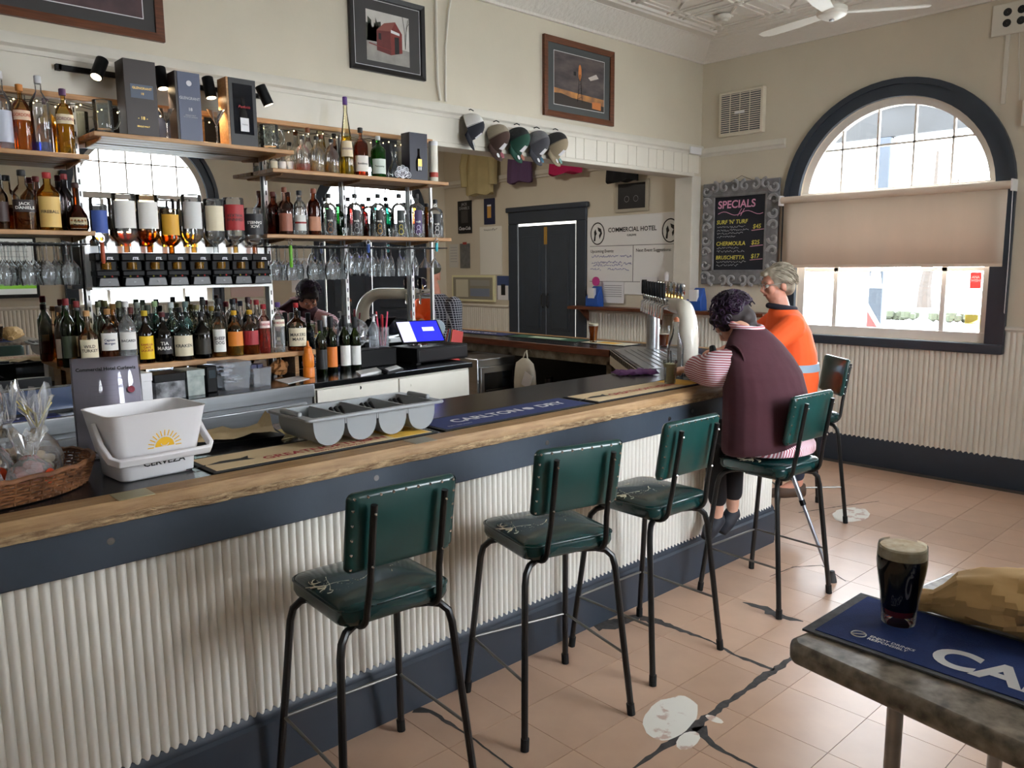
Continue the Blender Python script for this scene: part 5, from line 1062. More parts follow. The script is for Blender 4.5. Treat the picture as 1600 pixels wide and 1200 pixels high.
bags = [(-.12, -.115, .19, Mc1, Mc2, -1.2, 'cellophane bag of mixed biscuits at the basket front'), (.01, -.118, .17, Mc1, Mc1, -1.3, 'cellophane bag of pale biscuits with a round orange sticker at the basket front'), (.14, -.112, .18, Mc3, Mc4, -.9, 'cellophane bag of pink and red sweets in the basket'),
        (-.20, .012, .22, Mc2, Mc2, None, 'cellophane bag of dark biscuits at the basket end away from the bucket'), (-.068, .014, .26, Mc2, Mc1, None, 'tall cellophane bag of mixed biscuits in the middle of the basket'), (.064, .012, .24, Mc1, Mc3, -1.4, 'cellophane bag of biscuits and pink sweets in the basket middle'), (.195, .02, .27, Mc1, Mc1, None, 'cellophane bag tied with gold ribbon nearest the white bucket'),
        (-.135, .135, .27, Mc1, Mc2, None, 'cellophane bag of biscuits at the basket back by the far end'), (-.006, .14, .30, Mc1, Mc1, None, 'tallest cellophane bag at the back of the basket'), (.133, .133, .28, Mc2, Mc1, None, 'cellophane bag of brown biscuits at the back beside the menu')]
for k_, (dx_, dy_, h_, ma_, mb_, st_, lb_) in enumerate(bags): film_bag((bx_+dx_, by_+dy_, zb), .060, h_, lb_, cont(ma_, mb_, .021, R1), 40+k_, (st_, .05) if st_ else None, 'ribbon' in lb_)
# menu in a bent acrylic stand
mn = thing('menu_stand', 'menu sheet in a bent acrylic stand behind the basket', 'menu', (.86, 2.98, Z+.004), radians(-14)); wM = .22
prof = [(-.075, .0), (.02, .0), (.035, .02), (.06, .16), (.085, .27), (.11, .335), (.135, .36)]
prof = [(-.05, .001), (.0, .001), (.012, .012), (.022, .10), (.036, .20), (.056, .29), (.072, .335)]
sheet_ = lambda off, w, i0: [(s*w/2, y+off, z) for (y, z) in prof[i0:] for s in (-1, 1)]
def strip(off, w, i0): v = sheet_(off, w, i0); return G().add(v, [(2*i, 2*i+1, 2*i+3, 2*i+2) for i in range(len(v)//2-1)])
ac = strip(0, wM, 0).build('acrylic', glass('acrylic', (246, 247, 250), 1.0, .05), mn, angle=60); ac.modifiers.new('s', 'SOLIDIFY').thickness = .003
pp = strip(.002, wM-.01, 2).build('paper_sheet', mat('menu_paper', (196, 190, 206), .6), mn, angle=60)
import bisect
def onprof(L_):
    y, z = None, None
    tot = 0
    for (a, b) in zip(prof[::-1], prof[::-1][1:]):
        seg = sqrt((a[0]-b[0])**2+(a[1]-b[1])**2)
        if tot+seg >= L_: k = (L_-tot)/seg; return (a[0]+(b[0]-a[0])*k, a[1]+(b[1]-a[1])*k)
        tot += seg
    return prof[2]
def mtext(s, size, L0, m, bold=0.0, dx=0):
    vs, fs = text_mesh(s, size, bold); out = []
    for x_, y_, _ in vs:
        yy, zz = onprof(L0-y_); out.append((x_+dx, yy-.0065, zz+.003))
    G().add(out, fs).build('lettering', m, pp, smooth=False)
mtext('Commercial Hotel Curlewis', .0165, .045, M_dark, .0005)
for k in range(10): mtext('-  '*(9+(k*5) % 6), .008, .085+.018*k, mat('menu_ink', (100, 96, 110), .6))
gq = G().lathe([(.001, 0), (.012, 0)], 12, caps=False); gq.v = [(v[0]+.075, onprof(.12-v[1])[0]-.004, onprof(.12-v[1])[1]) for v in gq.v]; gq.build('wine_picture', mat('wine_red', (150, 60, 80), .6), pp, smooth=False)
# white ice bucket with handle
bu = thing('ice_bucket', 'white plastic ice bucket with yellow sun print and folding handle', 'bucket', (.865, 2.645, Z), radians(4))
Mbk = mat('bucket_white', (232, 230, 232), .35)
def rr(w, d, r, z, n=6): return [((sx*(w-r)+r*cos(a0+pi/2*k/(n-1))), (sy*(d-r)+r*sin(a0+pi/2*k/(n-1))), z) for sx, sy, a0 in ((1, 1, 0), (-1, 1, pi/2), (-1, -1, pi), (1, -1, 3*pi/2)) for k in range(n)]
bl_ = [(.112, .085, .03, 0), (.118, .09, .032, .006), (.124, .096, .035, .075), (.130, .101, .035, .076), (.155, .120, .04, .205), (.158, .123, .04, .212), (.152, .117, .038, .212), (.128, .099, .033, .08), (.110, .083, .03, .008)]
G().loft([rr(*q[:3], q[3]) for q in bl_]).build('bucket_body', Mbk, bu, angle=50)
hp = []
for sx in (-1, 1): pass
path = [V((-.157, 0, .175)), V((-.160, -.06, .115)), V((-.157, -.115, .082)), V((-.14, -.138, .073)), V((0, -.140, .073)), V((.14, -.138, .073)), V((.157, -.115, .082)), V((.160, -.06, .115)), V((.157, 0, .175))]
rings = []
for i, p in enumerate(path):
    tdir = (path[min(i+1, 8)]-path[max(i-1, 0)]).normalized(); up = V((0, -.45, .89)) if 1 < i < 7 else V((0, .5, .85)); n1 = tdir.cross(up).normalized(); n2 = n1.cross(tdir)
    rings.append([p+n1*(a*.007)+n2*(b*.013) for a, b in ((-1, -1), (1, -1), (1, 1), (-1, 1))])
G().loft(rings).build('handle', Mbk, bu, bevel=.003)
ys = lambda z: -(.096+(.120-.096)*(z-.075)/.13)-.0085
Msun = mat('sun_yellow', (238, 186, 34), .5); g = G(); cz = .098
slope = (.12-.101)/.129
Tsun = frameT((.012, -.1045, cz), (1, 0, 0), (0, -slope, 1)); Tsun.translation = V((.012, -.1055, cz))
g.add([(0, 0, .0)]+[(.030*cos(pi*k/16), .030*sin(pi*k/16), .0) for k in range(17)], [(0, k+1, k+2) for k in range(16)], 0, Tsun)
for k in range(13):
    a = pi*k/12; g.add([(.034*cos(a-.05), .034*sin(a-.05), 0), (.034*cos(a+.05), .034*sin(a+.05), 0), (.053*cos(a+.03), .053*sin(a+.03), 0), (.053*cos(a-.03), .053*sin(a-.03), 0)], [(0, 1, 2, 3)], 0, Tsun)
so = g.build('sun_print', Msun, bu, smooth=False)
g = G(); g.tube([Tsun @ V((.012*cos(a), .010+.008*sin(a), .0005)) for a in [pi+pi*k/8 for k in range(9)]], .0012, 4); g.build('smile', M_white, so)
text('CERVEZA', .026, M_dark, bu, frameT((.012, -.0955, .048), (1, 0, 0), (0, -.05, 1)), .0006, sx=1.2)
# black tray with greaseproof paper and foil, gold sachet
ty = thing('snack_tray', 'black tray lined with greaseproof paper beside the white bucket', 'tray', (1.27, 2.92, Z), radians(-12))
G().loft([rr(.16, .11, .02, 0), rr(.17, .12, .02, .018), rr(.165, .115, .02, .018), rr(.155, .105, .02, .005)]).build('tray_body', M_black, ty, angle=50)
g = G(); rnd = random.Random(4); vs = [(-.15+.3*i/9, -.1+.2*j/6, .022+rnd.uniform(0, .018)+(.05 if i == 9 and j > 3 else 0)) for j in range(7) for i in range(10)]; g.add(vs, [(j*10+i, j*10+i+1, (j+1)*10+i+1, (j+1)*10+i) for j in range(6) for i in range(9)]); g.build('greaseproof_paper', mat('greaseproof', (212, 196, 160), .6, col2=(190, 166, 120), vscale=9), ty)
o = crumple('foil_ball', (1.475, 2.845, Z), (.03, .03, .06), mat('foil', (170, 172, 176), .25, .9), 'ball of foil beside the snack tray', 'foil', 6)
o = sheet('gold_sachet', [(428, 676), (455, 668), (472, 680), (440, 688)], BT, mat('gold_sachet', (210, 184, 110), .5, col2=(232, 216, 160), vscale=40), 'gold patterned sachet beside the grey cutlery tray', 'sachet', .006)
# grey cutlery tray with four scoops
ct = thing('cutlery_tray', 'grey plastic cutlery tray with four scooped compartments', 'cutlery tray', (1.665, 2.66, Z+.006), radians(0))
Mct = mat('grey_plastic', (150, 154, 156), .42); Lc, Wc, Hc = .55, .285, .105
g = G(); cw = Lc/4
for k in range(4):
    x0, x1 = -Lc/2+cw*k, -Lc/2+cw*(k+1); rings = []
    nn = 12
    def sec(y, ins, zoff=0):
        pts = []; hw = cw/2-ins; xm = (x0+x1)/2
        for i in range(nn+1): a = pi+pi*i/nn; pts.append((xm+hw*cos(a), y, Hc+zoff-(Hc-ins)*(abs(sin(a))**.6)))
        return pts
    for y0_, y1_, ins in ((-Wc/2+.012, Wc/2-.012, .004), (-Wc/2+.016, Wc/2-.016, .008)):
        a, b = sec(y0_, ins), sec(y1_, ins); o_ = len(g.v)
        g.add(a+b, [(i, i+1, nn+2+i, nn+1+i) for i in range(nn)]+[tuple(range(nn+1)), tuple(range(2*nn+1, nn, -1))])
g.build('scoops', Mct, ct, angle=50)
rim = G(); rim.loft([rr(Lc/2+.03, Wc/2+.012, .02, Hc-.004), rr(Lc/2+.032, Wc/2+.014, .02, Hc), rr(Lc/2+.03, Wc/2+.012, .02, Hc+.006), rr(Lc/2-.006, Wc/2-.014, .012, Hc+.006), rr(Lc/2-.006, Wc/2-.014, .012, Hc-.004), rr(Lc/2+.03, Wc/2+.012, .02, Hc-.004)], caps=False).build('rim', Mct, ct, angle=50)
for k in range(1, 4): G().box(-Lc/2+cw*k-.004, -Lc/2+cw*k+.004, -Wc/2+.012, Wc/2-.012, Hc-.03, Hc+.004).build('divider', Mct, ct, bevel=.002)
for s in (-1, 1): G().box(s*(Lc/2+.012)-.010, s*(Lc/2+.012)+.010, -.07, .07, Hc+.002, Hc+.022).build('grip', Mct, ct, bevel=.008, seg=3)
Mcut = mat('black_cutlery', (20, 20, 22), .3)
for k in range(9):
    xx = (-.069, .069, .206)[k % 3]+.021*(k//3-1); yy = .0; zz = .062
    o = G().tube([(0, -.075, 0), (.002, -.02, .003), (0, .03, .002), (0, .07, .004)], [.006, .0045, .005, .008], 8).build('dinner_knife', Mcut); o.location = V((1.665, 2.66, Z+.006))+V((xx, yy, zz)); o.rotation_euler = (.55, 0, 0)
    tag(o, ('black cutlery handle lying in the second scoop', 'black cutlery handle lying in the third scoop', 'black cutlery handle lying in the end scoop')[k % 3], 'cutlery', 'black cutlery in the tray')
# purple cloth, carafe, drink
g = G(); rnd = random.Random(9); nx, ny = 14, 9; vs = [(-.13+.26*i/(nx-1), -.07+.14*j/(ny-1)+.01*sin(i), .004+.016*abs(sin(i*.9+j*.7))*min(1, i, j)+rnd.uniform(0, .006)) for j in range(ny) for i in range(nx)]
g.add(vs, [(j*nx+i, j*nx+i+1, (j+1)*nx+i+1, (j+1)*nx+i) for j in range(ny-1) for i in range(nx-1)]); o = g.build('bar_cloth', mat('purple_cloth', (104, 60, 112), .9, var=.2, vscale=30)); o.location = (3.80, 2.99, Z); o.rotation_euler = (0, 0, -.5); tag(o, 'crumpled purple bar cloth beside the drip tray', 'cloth'); o.modifiers.new('s', 'SOLIDIFY').thickness = .004
ca = thing('water_carafe', 'clear swing top glass carafe standing by the beer font', 'carafe', (3.89, 2.765, Z))
G().lathe([(.001, .006), (.043, 0), (.046, .004), (.046, .16), (.042, .19), (.022, .245), (.017, .27), (.017, .305), (.020, .308), (.020, .318)], 22, sq=3.0, caps=False, T=Matrix.Rotation(.5, 4, 'Z')).build('glass_body', glass('carafe_glass', (238, 242, 244), 1.0, .03, body=.04), ca, angle=60)
G().lathe([(.018, .318), (.016, .335), (.006, .345)], 14).build('stopper', mat('orange_stopper', (200, 120, 80), .4), ca); G().tube([(.02, 0, .28), (.026, 0, .30), (.022, 0, .33)], .002, 6).tube([(-.02, 0, .28), (-.026, 0, .30), (-.022, 0, .33)], .002, 6).build('wire_clip', M_chrome, ca)
dr = thing('mixed_drink', 'cloudy pale lemon drink with black straw before the woman', 'drink', (3.597, 2.59, Z+.0055))
G().lathe([(.001, .004), (.028, 0), (.030, .004), (.039, .125), (.0375, .125), (.029, .008)], 22, caps=False).build('glass_body', M_glass, dr); G().lathe([(.028, .008), (.0365, .108), (.001, .109)], 22, caps=False).build('drink_liquid', mat('cloudy_lemon', (206, 200, 160), .3), dr); G().cyl((.01, 0, .03), (.03, .02, .175), .003, 8).build('straw', M_black, dr)
o = sheet('paper_napkin', [(1070, 590), (1080, 587), (1085, 590), (1076, 594)], BT, M_white, 'white napkin on the bar beyond the woman hands', 'napkin', .006); o.location = (3.95, 2.60, BT+.0015)
# beer font: white curved pipe on a steel post with a row of taps
ft = thing('beer_font', 'curved white beer font with a long row of black handled taps', 'beer tap', (4.02, 2.77, Z))
fd = V((5.10-4.02, 3.86-2.77, 0)); L = fd.length; fd.normalize(); zt = .385
path = [V((0, 0, 0)), V((-.0, 0, .20))]+[V((0, 0, .20))+fd*(.17*(1-cos(a)))+V((0, 0, .185*sin(a))) for a in [pi/2*k/8 for k in range(1, 9)]]+[fd*.5+V((0, 0, zt)), fd*(L+.05)+V((0, 0, zt))]
Mfont = mat('white_enamel', (222, 218, 206), .22, coat=.4)
G().tube(path[:11], [.062]*2+[.06, .058, .056, .054, .052, .05, .05, .05, .05][:9], 22).build('curved_pipe', Mfont, ft)
G().tube([path[10], path[11]], .046, 20).build('tap_rail', M_chrome, ft)
G().cyl(fd*(L-.10)+V((0, 0, .004)), fd*(L-.10)+V((0, 0, zt)), .05, 22).build('steel_post', M_steel, ft); G().lathe([(.075, 0), (.075, .008), (.055, .014)], 22).build('base_flange', M_chrome, ft)
side = V((-fd.y, fd.x, 0))
for k in range(9):
    b = fd*(.42+.125*k)+V((0, 0, zt)); tp = G().tube([b, b+side*.07, b+side*.09+V((0, 0, -.015)), b+side*.095+V((0, 0, -.09))], [.012, .012, .011, .008], 10).build('tap', M_chrome, ft)
    G().cyl(b+side*.07, b+side*.08+V((0, 0, .05)), .009, 10).build('collar', M_chrome, tp)
    hb = b+side*.082+V((0, 0, .045)); G().add([hb+side*u+fd*v+V((0, 0, w)) for w in (0, .10) for u, v in ((-.008, -.016), (.012, -.016), (.012, .016), (-.008, .016))], [(0, 3, 2, 1), (4, 5, 6, 7), (0, 1, 5, 4), (1, 2, 6, 5), (2, 3, 7, 6), (3, 0, 4, 7)]).build('tap_handle', M_black, tp, bevel=.004)
    c = b+V((0, 0, .10)); Tb = frameT(c-side*.035, -fd, (0, 0, 1)); Tb2 = frameT(c-side*.05, -fd, (0, 0, 1))
    st = G().cyl(b+V((0, 0, .03))-side*.03, b+V((0, 0, .08))-side*.03, .012, 10).build('badge_stem', mat('brass', (190, 150, 80), .3, 1.0), ft)
    G().lathe([(.001, .010), (.040, .010), (.046, .004), (.046, -.004), (.04, -.010), (.001, -.010)], 22, T=Tb, caps=False).build('badge_ring', M_chrome, st); colr = [(60, 120, 170), (70, 60, 90), (200, 170, 110), (190, 210, 216), (110, 90, 40), (150, 60, 50), (80, 130, 90), (190, 190, 200), (90, 140, 180)][k]
    G().lathe([(.001, 0), (.037, 0)], 22, T=Tb @ Tm((0, 0, -.0108)), caps=False).lathe([(.001, 0), (.037, 0)], 22, T=Tb @ Tm((0, 0, .0108)), caps=False).build('badge_face', mat('badge_%d' % k, colr, .35), st)
# two glasses of beer on the far leg
def beer(x, y, h, r, fill, head, label, z=Z, lc=(190, 110, 30)):
    t = thing('beer_glass', label, 'beer glass', (x, y, z)); G().lathe([(.001, .012), (r*.72, .0), (r*.74, .01), (r*.80, h*.45), (r*1.0, h*.75), (r, h)], 20, caps=False).build('glass_body', M_glass, t)
    pr = [(r*.70, .014), (r*.77, h*.45), (r*.96, h*.75)]
    f = fill*h; rad_ = r*.77+(r*.19)*max(0, min(1, (f-h*.45)/(h*.3))); G().lathe([(.001, .013), (r*.70, .014), (r*.77, min(f, h*.45)), (rad_, f), (.001, f)], 20, caps=False).build('beer', glass('lager_%d' % int(lc[0]), lc, .3, .05, body=.35), t)
    if head: G().lathe([(.001, f), (rad_, f), (min(r*.97, rad_*1.03), f+head), (.001, f+head+.002)], 20, caps=False).build('foam', mat('foam', (240, 230, 208), .8), t)
b1 = onz(927, 536, BT); beer(b1.x, b1.y, .165, .042, .84, .018, 'full glass of amber beer on the far bar leg', Z+.0055)
b2_ = onz(1034, 543, BT); beer(b2_.x, b2_.y-.02, .165, .046, .6, .006, 'part drunk glass of amber beer behind the beer taps', Z+.0055)
cp_ = thing('navy_cap', 'navy cap lying on the bar behind the white beer font', 'cap', (4.42, 2.66, Z+.0)); G().lathe([(.09, 0), (.092, .02), (.085, .06), (.06, .095), (.03, .11), (.001, .112)], 18).build('crown', mat('navy_cloth', (36, 44, 66), .9), cp_); G().add([(.085*cos(a), .085*sin(a), .006) for a in [-.9+.18*k for k in range(11)]]+[(.165*cos(a*.75), .15*sin(a*.8), .01) for a in [-.9+.18*k for k in range(11)]], [(k, k+1, k+12, k+11) for k in range(10)]).build('brim', mat('navy_cloth', (36, 44, 66), .9), cp_)
# ------------------------------------------------------------------ under the far leg
fg = thing('bar_fridge', 'stainless bar fridge with a dark glass door beneath the far bar leg', 'fridge', (4.36, 5.45, 0))
G().box(0, .44, -.35, .15, .02, .93).build('fridge_body', M_steel, fg, bevel=.01); dg = G().box(.02, .42, -.375, -.352, .08, .86).build('fridge_door', M_steel, fg, bevel=.004); G().box(.06, .38, -.378, -.374, .13, .81).build('door_glass', mat('dark_glass', (24, 28, 32), .1), dg); G().box(.39, .41, -.40, -.376, .35, .65).build('handle', M_dark, dg)
for z_ in (.3, .5, .66): G().box(.07, .37, -.380, -.378, z_, z_+.006).build('shelf_line', M_steel, dg)
for sx in (.04, .40): G().box(sx-.02, sx+.02, -.3, .1, 0, .02).build('foot', M_rub, fg)
# canvas bag hanging from a hook on the inner edge
hb = thing('canvas_bag', 'white canvas bag hanging from a hook under the far bar edge', 'bag', (4.69, 4.86, .60)); Mcv = mat('canvas', (206, 200, 184), .9, var=.06, bump=.4, bscale=16)
rings = []; rnd = random.Random(12)
for z_, w_, d_ in ((0, .11, .05), (.02, .125, .06), (.12, .125, .06), (.22, .12, .05), (.29, .10, .035), (.33, .04, .02)): rings.append([(d_*cos(a)*(1+rnd.uniform(-.15, .15)), w_*sin(a)*(1+rnd.uniform(-.06, .06)), z_) for a in [2*pi*k/16 for k in range(16)]])
G().loft(rings).build('bag_body', Mcv, hb, angle=50); G().tube([(0, -.03, .32), (.01, -.01, .38), (.02, .0, .395), (.01, .01, .38), (0, .03, .32)], .006, 6).build('strap', Mcv, hb); G().tube([(.02, 0, .39), (.06, 0, .40), (.075, 0, .38)], .004, 6).build('hook', M_chrome, hb)
G().box(-.068, -.064, -.07, .03, .12, .24, T=Tm(rx=.4)).build('paper_tag', M_white, hb)
rb = thing('red_carton', 'red carton on the shelf beneath the far bar leg', 'box', (5.0, 4.62, .576)); G().box(-.07, .09, -.09, .09, 0, .10).build('carton', mat('red_carton', (140, 30, 36), .5), rb, bevel=.002)
gb = tag(G().box(-.05, .05, -.05, .05, 0, .09).box(-.052, -.05, -.03, .03, .02, .07, 1).build('small_box', [mat('grey_box', (96, 98, 100), .5), mat('pale_label', (200, 200, 196), .5)], bevel=.002), 'small grey box with pale label on the dark shelf', 'box'); gb.location = (5.0, 4.28, .576)
for i, (y_, h_, c_) in enumerate(((4.78, .12, (70, 60, 60)), (4.42, .10, (60, 66, 70)), (4.93, .14, (56, 50, 54)))):
    o = thing('canister', ['dark canister beside the red carton', 'grey canister between carton and grey box', 'tall dark canister at the shelf end'][i], 'canister', (5.05, y_, .576)); G().lathe([(.035, 0), (.035, h_)], 14).build('can_body', mat('can_%d' % i, c_, .4), o); G().lathe([(.036, h_), (.036, h_+.01), (.001, h_+.012)], 14, caps=False).build('can_lid', M_black, o)
# ------------------------------------------------------------------ pictures and fittings on the walls
def wallT(o, x): return frameT(o, x, (0, 0, 1))
def picture(name, P0, x_, w, h, fw, fm, matm, label, sub):
    """framed picture: local x right, y up, z out of the wall; origin at its centre"""
    t = thing(name, label, 'picture', P0); T = frameT((0, 0, 0), x_, (0, 0, 1))
    g = G(); o = [(-w/2, -h/2), (w/2, -h/2), (w/2, h/2), (-w/2, h/2)]; i = [(-w/2+fw, -h/2+fw), (w/2-fw, -h/2+fw), (w/2-fw, h/2-fw), (-w/2+fw, h/2-fw)]
    for k in range(4):
        a, b, c, d = o[k], o[(k+1) % 4], i[(k+1) % 4], i[k]
        g.add([(*a, 0), (*b, 0), (*c, 0), (*d, 0), (*a, .026), (*b, .026), (*c, .020), (*d, .020)], [(4, 5, 6, 7), (0, 1, 5, 4), (2, 3, 7, 6)], 0, T)
    g.build('frame', fm, t, smooth=False); G().box(-w/2+fw*.6, w/2-fw*.6, -h/2+fw*.6, h/2-fw*.6, .004, .010, T=T).build('mount', matm, t, smooth=False)
    def flat(pts, m, z=.0125, n='print'): return G().add([(*p, z) for p in pts], [tuple(range(len(pts)))], 0, T).build(n, m, t, smooth=False)
    sub(t, T, flat); return t
def rect(x0, x1, y0, y1): return [(x0, y0), (x1, y0), (x1, y1), (x0, y1)]
M_frameb = mat('black_frame', (24, 22, 22), .35); M_framew = mat('walnut_frame', (110, 62, 36), .4, col2=(82, 44, 24), vscale=6, stretch=(1, 14, 14)); M_mount = mat('charcoal_mount', (58, 56, 56), .7); M_mountg = mat('slate_mount', (70, 74, 74), .7)
def barn(t, T, f):
    w, h = .335, .31; y0 = -.015
    f(rect(-.255, .255, -.205, -.202), M_white, .0115); f(rect(-.255, .255, .202, .205), M_white, .0115); f(rect(-.255, -.252, -.205, .205), M_white, .0115); f(rect(.252, .255, -.205, .205), M_white, .0115)
    f(rect(-w/2, w/2, -h/2+y0, h/2+y0), mat('print_sky', (196, 192, 186), .5, var=.12, vscale=9), .0118)
    f([(-w/2, -h/2+y0), (w/2, -h/2+y0), (w/2, -.07), (-w/2, -.05)], mat('print_ground', (150, 146, 140), .6, var=.15, vscale=15), .0121)
    for i in range(9): x = -.155+.012*i; f([(x-.018, -.05), (x+.02, -.05), (x+.016, .05+.03*sin(i*2)), (x-.012, .06+.04*sin(i*1.3))], mat('print_tree', (62, 64, 54), .7, var=.3, vscale=50), .0123)
    br = mat('print_barn', (120, 42, 38), .6, var=.15, vscale=30); br2 = mat('print_barn_side', (98, 36, 34), .6, var=.1, vscale=30); rf = mat('print_roof', (132, 74, 64), .6)
    f([(-.09, -.10), (.02, -.115), (.02, .035), (-.09, .025)], br2, .0126); f([(.02, -.115), (.11, -.09), (.11, .03), (.058, .095), (.02, .035)], br, .0127)
    f([(-.092, .022), (.02, .033), (.06, .098), (-.03, .075)], rf, .0129); f([(.05, -.105), (.085, -.097), (.085, .005), (.05, .002)], M_dark, .0130); f([(.022, .025), (.09, .016), (.09, .032), (.022, .044)], M_white, .0131)
    f([(-.075, -.03), (-.055, -.032), (-.055, .008), (-.075, .009)], M_dark, .0130); f([(-.15, -.06), (.03, -.085), (.03, -.09), (-.15, -.067)], br, .0132)
    g = G()
    for a, L, z0 in ((.3, .13, 0), (-.2, .15, .02), (.6, .1, .05)): g.tube([T @ V((.135, -.06, .0132)), T @ V((.135+.02*a, .03+z0, .0132)), T @ V((.135+L*a*.6, .05+L*.6, .0132))], .0016, 4)
    g.build('print_branches', mat('print_tree', (62, 64, 54), .7), t)
picture('framed_picture', (3.185, YB-.001, 3.19), (1, 0, 0), .585, .48, .028, M_frameb, M_mount, 'black framed picture of a red brick shed', barn)
def windmill(t, T, f):
    w, h = .60, .40; ms = mat('print_storm', (104, 92, 90), .5, col2=(50, 46, 50), vscale=5, stretch=(1, 3, 3)); f(rect(-w/2-.004, w/2+.004, -h/2-.004, h/2+.004), M_white, .0115); f(rect(-w/2, w/2, -h/2, h/2), ms, .0118)
    f([(-w/2, -.13), (w/2, -.16), (w/2, -.10), (0, -.09), (-w/2, -.075)], mat('print_glow', (216, 150, 76), .5, col2=(120, 84, 66), vscale=9), .0121); f([(.1, .05), (.2, .09), (.23, .06), (.13, .03)], mat('print_cloud', (206, 196, 188), .5), .0121)
    f([(-w/2, -h/2), (w/2, -h/2), (w/2, -.155), (.1, -.14), (-.1, -.13), (-.22, -.11), (-w/2, -.115)], mat('print_land', (46, 36, 30), .6), .0124); f([(.15, -.185), (.26, -.19), (.26, -.13), (.15, -.135)], mat('print_glow2', (200, 120, 60), .5), .0126)
    g = G()
    for s in (-1, 1): g.tube([T @ V((s*.028, -.15, .013)), T @ V((s*.004, .06, .013))], .002, 4)
    for k in range(5): z = -.13+.035*k; u = .028-(.024)*(z+.15)/.21; g.tube([T @ V((-u, z, .013)), T @ V((u, z+.02, .013))], .0015, 4)
    g.build('print_tower', M_dark, t); f([(.03*cos(a)*.62, .075+.062*sin(a)) for a in [2*pi*k/18 for k in range(18)]], mat('print_wheel', (214, 132, 70), .5), .0133, 'print_wheel'); f(rect(-.075, -.045, .045, .075), M_dark, .0131)
picture('framed_picture', (5.04, YB-.001, 3.165), (1, 0, 0), .835, .60, .045, M_framew, M_mountg, 'timber framed picture of a windmill under a stormy sky', windmill)
def dusk(t, T, f):
    f(rect(-.36, .36, -.20, .2), M_white, .0115); f(rect(-.355, .355, -.195, .195), mat('print_dusk', (140, 90, 84), .5, col2=(52, 38, 42), vscale=7, stretch=(1, 5, 5)), .0118); f(rect(-.355, .355, -.195, -.1), mat('print_dusk2', (86, 58, 62), .5, col2=(60, 40, 44), vscale=9), .0121)
picture('framed_picture', (1.28, YB-.001, 3.20), (1, 0, 0), .92, .60, .042, M_framew, M_mount, 'wide timber framed dusk landscape picture above the spotlights', dusk)
# conduits
cd1 = tag(G().tube([(3.58, YB-.022, ZC-.05), (3.575, YB-.022, 3.2), (3.578, YB-.022, 2.95), (3.60, YB-.022, 2.84)], .010, 8).build('cable_conduit', M_trim), 'painted cable conduit running down the wall beside the red shed picture', 'conduit')
cd2 = tag(G().tube([(3.75, YB-.02, ZC-.05), (3.69, YB-.02, 3.45), (3.655, YB-.02, 3.2), (3.648, YB-.02, 2.84)], .008, 8).build('cable_conduit', M_trim), 'curving painted conduit beside the straight cable pipe', 'conduit')
tag(G().box(6.55, 6.72, YB-.055, YB-.034, 2.735, 2.80).build('power_socket', M_white, bevel=.004), 'white power socket block on the rail near the wall corner', 'socket')
# trucker caps on hooks
caps = [((740, 196), (228, 228, 226), (28, 30, 40), 'white mesh cap with black stripes and navy brim'), ((780, 213), (150, 140, 122), (64, 44, 36), 'brown front cap with beige mesh'), ((812, 217), (36, 38, 40), (28, 70, 56), 'dark green front cap with black mesh'), ((843, 222), (110, 110, 114), (72, 72, 78), 'grey cap with grey mesh'), ((872, 224), (40, 40, 42), (150, 136, 112), 'khaki front cap with black mesh')]
for i, ((px, py), cm, cfr, lab) in enumerate(caps):
    p = ony(px, py, 4.50); t = thing('trucker_cap', lab+' hung on the bulkhead', 'cap', p, group='caps hung along the bulkhead'); Mm, Mf = mat('cap_mesh_%d' % i, cm, .9, bump=.5, bscale=220), mat('cap_front_%d' % i, cfr, .85)
    T = frameT((0, 0, 0), V((-1, -.30, -.12)) if i else V((-.8, -.75, -.1)), V((.10, -.40, -1.0)))      # local x across, y to the brim, z out of the crown
    n, mm = 20, 8; g1_, g2_ = G(), G()
    for gg, a0, a1 in ((g1_, pi*.98, pi*2.02), (g2_, 0, pi)):
        vs = []
        for r_ in range(mm+1):
            th = pi/2*r_/mm
            for k in range(n+1): a = a0+(a1-a0)*k/n; vs.append((.086*cos(a)*cos(th)**.8, .098*sin(a)*cos(th)**.8, -.045+.125*sin(th)))
        gg.add(vs, [(r_*(n+1)+k, r_*(n+1)+k+1, (r_+1)*(n+1)+k+1, (r_+1)*(n+1)+k) for r_ in range(mm) for k in range(n)], 0, T)
    g1_.build('mesh_back', Mm, t, angle=70); g2_.build('front_panel', Mf, t, angle=70); vs = []
    for k in range(15): a = .25+(pi-.5)*k/14; vs += [(.086*cos(a), .096*sin(a), -.045), (.088*cos(a)*1.02, .096*sin(a)+.075*sin(a)**.8, -.052-.012*abs(cos(a))*2)]
    brim = G().add(vs, [(2*k, 2*k+1, 2*k+3, 2*k+2) for k in range(14)], 0, T).build('brim', Mf, t, angle=70); brim.modifiers.new('s', 'SOLIDIFY').thickness = .004
    vs = []
    for k in range(7):
        a = pi/2-.42+.84*k/6
        for th in (.22, .72): vs.append((.089*cos(a)*cos(th)**.8, .101*sin(a)*cos(th)**.8, -.045+.128*sin(th)))
    pt_ = G().add(vs, [(2*k, 2*k+2, 2*k+3, 2*k+1) for k in range(6)], 0, T).build('white_patch', M_white, t, angle=70)
    for sx, mc in ((-.028, mat('holo_sticker_%d' % i, [(90, 150, 210), (210, 130, 140), (220, 150, 130), (110, 160, 190), (150, 200, 200)][i], .2, .5)), (.03, M_white)):
        G().lathe([(.001, 0), (.024 if sx < 0 else .018, 0)], 14, T=T @ Tm((sx, .128, -.044)), caps=False).build('round_sticker', mc, t)
    G().tube([V((0, 0, .10)), V((0, .03, .115)), V((0, 4.565-4.50, .11))], .004, 6).build('hook', M_dark, t)
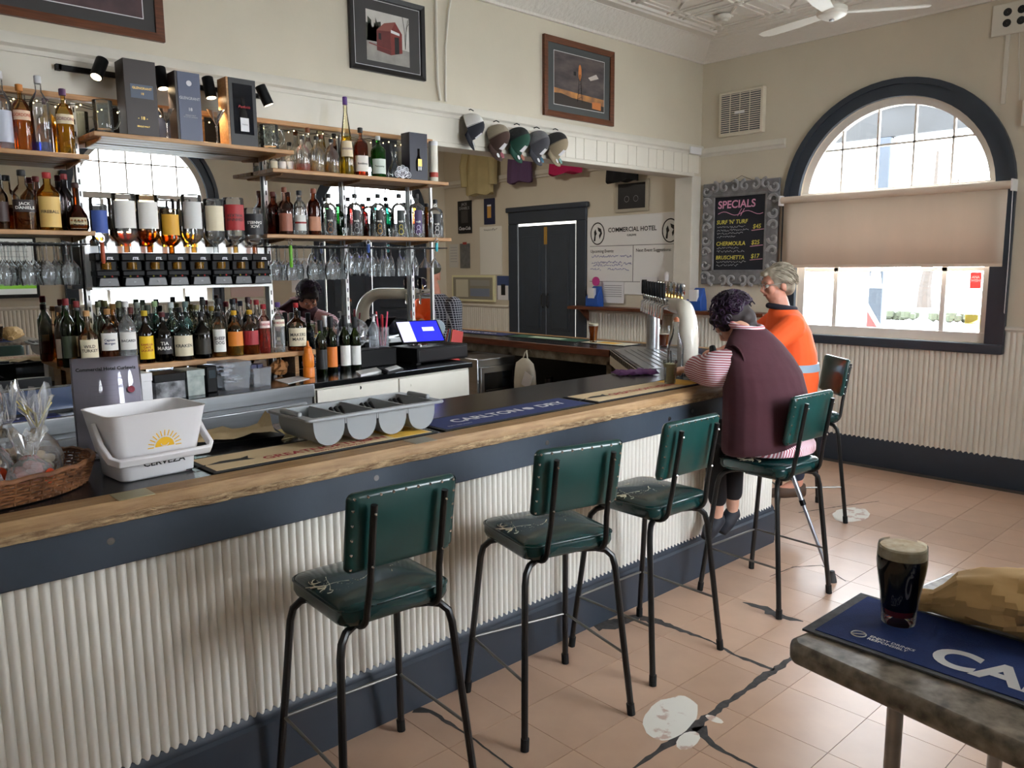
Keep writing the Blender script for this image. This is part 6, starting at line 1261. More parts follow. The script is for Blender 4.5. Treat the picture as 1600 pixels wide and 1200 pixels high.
# chalkboard in an ornate grey frame on the right wall
RW = (0, -1, 0)           # reading direction on the right-hand wall
cbd = thing('chalkboard', 'specials chalkboard in an ornate grey carved frame', 'chalkboard', (XW-.004, 4.128, 1.99)); T = frameT((0, 0, 0), RW, (0, 0, 1)); wB, hB = .80, .95
Mgf = mat('grey_carved_shaded', (120, 120, 122), .5, var=.25, vscale=14); Mgf2 = mat('grey_carved_lit', (152, 152, 154), .45); g = G(); fwid = .125  # darker frame and lighter scrolls put the relief shading into the colour
for (x0, x1, y0, y1) in ((-wB/2, wB/2, -hB/2, -hB/2+fwid), (-wB/2, wB/2, hB/2-fwid, hB/2), (-wB/2, -wB/2+fwid, -hB/2+fwid, hB/2-fwid), (wB/2-fwid, wB/2, -hB/2+fwid, hB/2-fwid)): g.box(x0, x1, y0, y1, 0, .025, T=T)
fr = g.build('frame', Mgf, cbd, bevel=.008)
def scroll(x, y, r, a0, d=1):
    pts = []
    for k in range(15): q = k/14; a = a0+d*q*3.6*pi/2*1.0; rr_ = r*(1-.72*q); pts.append(T @ V((x+rr_*cos(a), y+rr_*sin(a), .030)))
    return G().tube(pts, [.017*(1-.45*k/14) for k in range(15)], 7).build('carved_scroll', Mgf2, fr)
k = 0
for i in range(8):
    y = -hB/2+.07+i*(hB-.14)/7
    for s in (-1, 1): scroll(s*(wB/2-.045), y, .052, pi/2*(1+s), s*(1 if i % 2 else -1))
for i in range(6):
    x = -wB/2+.13+i*(wB-.26)/5
    for s in (-1, 1): scroll(x, s*(hB/2-.045), .052, pi/2 if s > 0 else -pi/2, (1 if i % 2 else -1))
g = G()
for s in (-1, 1): g.box(s*(wB/2-fwid)-.01, s*(wB/2-fwid)+.01, -hB/2+fwid, hB/2-fwid, .012, .034, T=T); g.box(-wB/2+fwid, wB/2-fwid, s*(hB/2-fwid)-.01, s*(hB/2-fwid)+.01, .012, .034, T=T)
g.build('inner_bead', Mgf, fr, bevel=.004)
G().box(-wB/2+fwid, wB/2-fwid, -hB/2+fwid, hB/2-fwid, .004, .014, T=T).build('slate', mat('chalk_slate', (22, 26, 38), .6, var=.15, vscale=6), cbd)
Mpk, Myl, Mwh = mat('pink_chalk', (228, 160, 190), .8), mat('yellow_chalk', (214, 204, 90), .8), mat('white_chalk', (190, 190, 196), .8)
ct_ = lambda s, size, x, y, m, b=.001, sh=.12: text(s, size, m, cbd, T @ Tm((x, y, .0155)), b, shear=sh, align='LEFT')
ct_('SPECIALS', .098, -.235, .265, Mpk, .002, .05); ct_("SURF 'N' TURF", .052, -.245, .105, Myl); ct_('$45', .055, .14, .055, Myl); ct_('CHERMOULA', .052, -.245, -.095, Myl); ct_('$25', .055, .13, -.09, Myl); ct_('BRUSCHETTA', .050, -.245, -.225, Myl); ct_('$17', .055, .13, -.215, Myl)
def scribble(parent, T_, x0, x1, y, amp, m, seed, th=.0016, z=.016):
    rnd = random.Random(seed); n = max(4, int((x1-x0)/(amp*.75))); pts = []; g = G()
    for k in range(n+1):
        pts.append(T_ @ V((x0+(x1-x0)*k/n, y+rnd.uniform(-amp, amp), z)))
        if rnd.random() < .16 and len(pts) > 2: g.tube(pts, th, 4); pts = []
    if len(pts) > 1: g.tube(pts, th, 4)
    return g.build('handwriting', m, parent)
for i, (y, x1) in enumerate(((.06, .06), (.03, .10), (0, .04), (-.03, -.04), (-.135, .0), (-.165, .06), (-.265, .08), (-.295, .0))): scribble(cbd, T, -.235, x1, y, .010, Mwh, i)
for y, x in ((.02, .20), (-.125, .19), (-.25, .19)): G().tube([T @ V((x-.07, y, .016)), T @ V((x+.06, y+.01, .016))], .003, 4).build('chalk_underline', Mpk, cbd)
G().tube([T @ V((-.23+.47*k/16, .185+.018*sin(k*.75), .016)) for k in range(17)], .003, 4).build('chalk_flourish', Mpk, cbd)
for s in (0, .03): G().tube([T @ V((-.02+s, .16, .016)), T @ V((.02+s, .225, .016))], .003, 4).build('chalk_flourish', Mpk, cbd)
G().tube([T @ V((-.16, hB/2-.02, .0)), T @ V((0, hB/2+.05, .0)), T @ V((.16, hB/2-.02, .0))], .0018, 4).build('hanging_wire', M_dark, cbd)
# wall air vent
av = thing('wall_vent', 'cream louvred wall vent unit near the ceiling corner', 'vent', (XW, 4.135, 3.075)); G().box(-.23, .23, -.20, .20, 0, .05, T=T).build('surround', mat('cream_plastic', (222, 214, 196), .45), av, bevel=.01); G().box(-.20, .20, -.175, .175, .048, .052, T=T).build('dark_core', mat('vent_core', (70, 74, 80), .6), av)
for k in range(19): G().box(-.20, .20, -.175+.0187*k, -.168+.0187*k, .052, .062, T=T @ Tm(rx=0)).build('louvre', mat('cream_plastic', (222, 214, 196), .45), av)
for x_ in (-.1, 0, .1): G().box(x_-.003, x_+.003, -.175, .175, .06, .065, T=T).build('louvre_bar', mat('cream_plastic', (222, 214, 196), .45), av)
G().box(-.05, .05, -.012, .012, .064, .068, T=T).build('badge', M_white, av)
# plaster air vent box and blind brackets high on the right
pv = thing('plaster_vent', 'cream plaster wall vent with round holes beside the arched window', 'vent', (XW, 1.90, 3.43)); G().box(-.21, .5, -.11, .11, 0, .02, T=T).build('vent_plate', M_trim, pv, bevel=.006)
for i in range(7):
    for j in range(2): G().lathe([(.001, 0), (.028, 0)], 12, T=T @ Tm((-.11+.09*i, -.03+.075*j, .021)), caps=False).build('vent_hole', M_dark, pv)
tag(G().box(XW-.012, XW, 1.985, 2.015, 2.84, 3.33).build('cable_cover', M_trim, bevel=.002), 'straight cream cable cover below the plaster vent', 'conduit')
tag(G().tube([(XW-.006, 1.93, 3.35), (XW-.008, 1.92, 3.15), (XW-.008, 1.90, 3.0), (XW-.01, 1.895, 2.85)], .004, 6).build('loose_cable', M_trim), 'thin loose cable hanging from the plaster vent', 'cable')
tag(G().box(XW-.06, XW-.036, .95, 1.86, 2.66, 2.84).build('rail_block', M_trim, bevel=.006), 'pale timber block on the rail beside the arched window', 'block')
# ------------------------------------------------------------------ far room wall
ldg = thing('wall_ledge', 'long red brown timber drinks ledge along the wall', 'ledge', (XW, 5.0, 1.225)); G().box(-.20, -.004, -1.25, 1.15, 0, .035).build('plank', M_redt, ldg, bevel=.005)
for y_ in (-1.0, 0, 1.0): G().prism([(0, 0), (-.16, 0), (0, -.14)], -.012, .012, T=Matrix(((1, 0, 0, -.005), (0, 0, 1, y_), (0, 1, 0, 0), (0, 0, 0, 1)))).build('bracket', M_redt, ldg)
wbd = thing('event_board', 'large white event board with printed hotel heading', 'whiteboard', (XW-.004, 5.40, 1.81)); w_, h_ = 1.24, .83; G().box(-w_/2, w_/2, -h_/2, h_/2, 0, .012, T=T).build('board', mat('whiteboard', (232, 232, 230), .3), wbd, bevel=.002)
wt = lambda s, size, x, y, m=M_dark, b=.0006, al='CENTER': text(s, size, m, wbd, T @ Tm((x, y, .0135)), b, align=al)
wt('COMMERCIAL HOTEL', .066, .0, .265, M_dark, .0012); wt('CURLEWIS', .026, .0, .205); wt('Upcoming Events:', .046, -.57, .045, al='LEFT'); wt('Next Event Suggestions:', .046, .06, .045, al='LEFT')
Mli = mat('board_rule', (60, 60, 64), .6)
for (x0, x1, y0, y1) in ((-.58, .58, .098, .103), (-.58, .58, -.283, -.278), (.02, .025, -.28, .10)): G().box(x0, x1, y0, y1, .012, .0132, T=T).build('rule', Mli, wbd)
Mmk = mat('blue_marker', (40, 60, 170), .6)
for i, (y, x0, x1) in enumerate(((-.01, -.55, -.18), (-.075, -.55, -.13), (-.105, -.53, -.12), (-.15, -.57, -.42), (-.15, -.32, -.03), (-.012, -.15, -.0), (-.09, -.1, .0))): scribble(wbd, T, x0, x1, y, .013, Mmk, 30+i, .0022, .0135)
for sx in (-.47, .49):
    G().tube([T @ V((sx+.095*cos(a), .235+.115*sin(a), .013)) for a in [2*pi*k/28 for k in range(28)]], .006, 4, closed=True).build('logo_ring', M_dark, wbd)
    G().add([T @ V((sx+u, .235+v, .0136)) for u, v in ((-.055, -.08), (-.03, -.08), (-.025, -.02), (-.01, .0), (-.03, .05), (-.05, .02), (-.045, -.02))], [tuple(range(7))]).add([T @ V((sx+u, .235+v, .0136)) for u, v in ((.0, .07), (.05, .05), (.065, .0), (.03, -.06), (.02, -.02), (.04, .01), (.01, .03))], [tuple(range(7))]).build('logo_figure', M_dark, wbd, smooth=False)
def poster(name, x0, y0, x1, y1, m, label, cat='poster', X=XW, th=.004, parts=()):
    a, b = onx(x0, y0, X), onx(x1, y1, X); c = (a+b)/2; c.x = X-.002; w, h = abs(a.y-b.y), abs(a.z-b.z); t = thing(name, label, cat, c)
    G().box(-w/2, w/2, -h/2, h/2, 0, th, T=T).build('sheet', m, t)
    for i_, (u0, u1, v0, v1, mm, nm) in enumerate(parts): G().box(u0*w, u1*w, v0*h, v1*h, th, th+.0012+.0006*i_, T=T).build(nm, mm, t)
    return t, w, h
Mgry = mat('grey_print2', (150, 150, 152), .6)
t, w, h = poster('bar_sign', 716, 315, 738, 364, M_dark, 'narrow black whiskey and cola sign on the far wall', 'sign', th=.01, parts=((-.25, .25, -.18, .2, mat('sign_dim', (60, 58, 56), .6), 'bottle_image'),)); text("JACK\nDANIEL'S", .05, Mgry, t, T @ Tm((0, h*.33, .013)), .0008); text('Coca-Cola', .06, M_white, t, T @ Tm((0, -h*.35, .013)), .001, shear=.3, sx=.9)
t, w, h = poster('bar_sign', 757, 311, 774, 350, mat('sign_blue', (28, 34, 66), .5), 'narrow blue beer sign with a glass picture on the far wall', 'sign', th=.01, parts=((-.18, .18, -.25, .2, mat('beer_gold', (200, 150, 70), .5), 'glass_image'), (-.18, .18, .2, .26, M_white, 'foam_image')))
t, w, h = poster('notice_sheet', 750, 355, 785, 429, mat('cream_sheet', (228, 226, 216), .35), 'tall cream wall planner sheet beside the navy doors', 'notice'); scribble(t, T, -w*.3, w*.3, h*.44, .014, M_dark, 77, .0025, .006)
poster('notice_sheet', 702, 382, 717, 418, mat('pale_sheet', (200, 198, 190), .5), 'small pale notice beside the foil sign', 'notice', parts=tuple((-.35, .35, .35-.12*k, .37-.12*k, Mgry, 'print_line') for k in range(6)))
poster('foil_sign', 719, 381, 735, 419, mat('foil_sheet', (150, 150, 146), .25, .6, var=.2, vscale=20), 'shiny grey embossed sign on the far wall', 'sign', parts=((-.2, .2, .46, .56, mat('red_clip', (150, 50, 40), .5), 'red_clip'),))
t, w, h = poster('lit_noticeboard', 709, 430, 775, 472, mat('pale_frame', (226, 222, 180), .4), 'framed glass noticeboard with reflected window light painted into its glass', 'noticeboard', th=.03, parts=((-.47, .47, -.42, .42, mat('board_glass_glare', (150, 146, 130), .12), 'board_glass_glare'), (-.4, -.1, -.34, .34, mat('notice_pale', (206, 202, 180), .4), 'notice'), (-.05, .4, .1, .32, mat('notice_dim', (150, 148, 140), .4), 'notice'), (-.05, .4, -.3, 0, mat('notice_blue', (120, 130, 150), .4), 'notice')))  # pale tone of the board glass stands in for reflected window light
poster('beer_poster', 777, 431, 796, 469, mat('poster_blue', (60, 76, 120), .5), 'small blue beer poster beside the noticeboard', parts=((-.45, .45, -.5, .1, M_white, 'white_half'), (-.15, .2, -.3, .15, M_dark, 'glass_image')))
fr_, w, h = poster('framed_print', 964, 284, 1014, 329, mat('pale_wood_frame', (176, 168, 150), .5), 'dark engraved print in a pale frame above the event board', 'picture', th=.02, parts=((-.42, .42, -.40, .40, mat('dark_print', (26, 26, 30), .4), 'print'),))
for sx in (-.06, .06): G().tube([T @ V((sx+.03*cos(a), -.03+.03*sin(a), .0225)) for a in [2*pi*k/14 for k in range(14)]], .002, 4, closed=True).build('engraved_wheel', Mgry, fr_)
poster('notice_sheet', 942, 440, 975, 474, M_white, 'white printed notice pinned below the event board', 'notice', XW-.02, parts=tuple((-.4, .4, .3-.1*k, .33-.1*k, Mgry, 'print_line') for k in range(6))); poster('notice_sheet', 1001, 433, 1027, 459, M_white, 'small notice with a dark photo below the event board', 'notice', XW-.02, parts=((-.4, -.1, -.1, .35, M_dark, 'photo'), (0, .4, .1, .16, Mgry, 'print_line')))
def leaflet(px, py, label):
    p = onx(px, py, XW-.10); t = thing('leaflet_holder', label, 'leaflet holder', (XW-.10, p.y, 1.261)); Mh_ = mat('blue_holder', (36, 84, 168), .4); G().loft([[(-.05, -.09, 0), (.05, -.09, 0), (.05, .09, 0), (-.05, .09, 0)], [(-.055, -.085, .1), (.05, -.085, .1), (.05, .085, .1), (-.055, .085, .1)], [(0.02, -.06, .2), (.05, -.06, .22), (.05, .06, .22), (.02, .06, .2)]]).build('holder', Mh_, t, bevel=.006)
    G().box(-.062, -.03, -.045, .045, .09, .20).build('leaflets', M_white, t); return t
lf = leaflet(929, 470, 'blue leaflet holder with a pink disc on the timber ledge'); G().lathe([(.001, -.006), (.05, -.006), (.05, .006), (.001, .006)], 16, (0, 0, 0), T=Tm((.02, 0, .27), ry=pi/2), caps=False).build('pink_disc', mat('pink_disc', (196, 60, 140), .5), lf)
leaflet(1088, 475, 'blue leaflet holder on the ledge below the chalkboard')
p = onx(1041, 455, XW-.09); pin = thing('bowling_pin', 'white bowling pin with red stripes on the timber ledge', 'bowling pin', (XW-.09, p.y, 1.261))
pp_ = [(.026, 0), (.045, .04), (.058, .11), (.052, .16), (.032, .21), (.023, .25), (.026, .29), (.031, .33), (.025, .36), (.001, .378)]
G().lathe(pp_, 18).build('pin_body', M_white, pin, angle=70)
for z0, r_ in ((.222, .0305), (.250, .0245)): G().lathe([(r_, z0), (r_-.001, z0+.016)], 18, caps=False).build('red_stripe', mat('pin_red', (190, 40, 40), .4), pin)
# garments hung on the picture rail
def garment(px, y0, y1, w, m, label, seed, hang=True):
    p = onx(px, y0, XW-.09); b = onx(px, y1, XW-.09); t = thing('hanging_shirt' if hang else 'hanging_cloth', label, 'garment', (XW-.09, p.y, b.z)); h = p.z-b.z; rnd = random.Random(seed); n = 28; rings = []
    for q in range(7):
        z = h*q/6; ww = w*(1-.18*(q/6)**2); rings.append([(.045*(1-.4*q/6)*sin(a)*(1+.35*sin(7*a+q*.2+seed)), ww/2*cos(a)*(1+.05*sin(5*a+seed)), z+(.015*sin(4*a+seed) if q == 0 else 0)) for a in [2*pi*k/n for k in range(n)]])
    G().loft(rings).build('cloth', m, t, angle=70); return t, h
t, h = garment(748, 212, 304, .50, mat('khaki_cloth', (186, 172, 128), .9, var=.06, bump=.3, bscale=10), 'khaki work shirt hanging from the rail in the far room', 1)
for s in (-1, 1): G().tube([(0, s*.2, h*.9), (-.02, s*.27, h*.5), (-.01, s*.26, h*.15)], [.06, .06, .055], 10).build('sleeve', mat('khaki_cloth', (186, 172, 128), .9), t)
garment(812, 225, 285, .42, mat('purple_shirt', (96, 72, 108), .9, bump=.3, bscale=10), 'purple shirt hanging from the rail in the far room', 2); garment(884, 235, 271, .50, mat('magenta_shirt', (190, 30, 90), .9), 'bright pink shirt hanging from the rail in the far room', 3); garment(972, 240, 283, .42, mat('black_shirt', (22, 22, 26), .9), 'black jacket hanging from the rail above the dark print', 4)
# ceiling fan and smoke detector
fp = onz(1300, 20, 3.42); fan = thing('ceiling_fan', 'white three bladed ceiling fan', 'fan', (fp.x, fp.y, 3.42)); Mfn = mat('fan_white', (226, 222, 212), .4)
G().lathe([(.001, -.045), (.05, -.043), (.095, -.02), (.105, .0), (.10, .03), (.05, .06), (.02, .065)], 24).build('motor_housing', Mfn, fan); G().cyl((0, 0, .06), (0, 0, ZC-3.42), .014, 12).lathe([(.014, .22), (.06, .27), (.065, ZC-3.42)], 18).build('down_rod', Mfn, fan); G().lathe([(.001, -.058), (.016, -.055), (.018, -.045)], 12).build('cap_nut', mat('grey_metal', (150, 150, 150), .4, .6), fan)
for tx, ty in ((1447, 8), (1205, 53), None) if False else ((1447, 10), (1205, 50), (1150, -60)):
    e = onz(tx, ty, 3.42)-fp; a = atan2(e.y, e.x)
    if tx == 1150: a = (atan2(*(onz(1447, 10, 3.42)-fp).yx)+atan2(*(onz(1205, 50, 3.42)-fp).yx))/2+pi
    Tb = Matrix.Rotation(a, 4, 'Z') @ Matrix.Rotation(.14, 4, 'X'); G().prism([(.09, -.045), (.30, -.062), (.58, -.058), (.63, -.03), (.63, .03), (.58, .05), (.30, .055), (.09, .04)], -.004, .004, T=Tb).build('blade', Mfn, fan, bevel=.003)
p = onz(1130, 22, ZC); sd = thing('smoke_detector', 'round cream smoke detector on the ceiling', 'smoke detector', (p.x, p.y, ZC-.012)); G().lathe([(.001, -.05), (.035, -.05), (.045, -.035), (.062, -.028), (.066, .0)], 22).build('body', Mfn, sd); G().lathe([(.046, -.036), (.046, -.030)], 22, caps=False).build('vent_ring', M_dark, sd)
# ------------------------------------------------------------------ foreground table
TZ = 1.0
tbl = thing('high_table', 'high table with mottled grey laminate top', 'table', (1.36, .69, 0)); e1 = V((1.286-1.354, .287-.689, 0)).normalized(); e2 = V((1.893-1.354, .604-.689, 0)).normalized()
M_lamg = mat('mottled_laminate', (166, 154, 138), .3, col2=(74, 66, 58), vscale=34, detail=9, spec=.5)
cn = V((1.345, .700, 0)); ax = V((e2.x, e2.y, 0)); ay = V((-ax.y, ax.x, 0))*-1
Pt = lambda u, v: (cn+ax*u+ay*v)-V((1.36, .69, 0))
pl = [Pt(.02, 0), Pt(.60, 0), Pt(.60, .60), Pt(0, .60), Pt(0, .02)]
G().prism([(q.x, q.y) for q in pl], TZ-.042, TZ).build('table_top', M_lamg, tbl, bevel=.013, seg=4)
c = Pt(.3, .3); pc_ = onz(1400, 1110, TZ-.05)-V((1.36, .69, 0))
for u, v in ((.10, .17), (.5, .17), (.5, .5), (.1, .5)): q = Pt(u, v); lg = G().cyl((q.x, q.y, .012), (q.x, q.y, TZ-.042), .014, 14).build('leg', M_steel, tbl); G().cyl((q.x, q.y, 0), (q.x, q.y, .03), .018, 12).build('rubber_foot', M_rub, lg)
mt = thing('bar_mat', 'navy beer bar mat on the high table under the stout', 'bar mat', (1.36+Pt(.30, .14).x, .69+Pt(.3, .14).y, TZ+.0008), atan2(ax.y, ax.x))
mt.location = cn+ax*.345+ay*.155+V((0, 0, TZ+.0008)); wd, dp = .62, .26
mt.location = V((1.437, .693, TZ+.0008)); mt.rotation_euler = (0, 0, atan2(.687-.698, 1.748-1.439))
mt.location = V((1.405, .672, TZ+.0008)); ma = atan2(.33-.672, 1.40-1.405); mt.rotation_euler = (0, 0, ma)      # local x runs along the mat's long edge towards the camera side
MW, ML = .25, .80
G().box(-.02, ML, -.0, MW, 0, .004).build('rubber_base', mat('grey_runner_edge', (92, 94, 98), .8, var=.2, vscale=80), mt); G().box(.0, ML, .012, MW-.012, .004, .0055).build('printed_face', mat('runner_blue', (24, 50, 112), .9, var=.08, vscale=60, bump=.2, bscale=400), mt)
text('CARLTON', .105, M_white, mt, Tm((.19, .075, .0062)), .004, align='LEFT'); text('ENJOY DRINKS\nRESPONSIBLY', .012, M_white, mt, Tm((.085, .052, .0062)), .0003, align='LEFT'); G().tube([(.066+.013*cos(a), .052+.013*sin(a), .006) for a in [2*pi*k/18 for k in range(18)]], .0014, 4, closed=True).tube([(.057, .046, .006), (.075, .058, .006)], .0014, 4).build('ring_emblem', M_white, mt)
gp = onz(1403, 976, TZ); st = thing('stout_glass', 'pint glass of black stout with creamy head on the high table', 'beer glass', (gp.x, gp.y, TZ+.0065)); r0 = .034
gh = .158; gpr = [(.030, .0), (.0315, .004), (.0325, .02), (.036, .06), (.0435, .105), (.0455, .125), (.0445, gh-.006), (.0435, gh)]
G().lathe([(.001, .012)]+gpr, 32, caps=False).build('glass_body', M_glass, st, angle=60); G().lathe([(.001, .016), (.028, .018), (.0305, .03)], 32, caps=False).lathe([(.0305, .03), (.034, .06), (.0418, .105), (.0438, .125), (.0436, .134)], 32, caps=False, m=1).build('stout', [mat('stout_ruby', (96, 26, 14), .2), mat('stout_black', (8, 6, 6), .15)], st, angle=60)
G().lathe([(.0437, .134), (.0428, gh-.006), (.040, gh-.003), (.001, gh-.002)], 32, caps=False).build('foam', mat('stout_foam', (240, 228, 204), .8, col2=(214, 190, 150), vscale=60, detail=6), st)
pb = thing('paper_bag', 'crumpled brown paper bag on the blue mat of the high table', 'bag', (1.68, .50, TZ+.0065), radians(-75)); rnd = random.Random(21); rings = []; n = 40; raw = ((-.10, .022, .018), (-.075, .03, .02), (-.05, .026, .022), (-.01, .06, .045), (.05, .085, .055), (.11, .095, .06), (.17, .09, .06), (.22, .07, .05), (.25, .04, .03))
fold = [(rnd.uniform(3, 9), rnd.uniform(-40, 40), rnd.uniform(0, 6.3)) for _ in range(5)]
for k in range(len(raw)*3-2):
    i_, t_ = min(k//3, len(raw)-2), (k-3*min(k//3, len(raw)-2))/3; x_, ry_, rz_ = (raw[i_][q]*(1-t_)+raw[i_+1][q]*t_ for q in range(3))
    rings.append([(lambda e: (x_+rnd.uniform(-.003, .003), ry_*cos(a)*e, max(.001, rz_*.85+rz_*sin(a)*e)))(1+sum(.075*abs(sin(f0*a/2+f1*x_+f2)) for f0, f1, f2 in fold)-.24+rnd.uniform(-.025, .025)) for a in [2*pi*j/n for j in range(n)]])
G().loft(rings).build('bag_body', mat('kraft_paper', (222, 184, 126), .75, var=.05, vscale=10), pb, angle=22)
# crutch leaning on the stool
cr = thing('crutch', 'grey metal crutch leaning beside the seated woman', 'crutch', (4.07, 1.85, .006)); tpv = onx(1238, 742, 4.03)-V((4.07, 1.85, .006)); Mal = mat('crutch_alloy', (170, 174, 186), .3, .8); dv = tpv.normalized()
G().cyl(dv*.03, dv*.46, .0095, 12).build('lower_tube', Mal, cr); G().cyl(dv*.44, dv*.70, .0125, 12).build('upper_tube', Mal, cr); G().cyl(dv*.43, dv*.46, .0155, 12).build('clip_collar', M_black, cr); G().lathe([(.026, 0), (.024, .012), (.014, .05), (.012, .06)], 14).build('rubber_tip', mat('grey_rubber', (60, 58, 58), .8), cr)
for k in range(3): G().sphere(dv*(.52+.05*k)+V((-.012, -.004, 0)), .003, 6).build('adjuster_pin', M_chrome, cr)
G().tube([dv*.69, dv*.71+V((.03, .0, .0)), dv*.71+V((.09, .0, -.004))], .013, 10).build('hand_grip', M_black, cr)

# fill light added to brighten the far room, shaped as a ceiling lamp
fl_ = thing('fill_light', 'added round fill light on the far room ceiling', 'light', (4.2, 6.6, ZC)); G().lathe([(.16, 0), (.16, -.03), (.12, -.07), (.001, -.085)], 24, caps=False).build('diffuser', mat('fill_diffuser', (255, 240, 214), .4, emit=4.0), fl_)
far_fill = bpy.data.lights.new('far_fill', 'AREA'); far_fill.shape = 'DISK'; far_fill.size = .3; far_fill.energy = 24; far_fill.color = (1, .93, .82); lo = bpy.data.objects.new('far_fill', far_fill); COL.objects.link(lo); lo.parent = fl_; lo.location = (0, 0, -.10)
# ------------------------------------------------------------------ people
from mathutils.kdtree import KDTree
def organic(name, g, mats, parent=None, voxel=.006, smooth=4, T=None):
    """fuse overlapping shapes into one continuous surface; faces take the material of the nearest source shape"""
    me = g.mesh(name, mats, False); o = bpy.data.objects.new(name, me); COL.objects.link(o)
    r = o.modifiers.new('r', 'REMESH'); r.mode = 'VOXEL'; r.voxel_size = voxel
    s = o.modifiers.new('s', 'SMOOTH'); s.factor = .5; s.iterations = smooth
    bpy.context.view_layer.update(); dg = bpy.context.evaluated_depsgraph_get()
    nm = bpy.data.meshes.new_from_object(o.evaluated_get(dg)); o.modifiers.clear(); o.data = nm
    nm.materials.clear()
    ml = mats if isinstance(mats, (list, tuple)) else [mats]
    for m in ml: nm.materials.append(m)
    if len(ml) > 1:
        cs = [(sum((V(g.v[i]) for i in f), V((0, 0, 0)))/len(f), mi) for f, mi in zip(g.f, g.m)]
        kd = KDTree(len(cs))
        for i, (c, _) in enumerate(cs): kd.insert(c, i)
        kd.balance(); nm.polygons.foreach_set('material_index', [cs[kd.find(p.center)[1]][1] for p in nm.polygons])
    nm.polygons.foreach_set('use_smooth', [True]*len(nm.polygons)); nm.name = name
    if parent is not None: o.parent = parent
    return o
def limb(g, pts, rs, m=0, n=14):
    """rounded tapering limb with denser rings"""
    pts = [V(p) for p in pts]; P, R = [], []
    for i in range(len(pts)-1):
        k = max(2, int((pts[i+1]-pts[i]).length/.02))
        for j in range(k): t = j/k; P.append(pts[i].lerp(pts[i+1], t)); R.append(rs[i]*(1-t)+rs[i+1]*t)
    P.append(pts[-1]); R.append(rs[-1]); g.tube(P, R, n, m)
    for p, r in zip(pts, rs): g.sphere(p, r, 12, m)
    return g
def ell(g, secs, m=0, n=24):
    """torso from elliptical sections (centre, half width vector, half depth vector)"""
    rings = []
    for i in range(len(secs)-1):
        for j in range(5):
            t = j/5; a, b = secs[i], secs[i+1]; rings.append([V(a[0]).lerp(V(b[0]), t)+V(a[1]).lerp(V(b[1]), t)*cos(q)+V(a[2]).lerp(V(b[2]), t)*sin(q) for q in [2*pi*k/n for k in range(n)]])
    a = secs[-1]; rings.append([V(a[0])+V(a[1])*cos(q)+V(a[2])*sin(q) for q in [2*pi*k/n for k in range(n)]])
    return g.loft(rings, m)
def head(g, T, s=1.0, m=0):
    """skull, jaw, brow, nose, lips, chin and ears; +Y is the face, Z up"""
    S = lambda c, r, sc=(1, 1, 1): g.sphere((0, 0, 0), r*s, 16, m, T=T @ Tm(V(c)*s) @ Matrix.Diagonal((*sc, 1)))
    S((0, -.012, .025), .092, (.84, 1.04, 1.0)); S((0, .022, -.045), .068, (.88, .95, 1.0)); S((0, .045, -.085), .03, (1.1, .9, .8)); S((0, .07, .03), .04, (1.5, .5, .5))
    S((0, .082, -.045), .022, (1.2, .55, .6)); g.tube([T @ (V(p)*s) for p in ((0, .078, .025), (0, .092, .0), (0, .104, -.022))], [.009*s, .012*s, .015*s], 8, m); S((0, .094, -.024), .015, (1.3, .8, .7))
    for sx in (-1, 1): S((sx*.04, .062, -.02), .028, (1, .8, 1)); S((sx*.078, -.008, -.012), .03, (.32, .62, 1.0)); S((sx*.079, -.012, -.03), .014, (.5, .8, 1))
def face_bits(T, parent, s=1.0, brow=(60, 44, 36)):
    for sx in (-1, 1):
        e = G().sphere((0, 0, 0), .012*s, 10, T=T @ Tm(V((sx*.032, .075, .008))*s)).build('eye', mat('eye_white', (222, 218, 212), .2), parent); G().sphere((0, 0, 0), .006*s, 8, T=T @ Tm(V((sx*.032, .0835, .008))*s)).build('iris', M_dark, e)
        G().tube([T @ (V((sx*x_, y_, z_))*s) for x_, y_, z_ in ((.014, .088, .028), (.034, .085, .034), (.052, .07, .026))], .0035*s, 5).build('eyebrow', mat('brow_%d' % brow[0], brow, .9), parent)
    G().tube([T @ (V((x_, y_, -.047))*s) for x_, y_ in ((-.024, .084), (0, .095), (.024, .084))], .0045*s, 6).build('lips', mat('lips', (168, 96, 88), .5), parent)
def hand(g, wrist, d, up, side, m=0, s=1.0, curl=.5):
    """palm with five bent fingers; d points along the fingers, side towards the thumb"""
    d, up = V(d).normalized(), V(up).normalized(); sd = V(side).normalized(); w = V(wrist)
    for k in range(5): q = k/4; g.sphere(w+d*.085*s*q+sd*0.0, .026*s, 10, m, T=None) if False else None
    ell(g, [(w, sd*.024*s, up*.018*s), (w+d*.03*s, sd*.036*s, up*.017*s), (w+d*.085*s, sd*.040*s, up*.013*s)], m, 14)
    for k, (off, L, r) in enumerate(((.029, .074, .0088), (.010, .084, .009), (-.010, .078, .0088), (-.029, .060, .008))):
        b = w+d*.078*s+sd*off*s; p1 = b+d*L*.42*s-up*curl*.012*s; p2 = p1+(d*(1-.5*curl)-up*curl*.8).normalized()*L*.33*s; p3 = p2+(d*(1-curl)-up*curl*1.2).normalized()*L*.27*s
        g.tube([b, p1, p2, p3], [r*s, r*s, r*.93*s, r*.75*s], 8, m); g.sphere(p3, r*.75*s, 8, m)
    b = w+d*.025*s+sd*.030*s; p1 = b+(sd*.8+d*.6).normalized()*.036*s-up*.006*s; p2 = p1+(d*.95+sd*.25-up*curl*.4).normalized()*.034*s; g.tube([b, p1, p2], [.0125*s, .0105*s, .0085*s], 8, m); g.sphere(p2, .0085*s, 8, m)
M_skin = mat('skin', (206, 156, 132), .5, var=.06, vscale=20); M_skin2 = mat('skin_ruddy', (200, 140, 118), .5, var=.08, vscale=20)
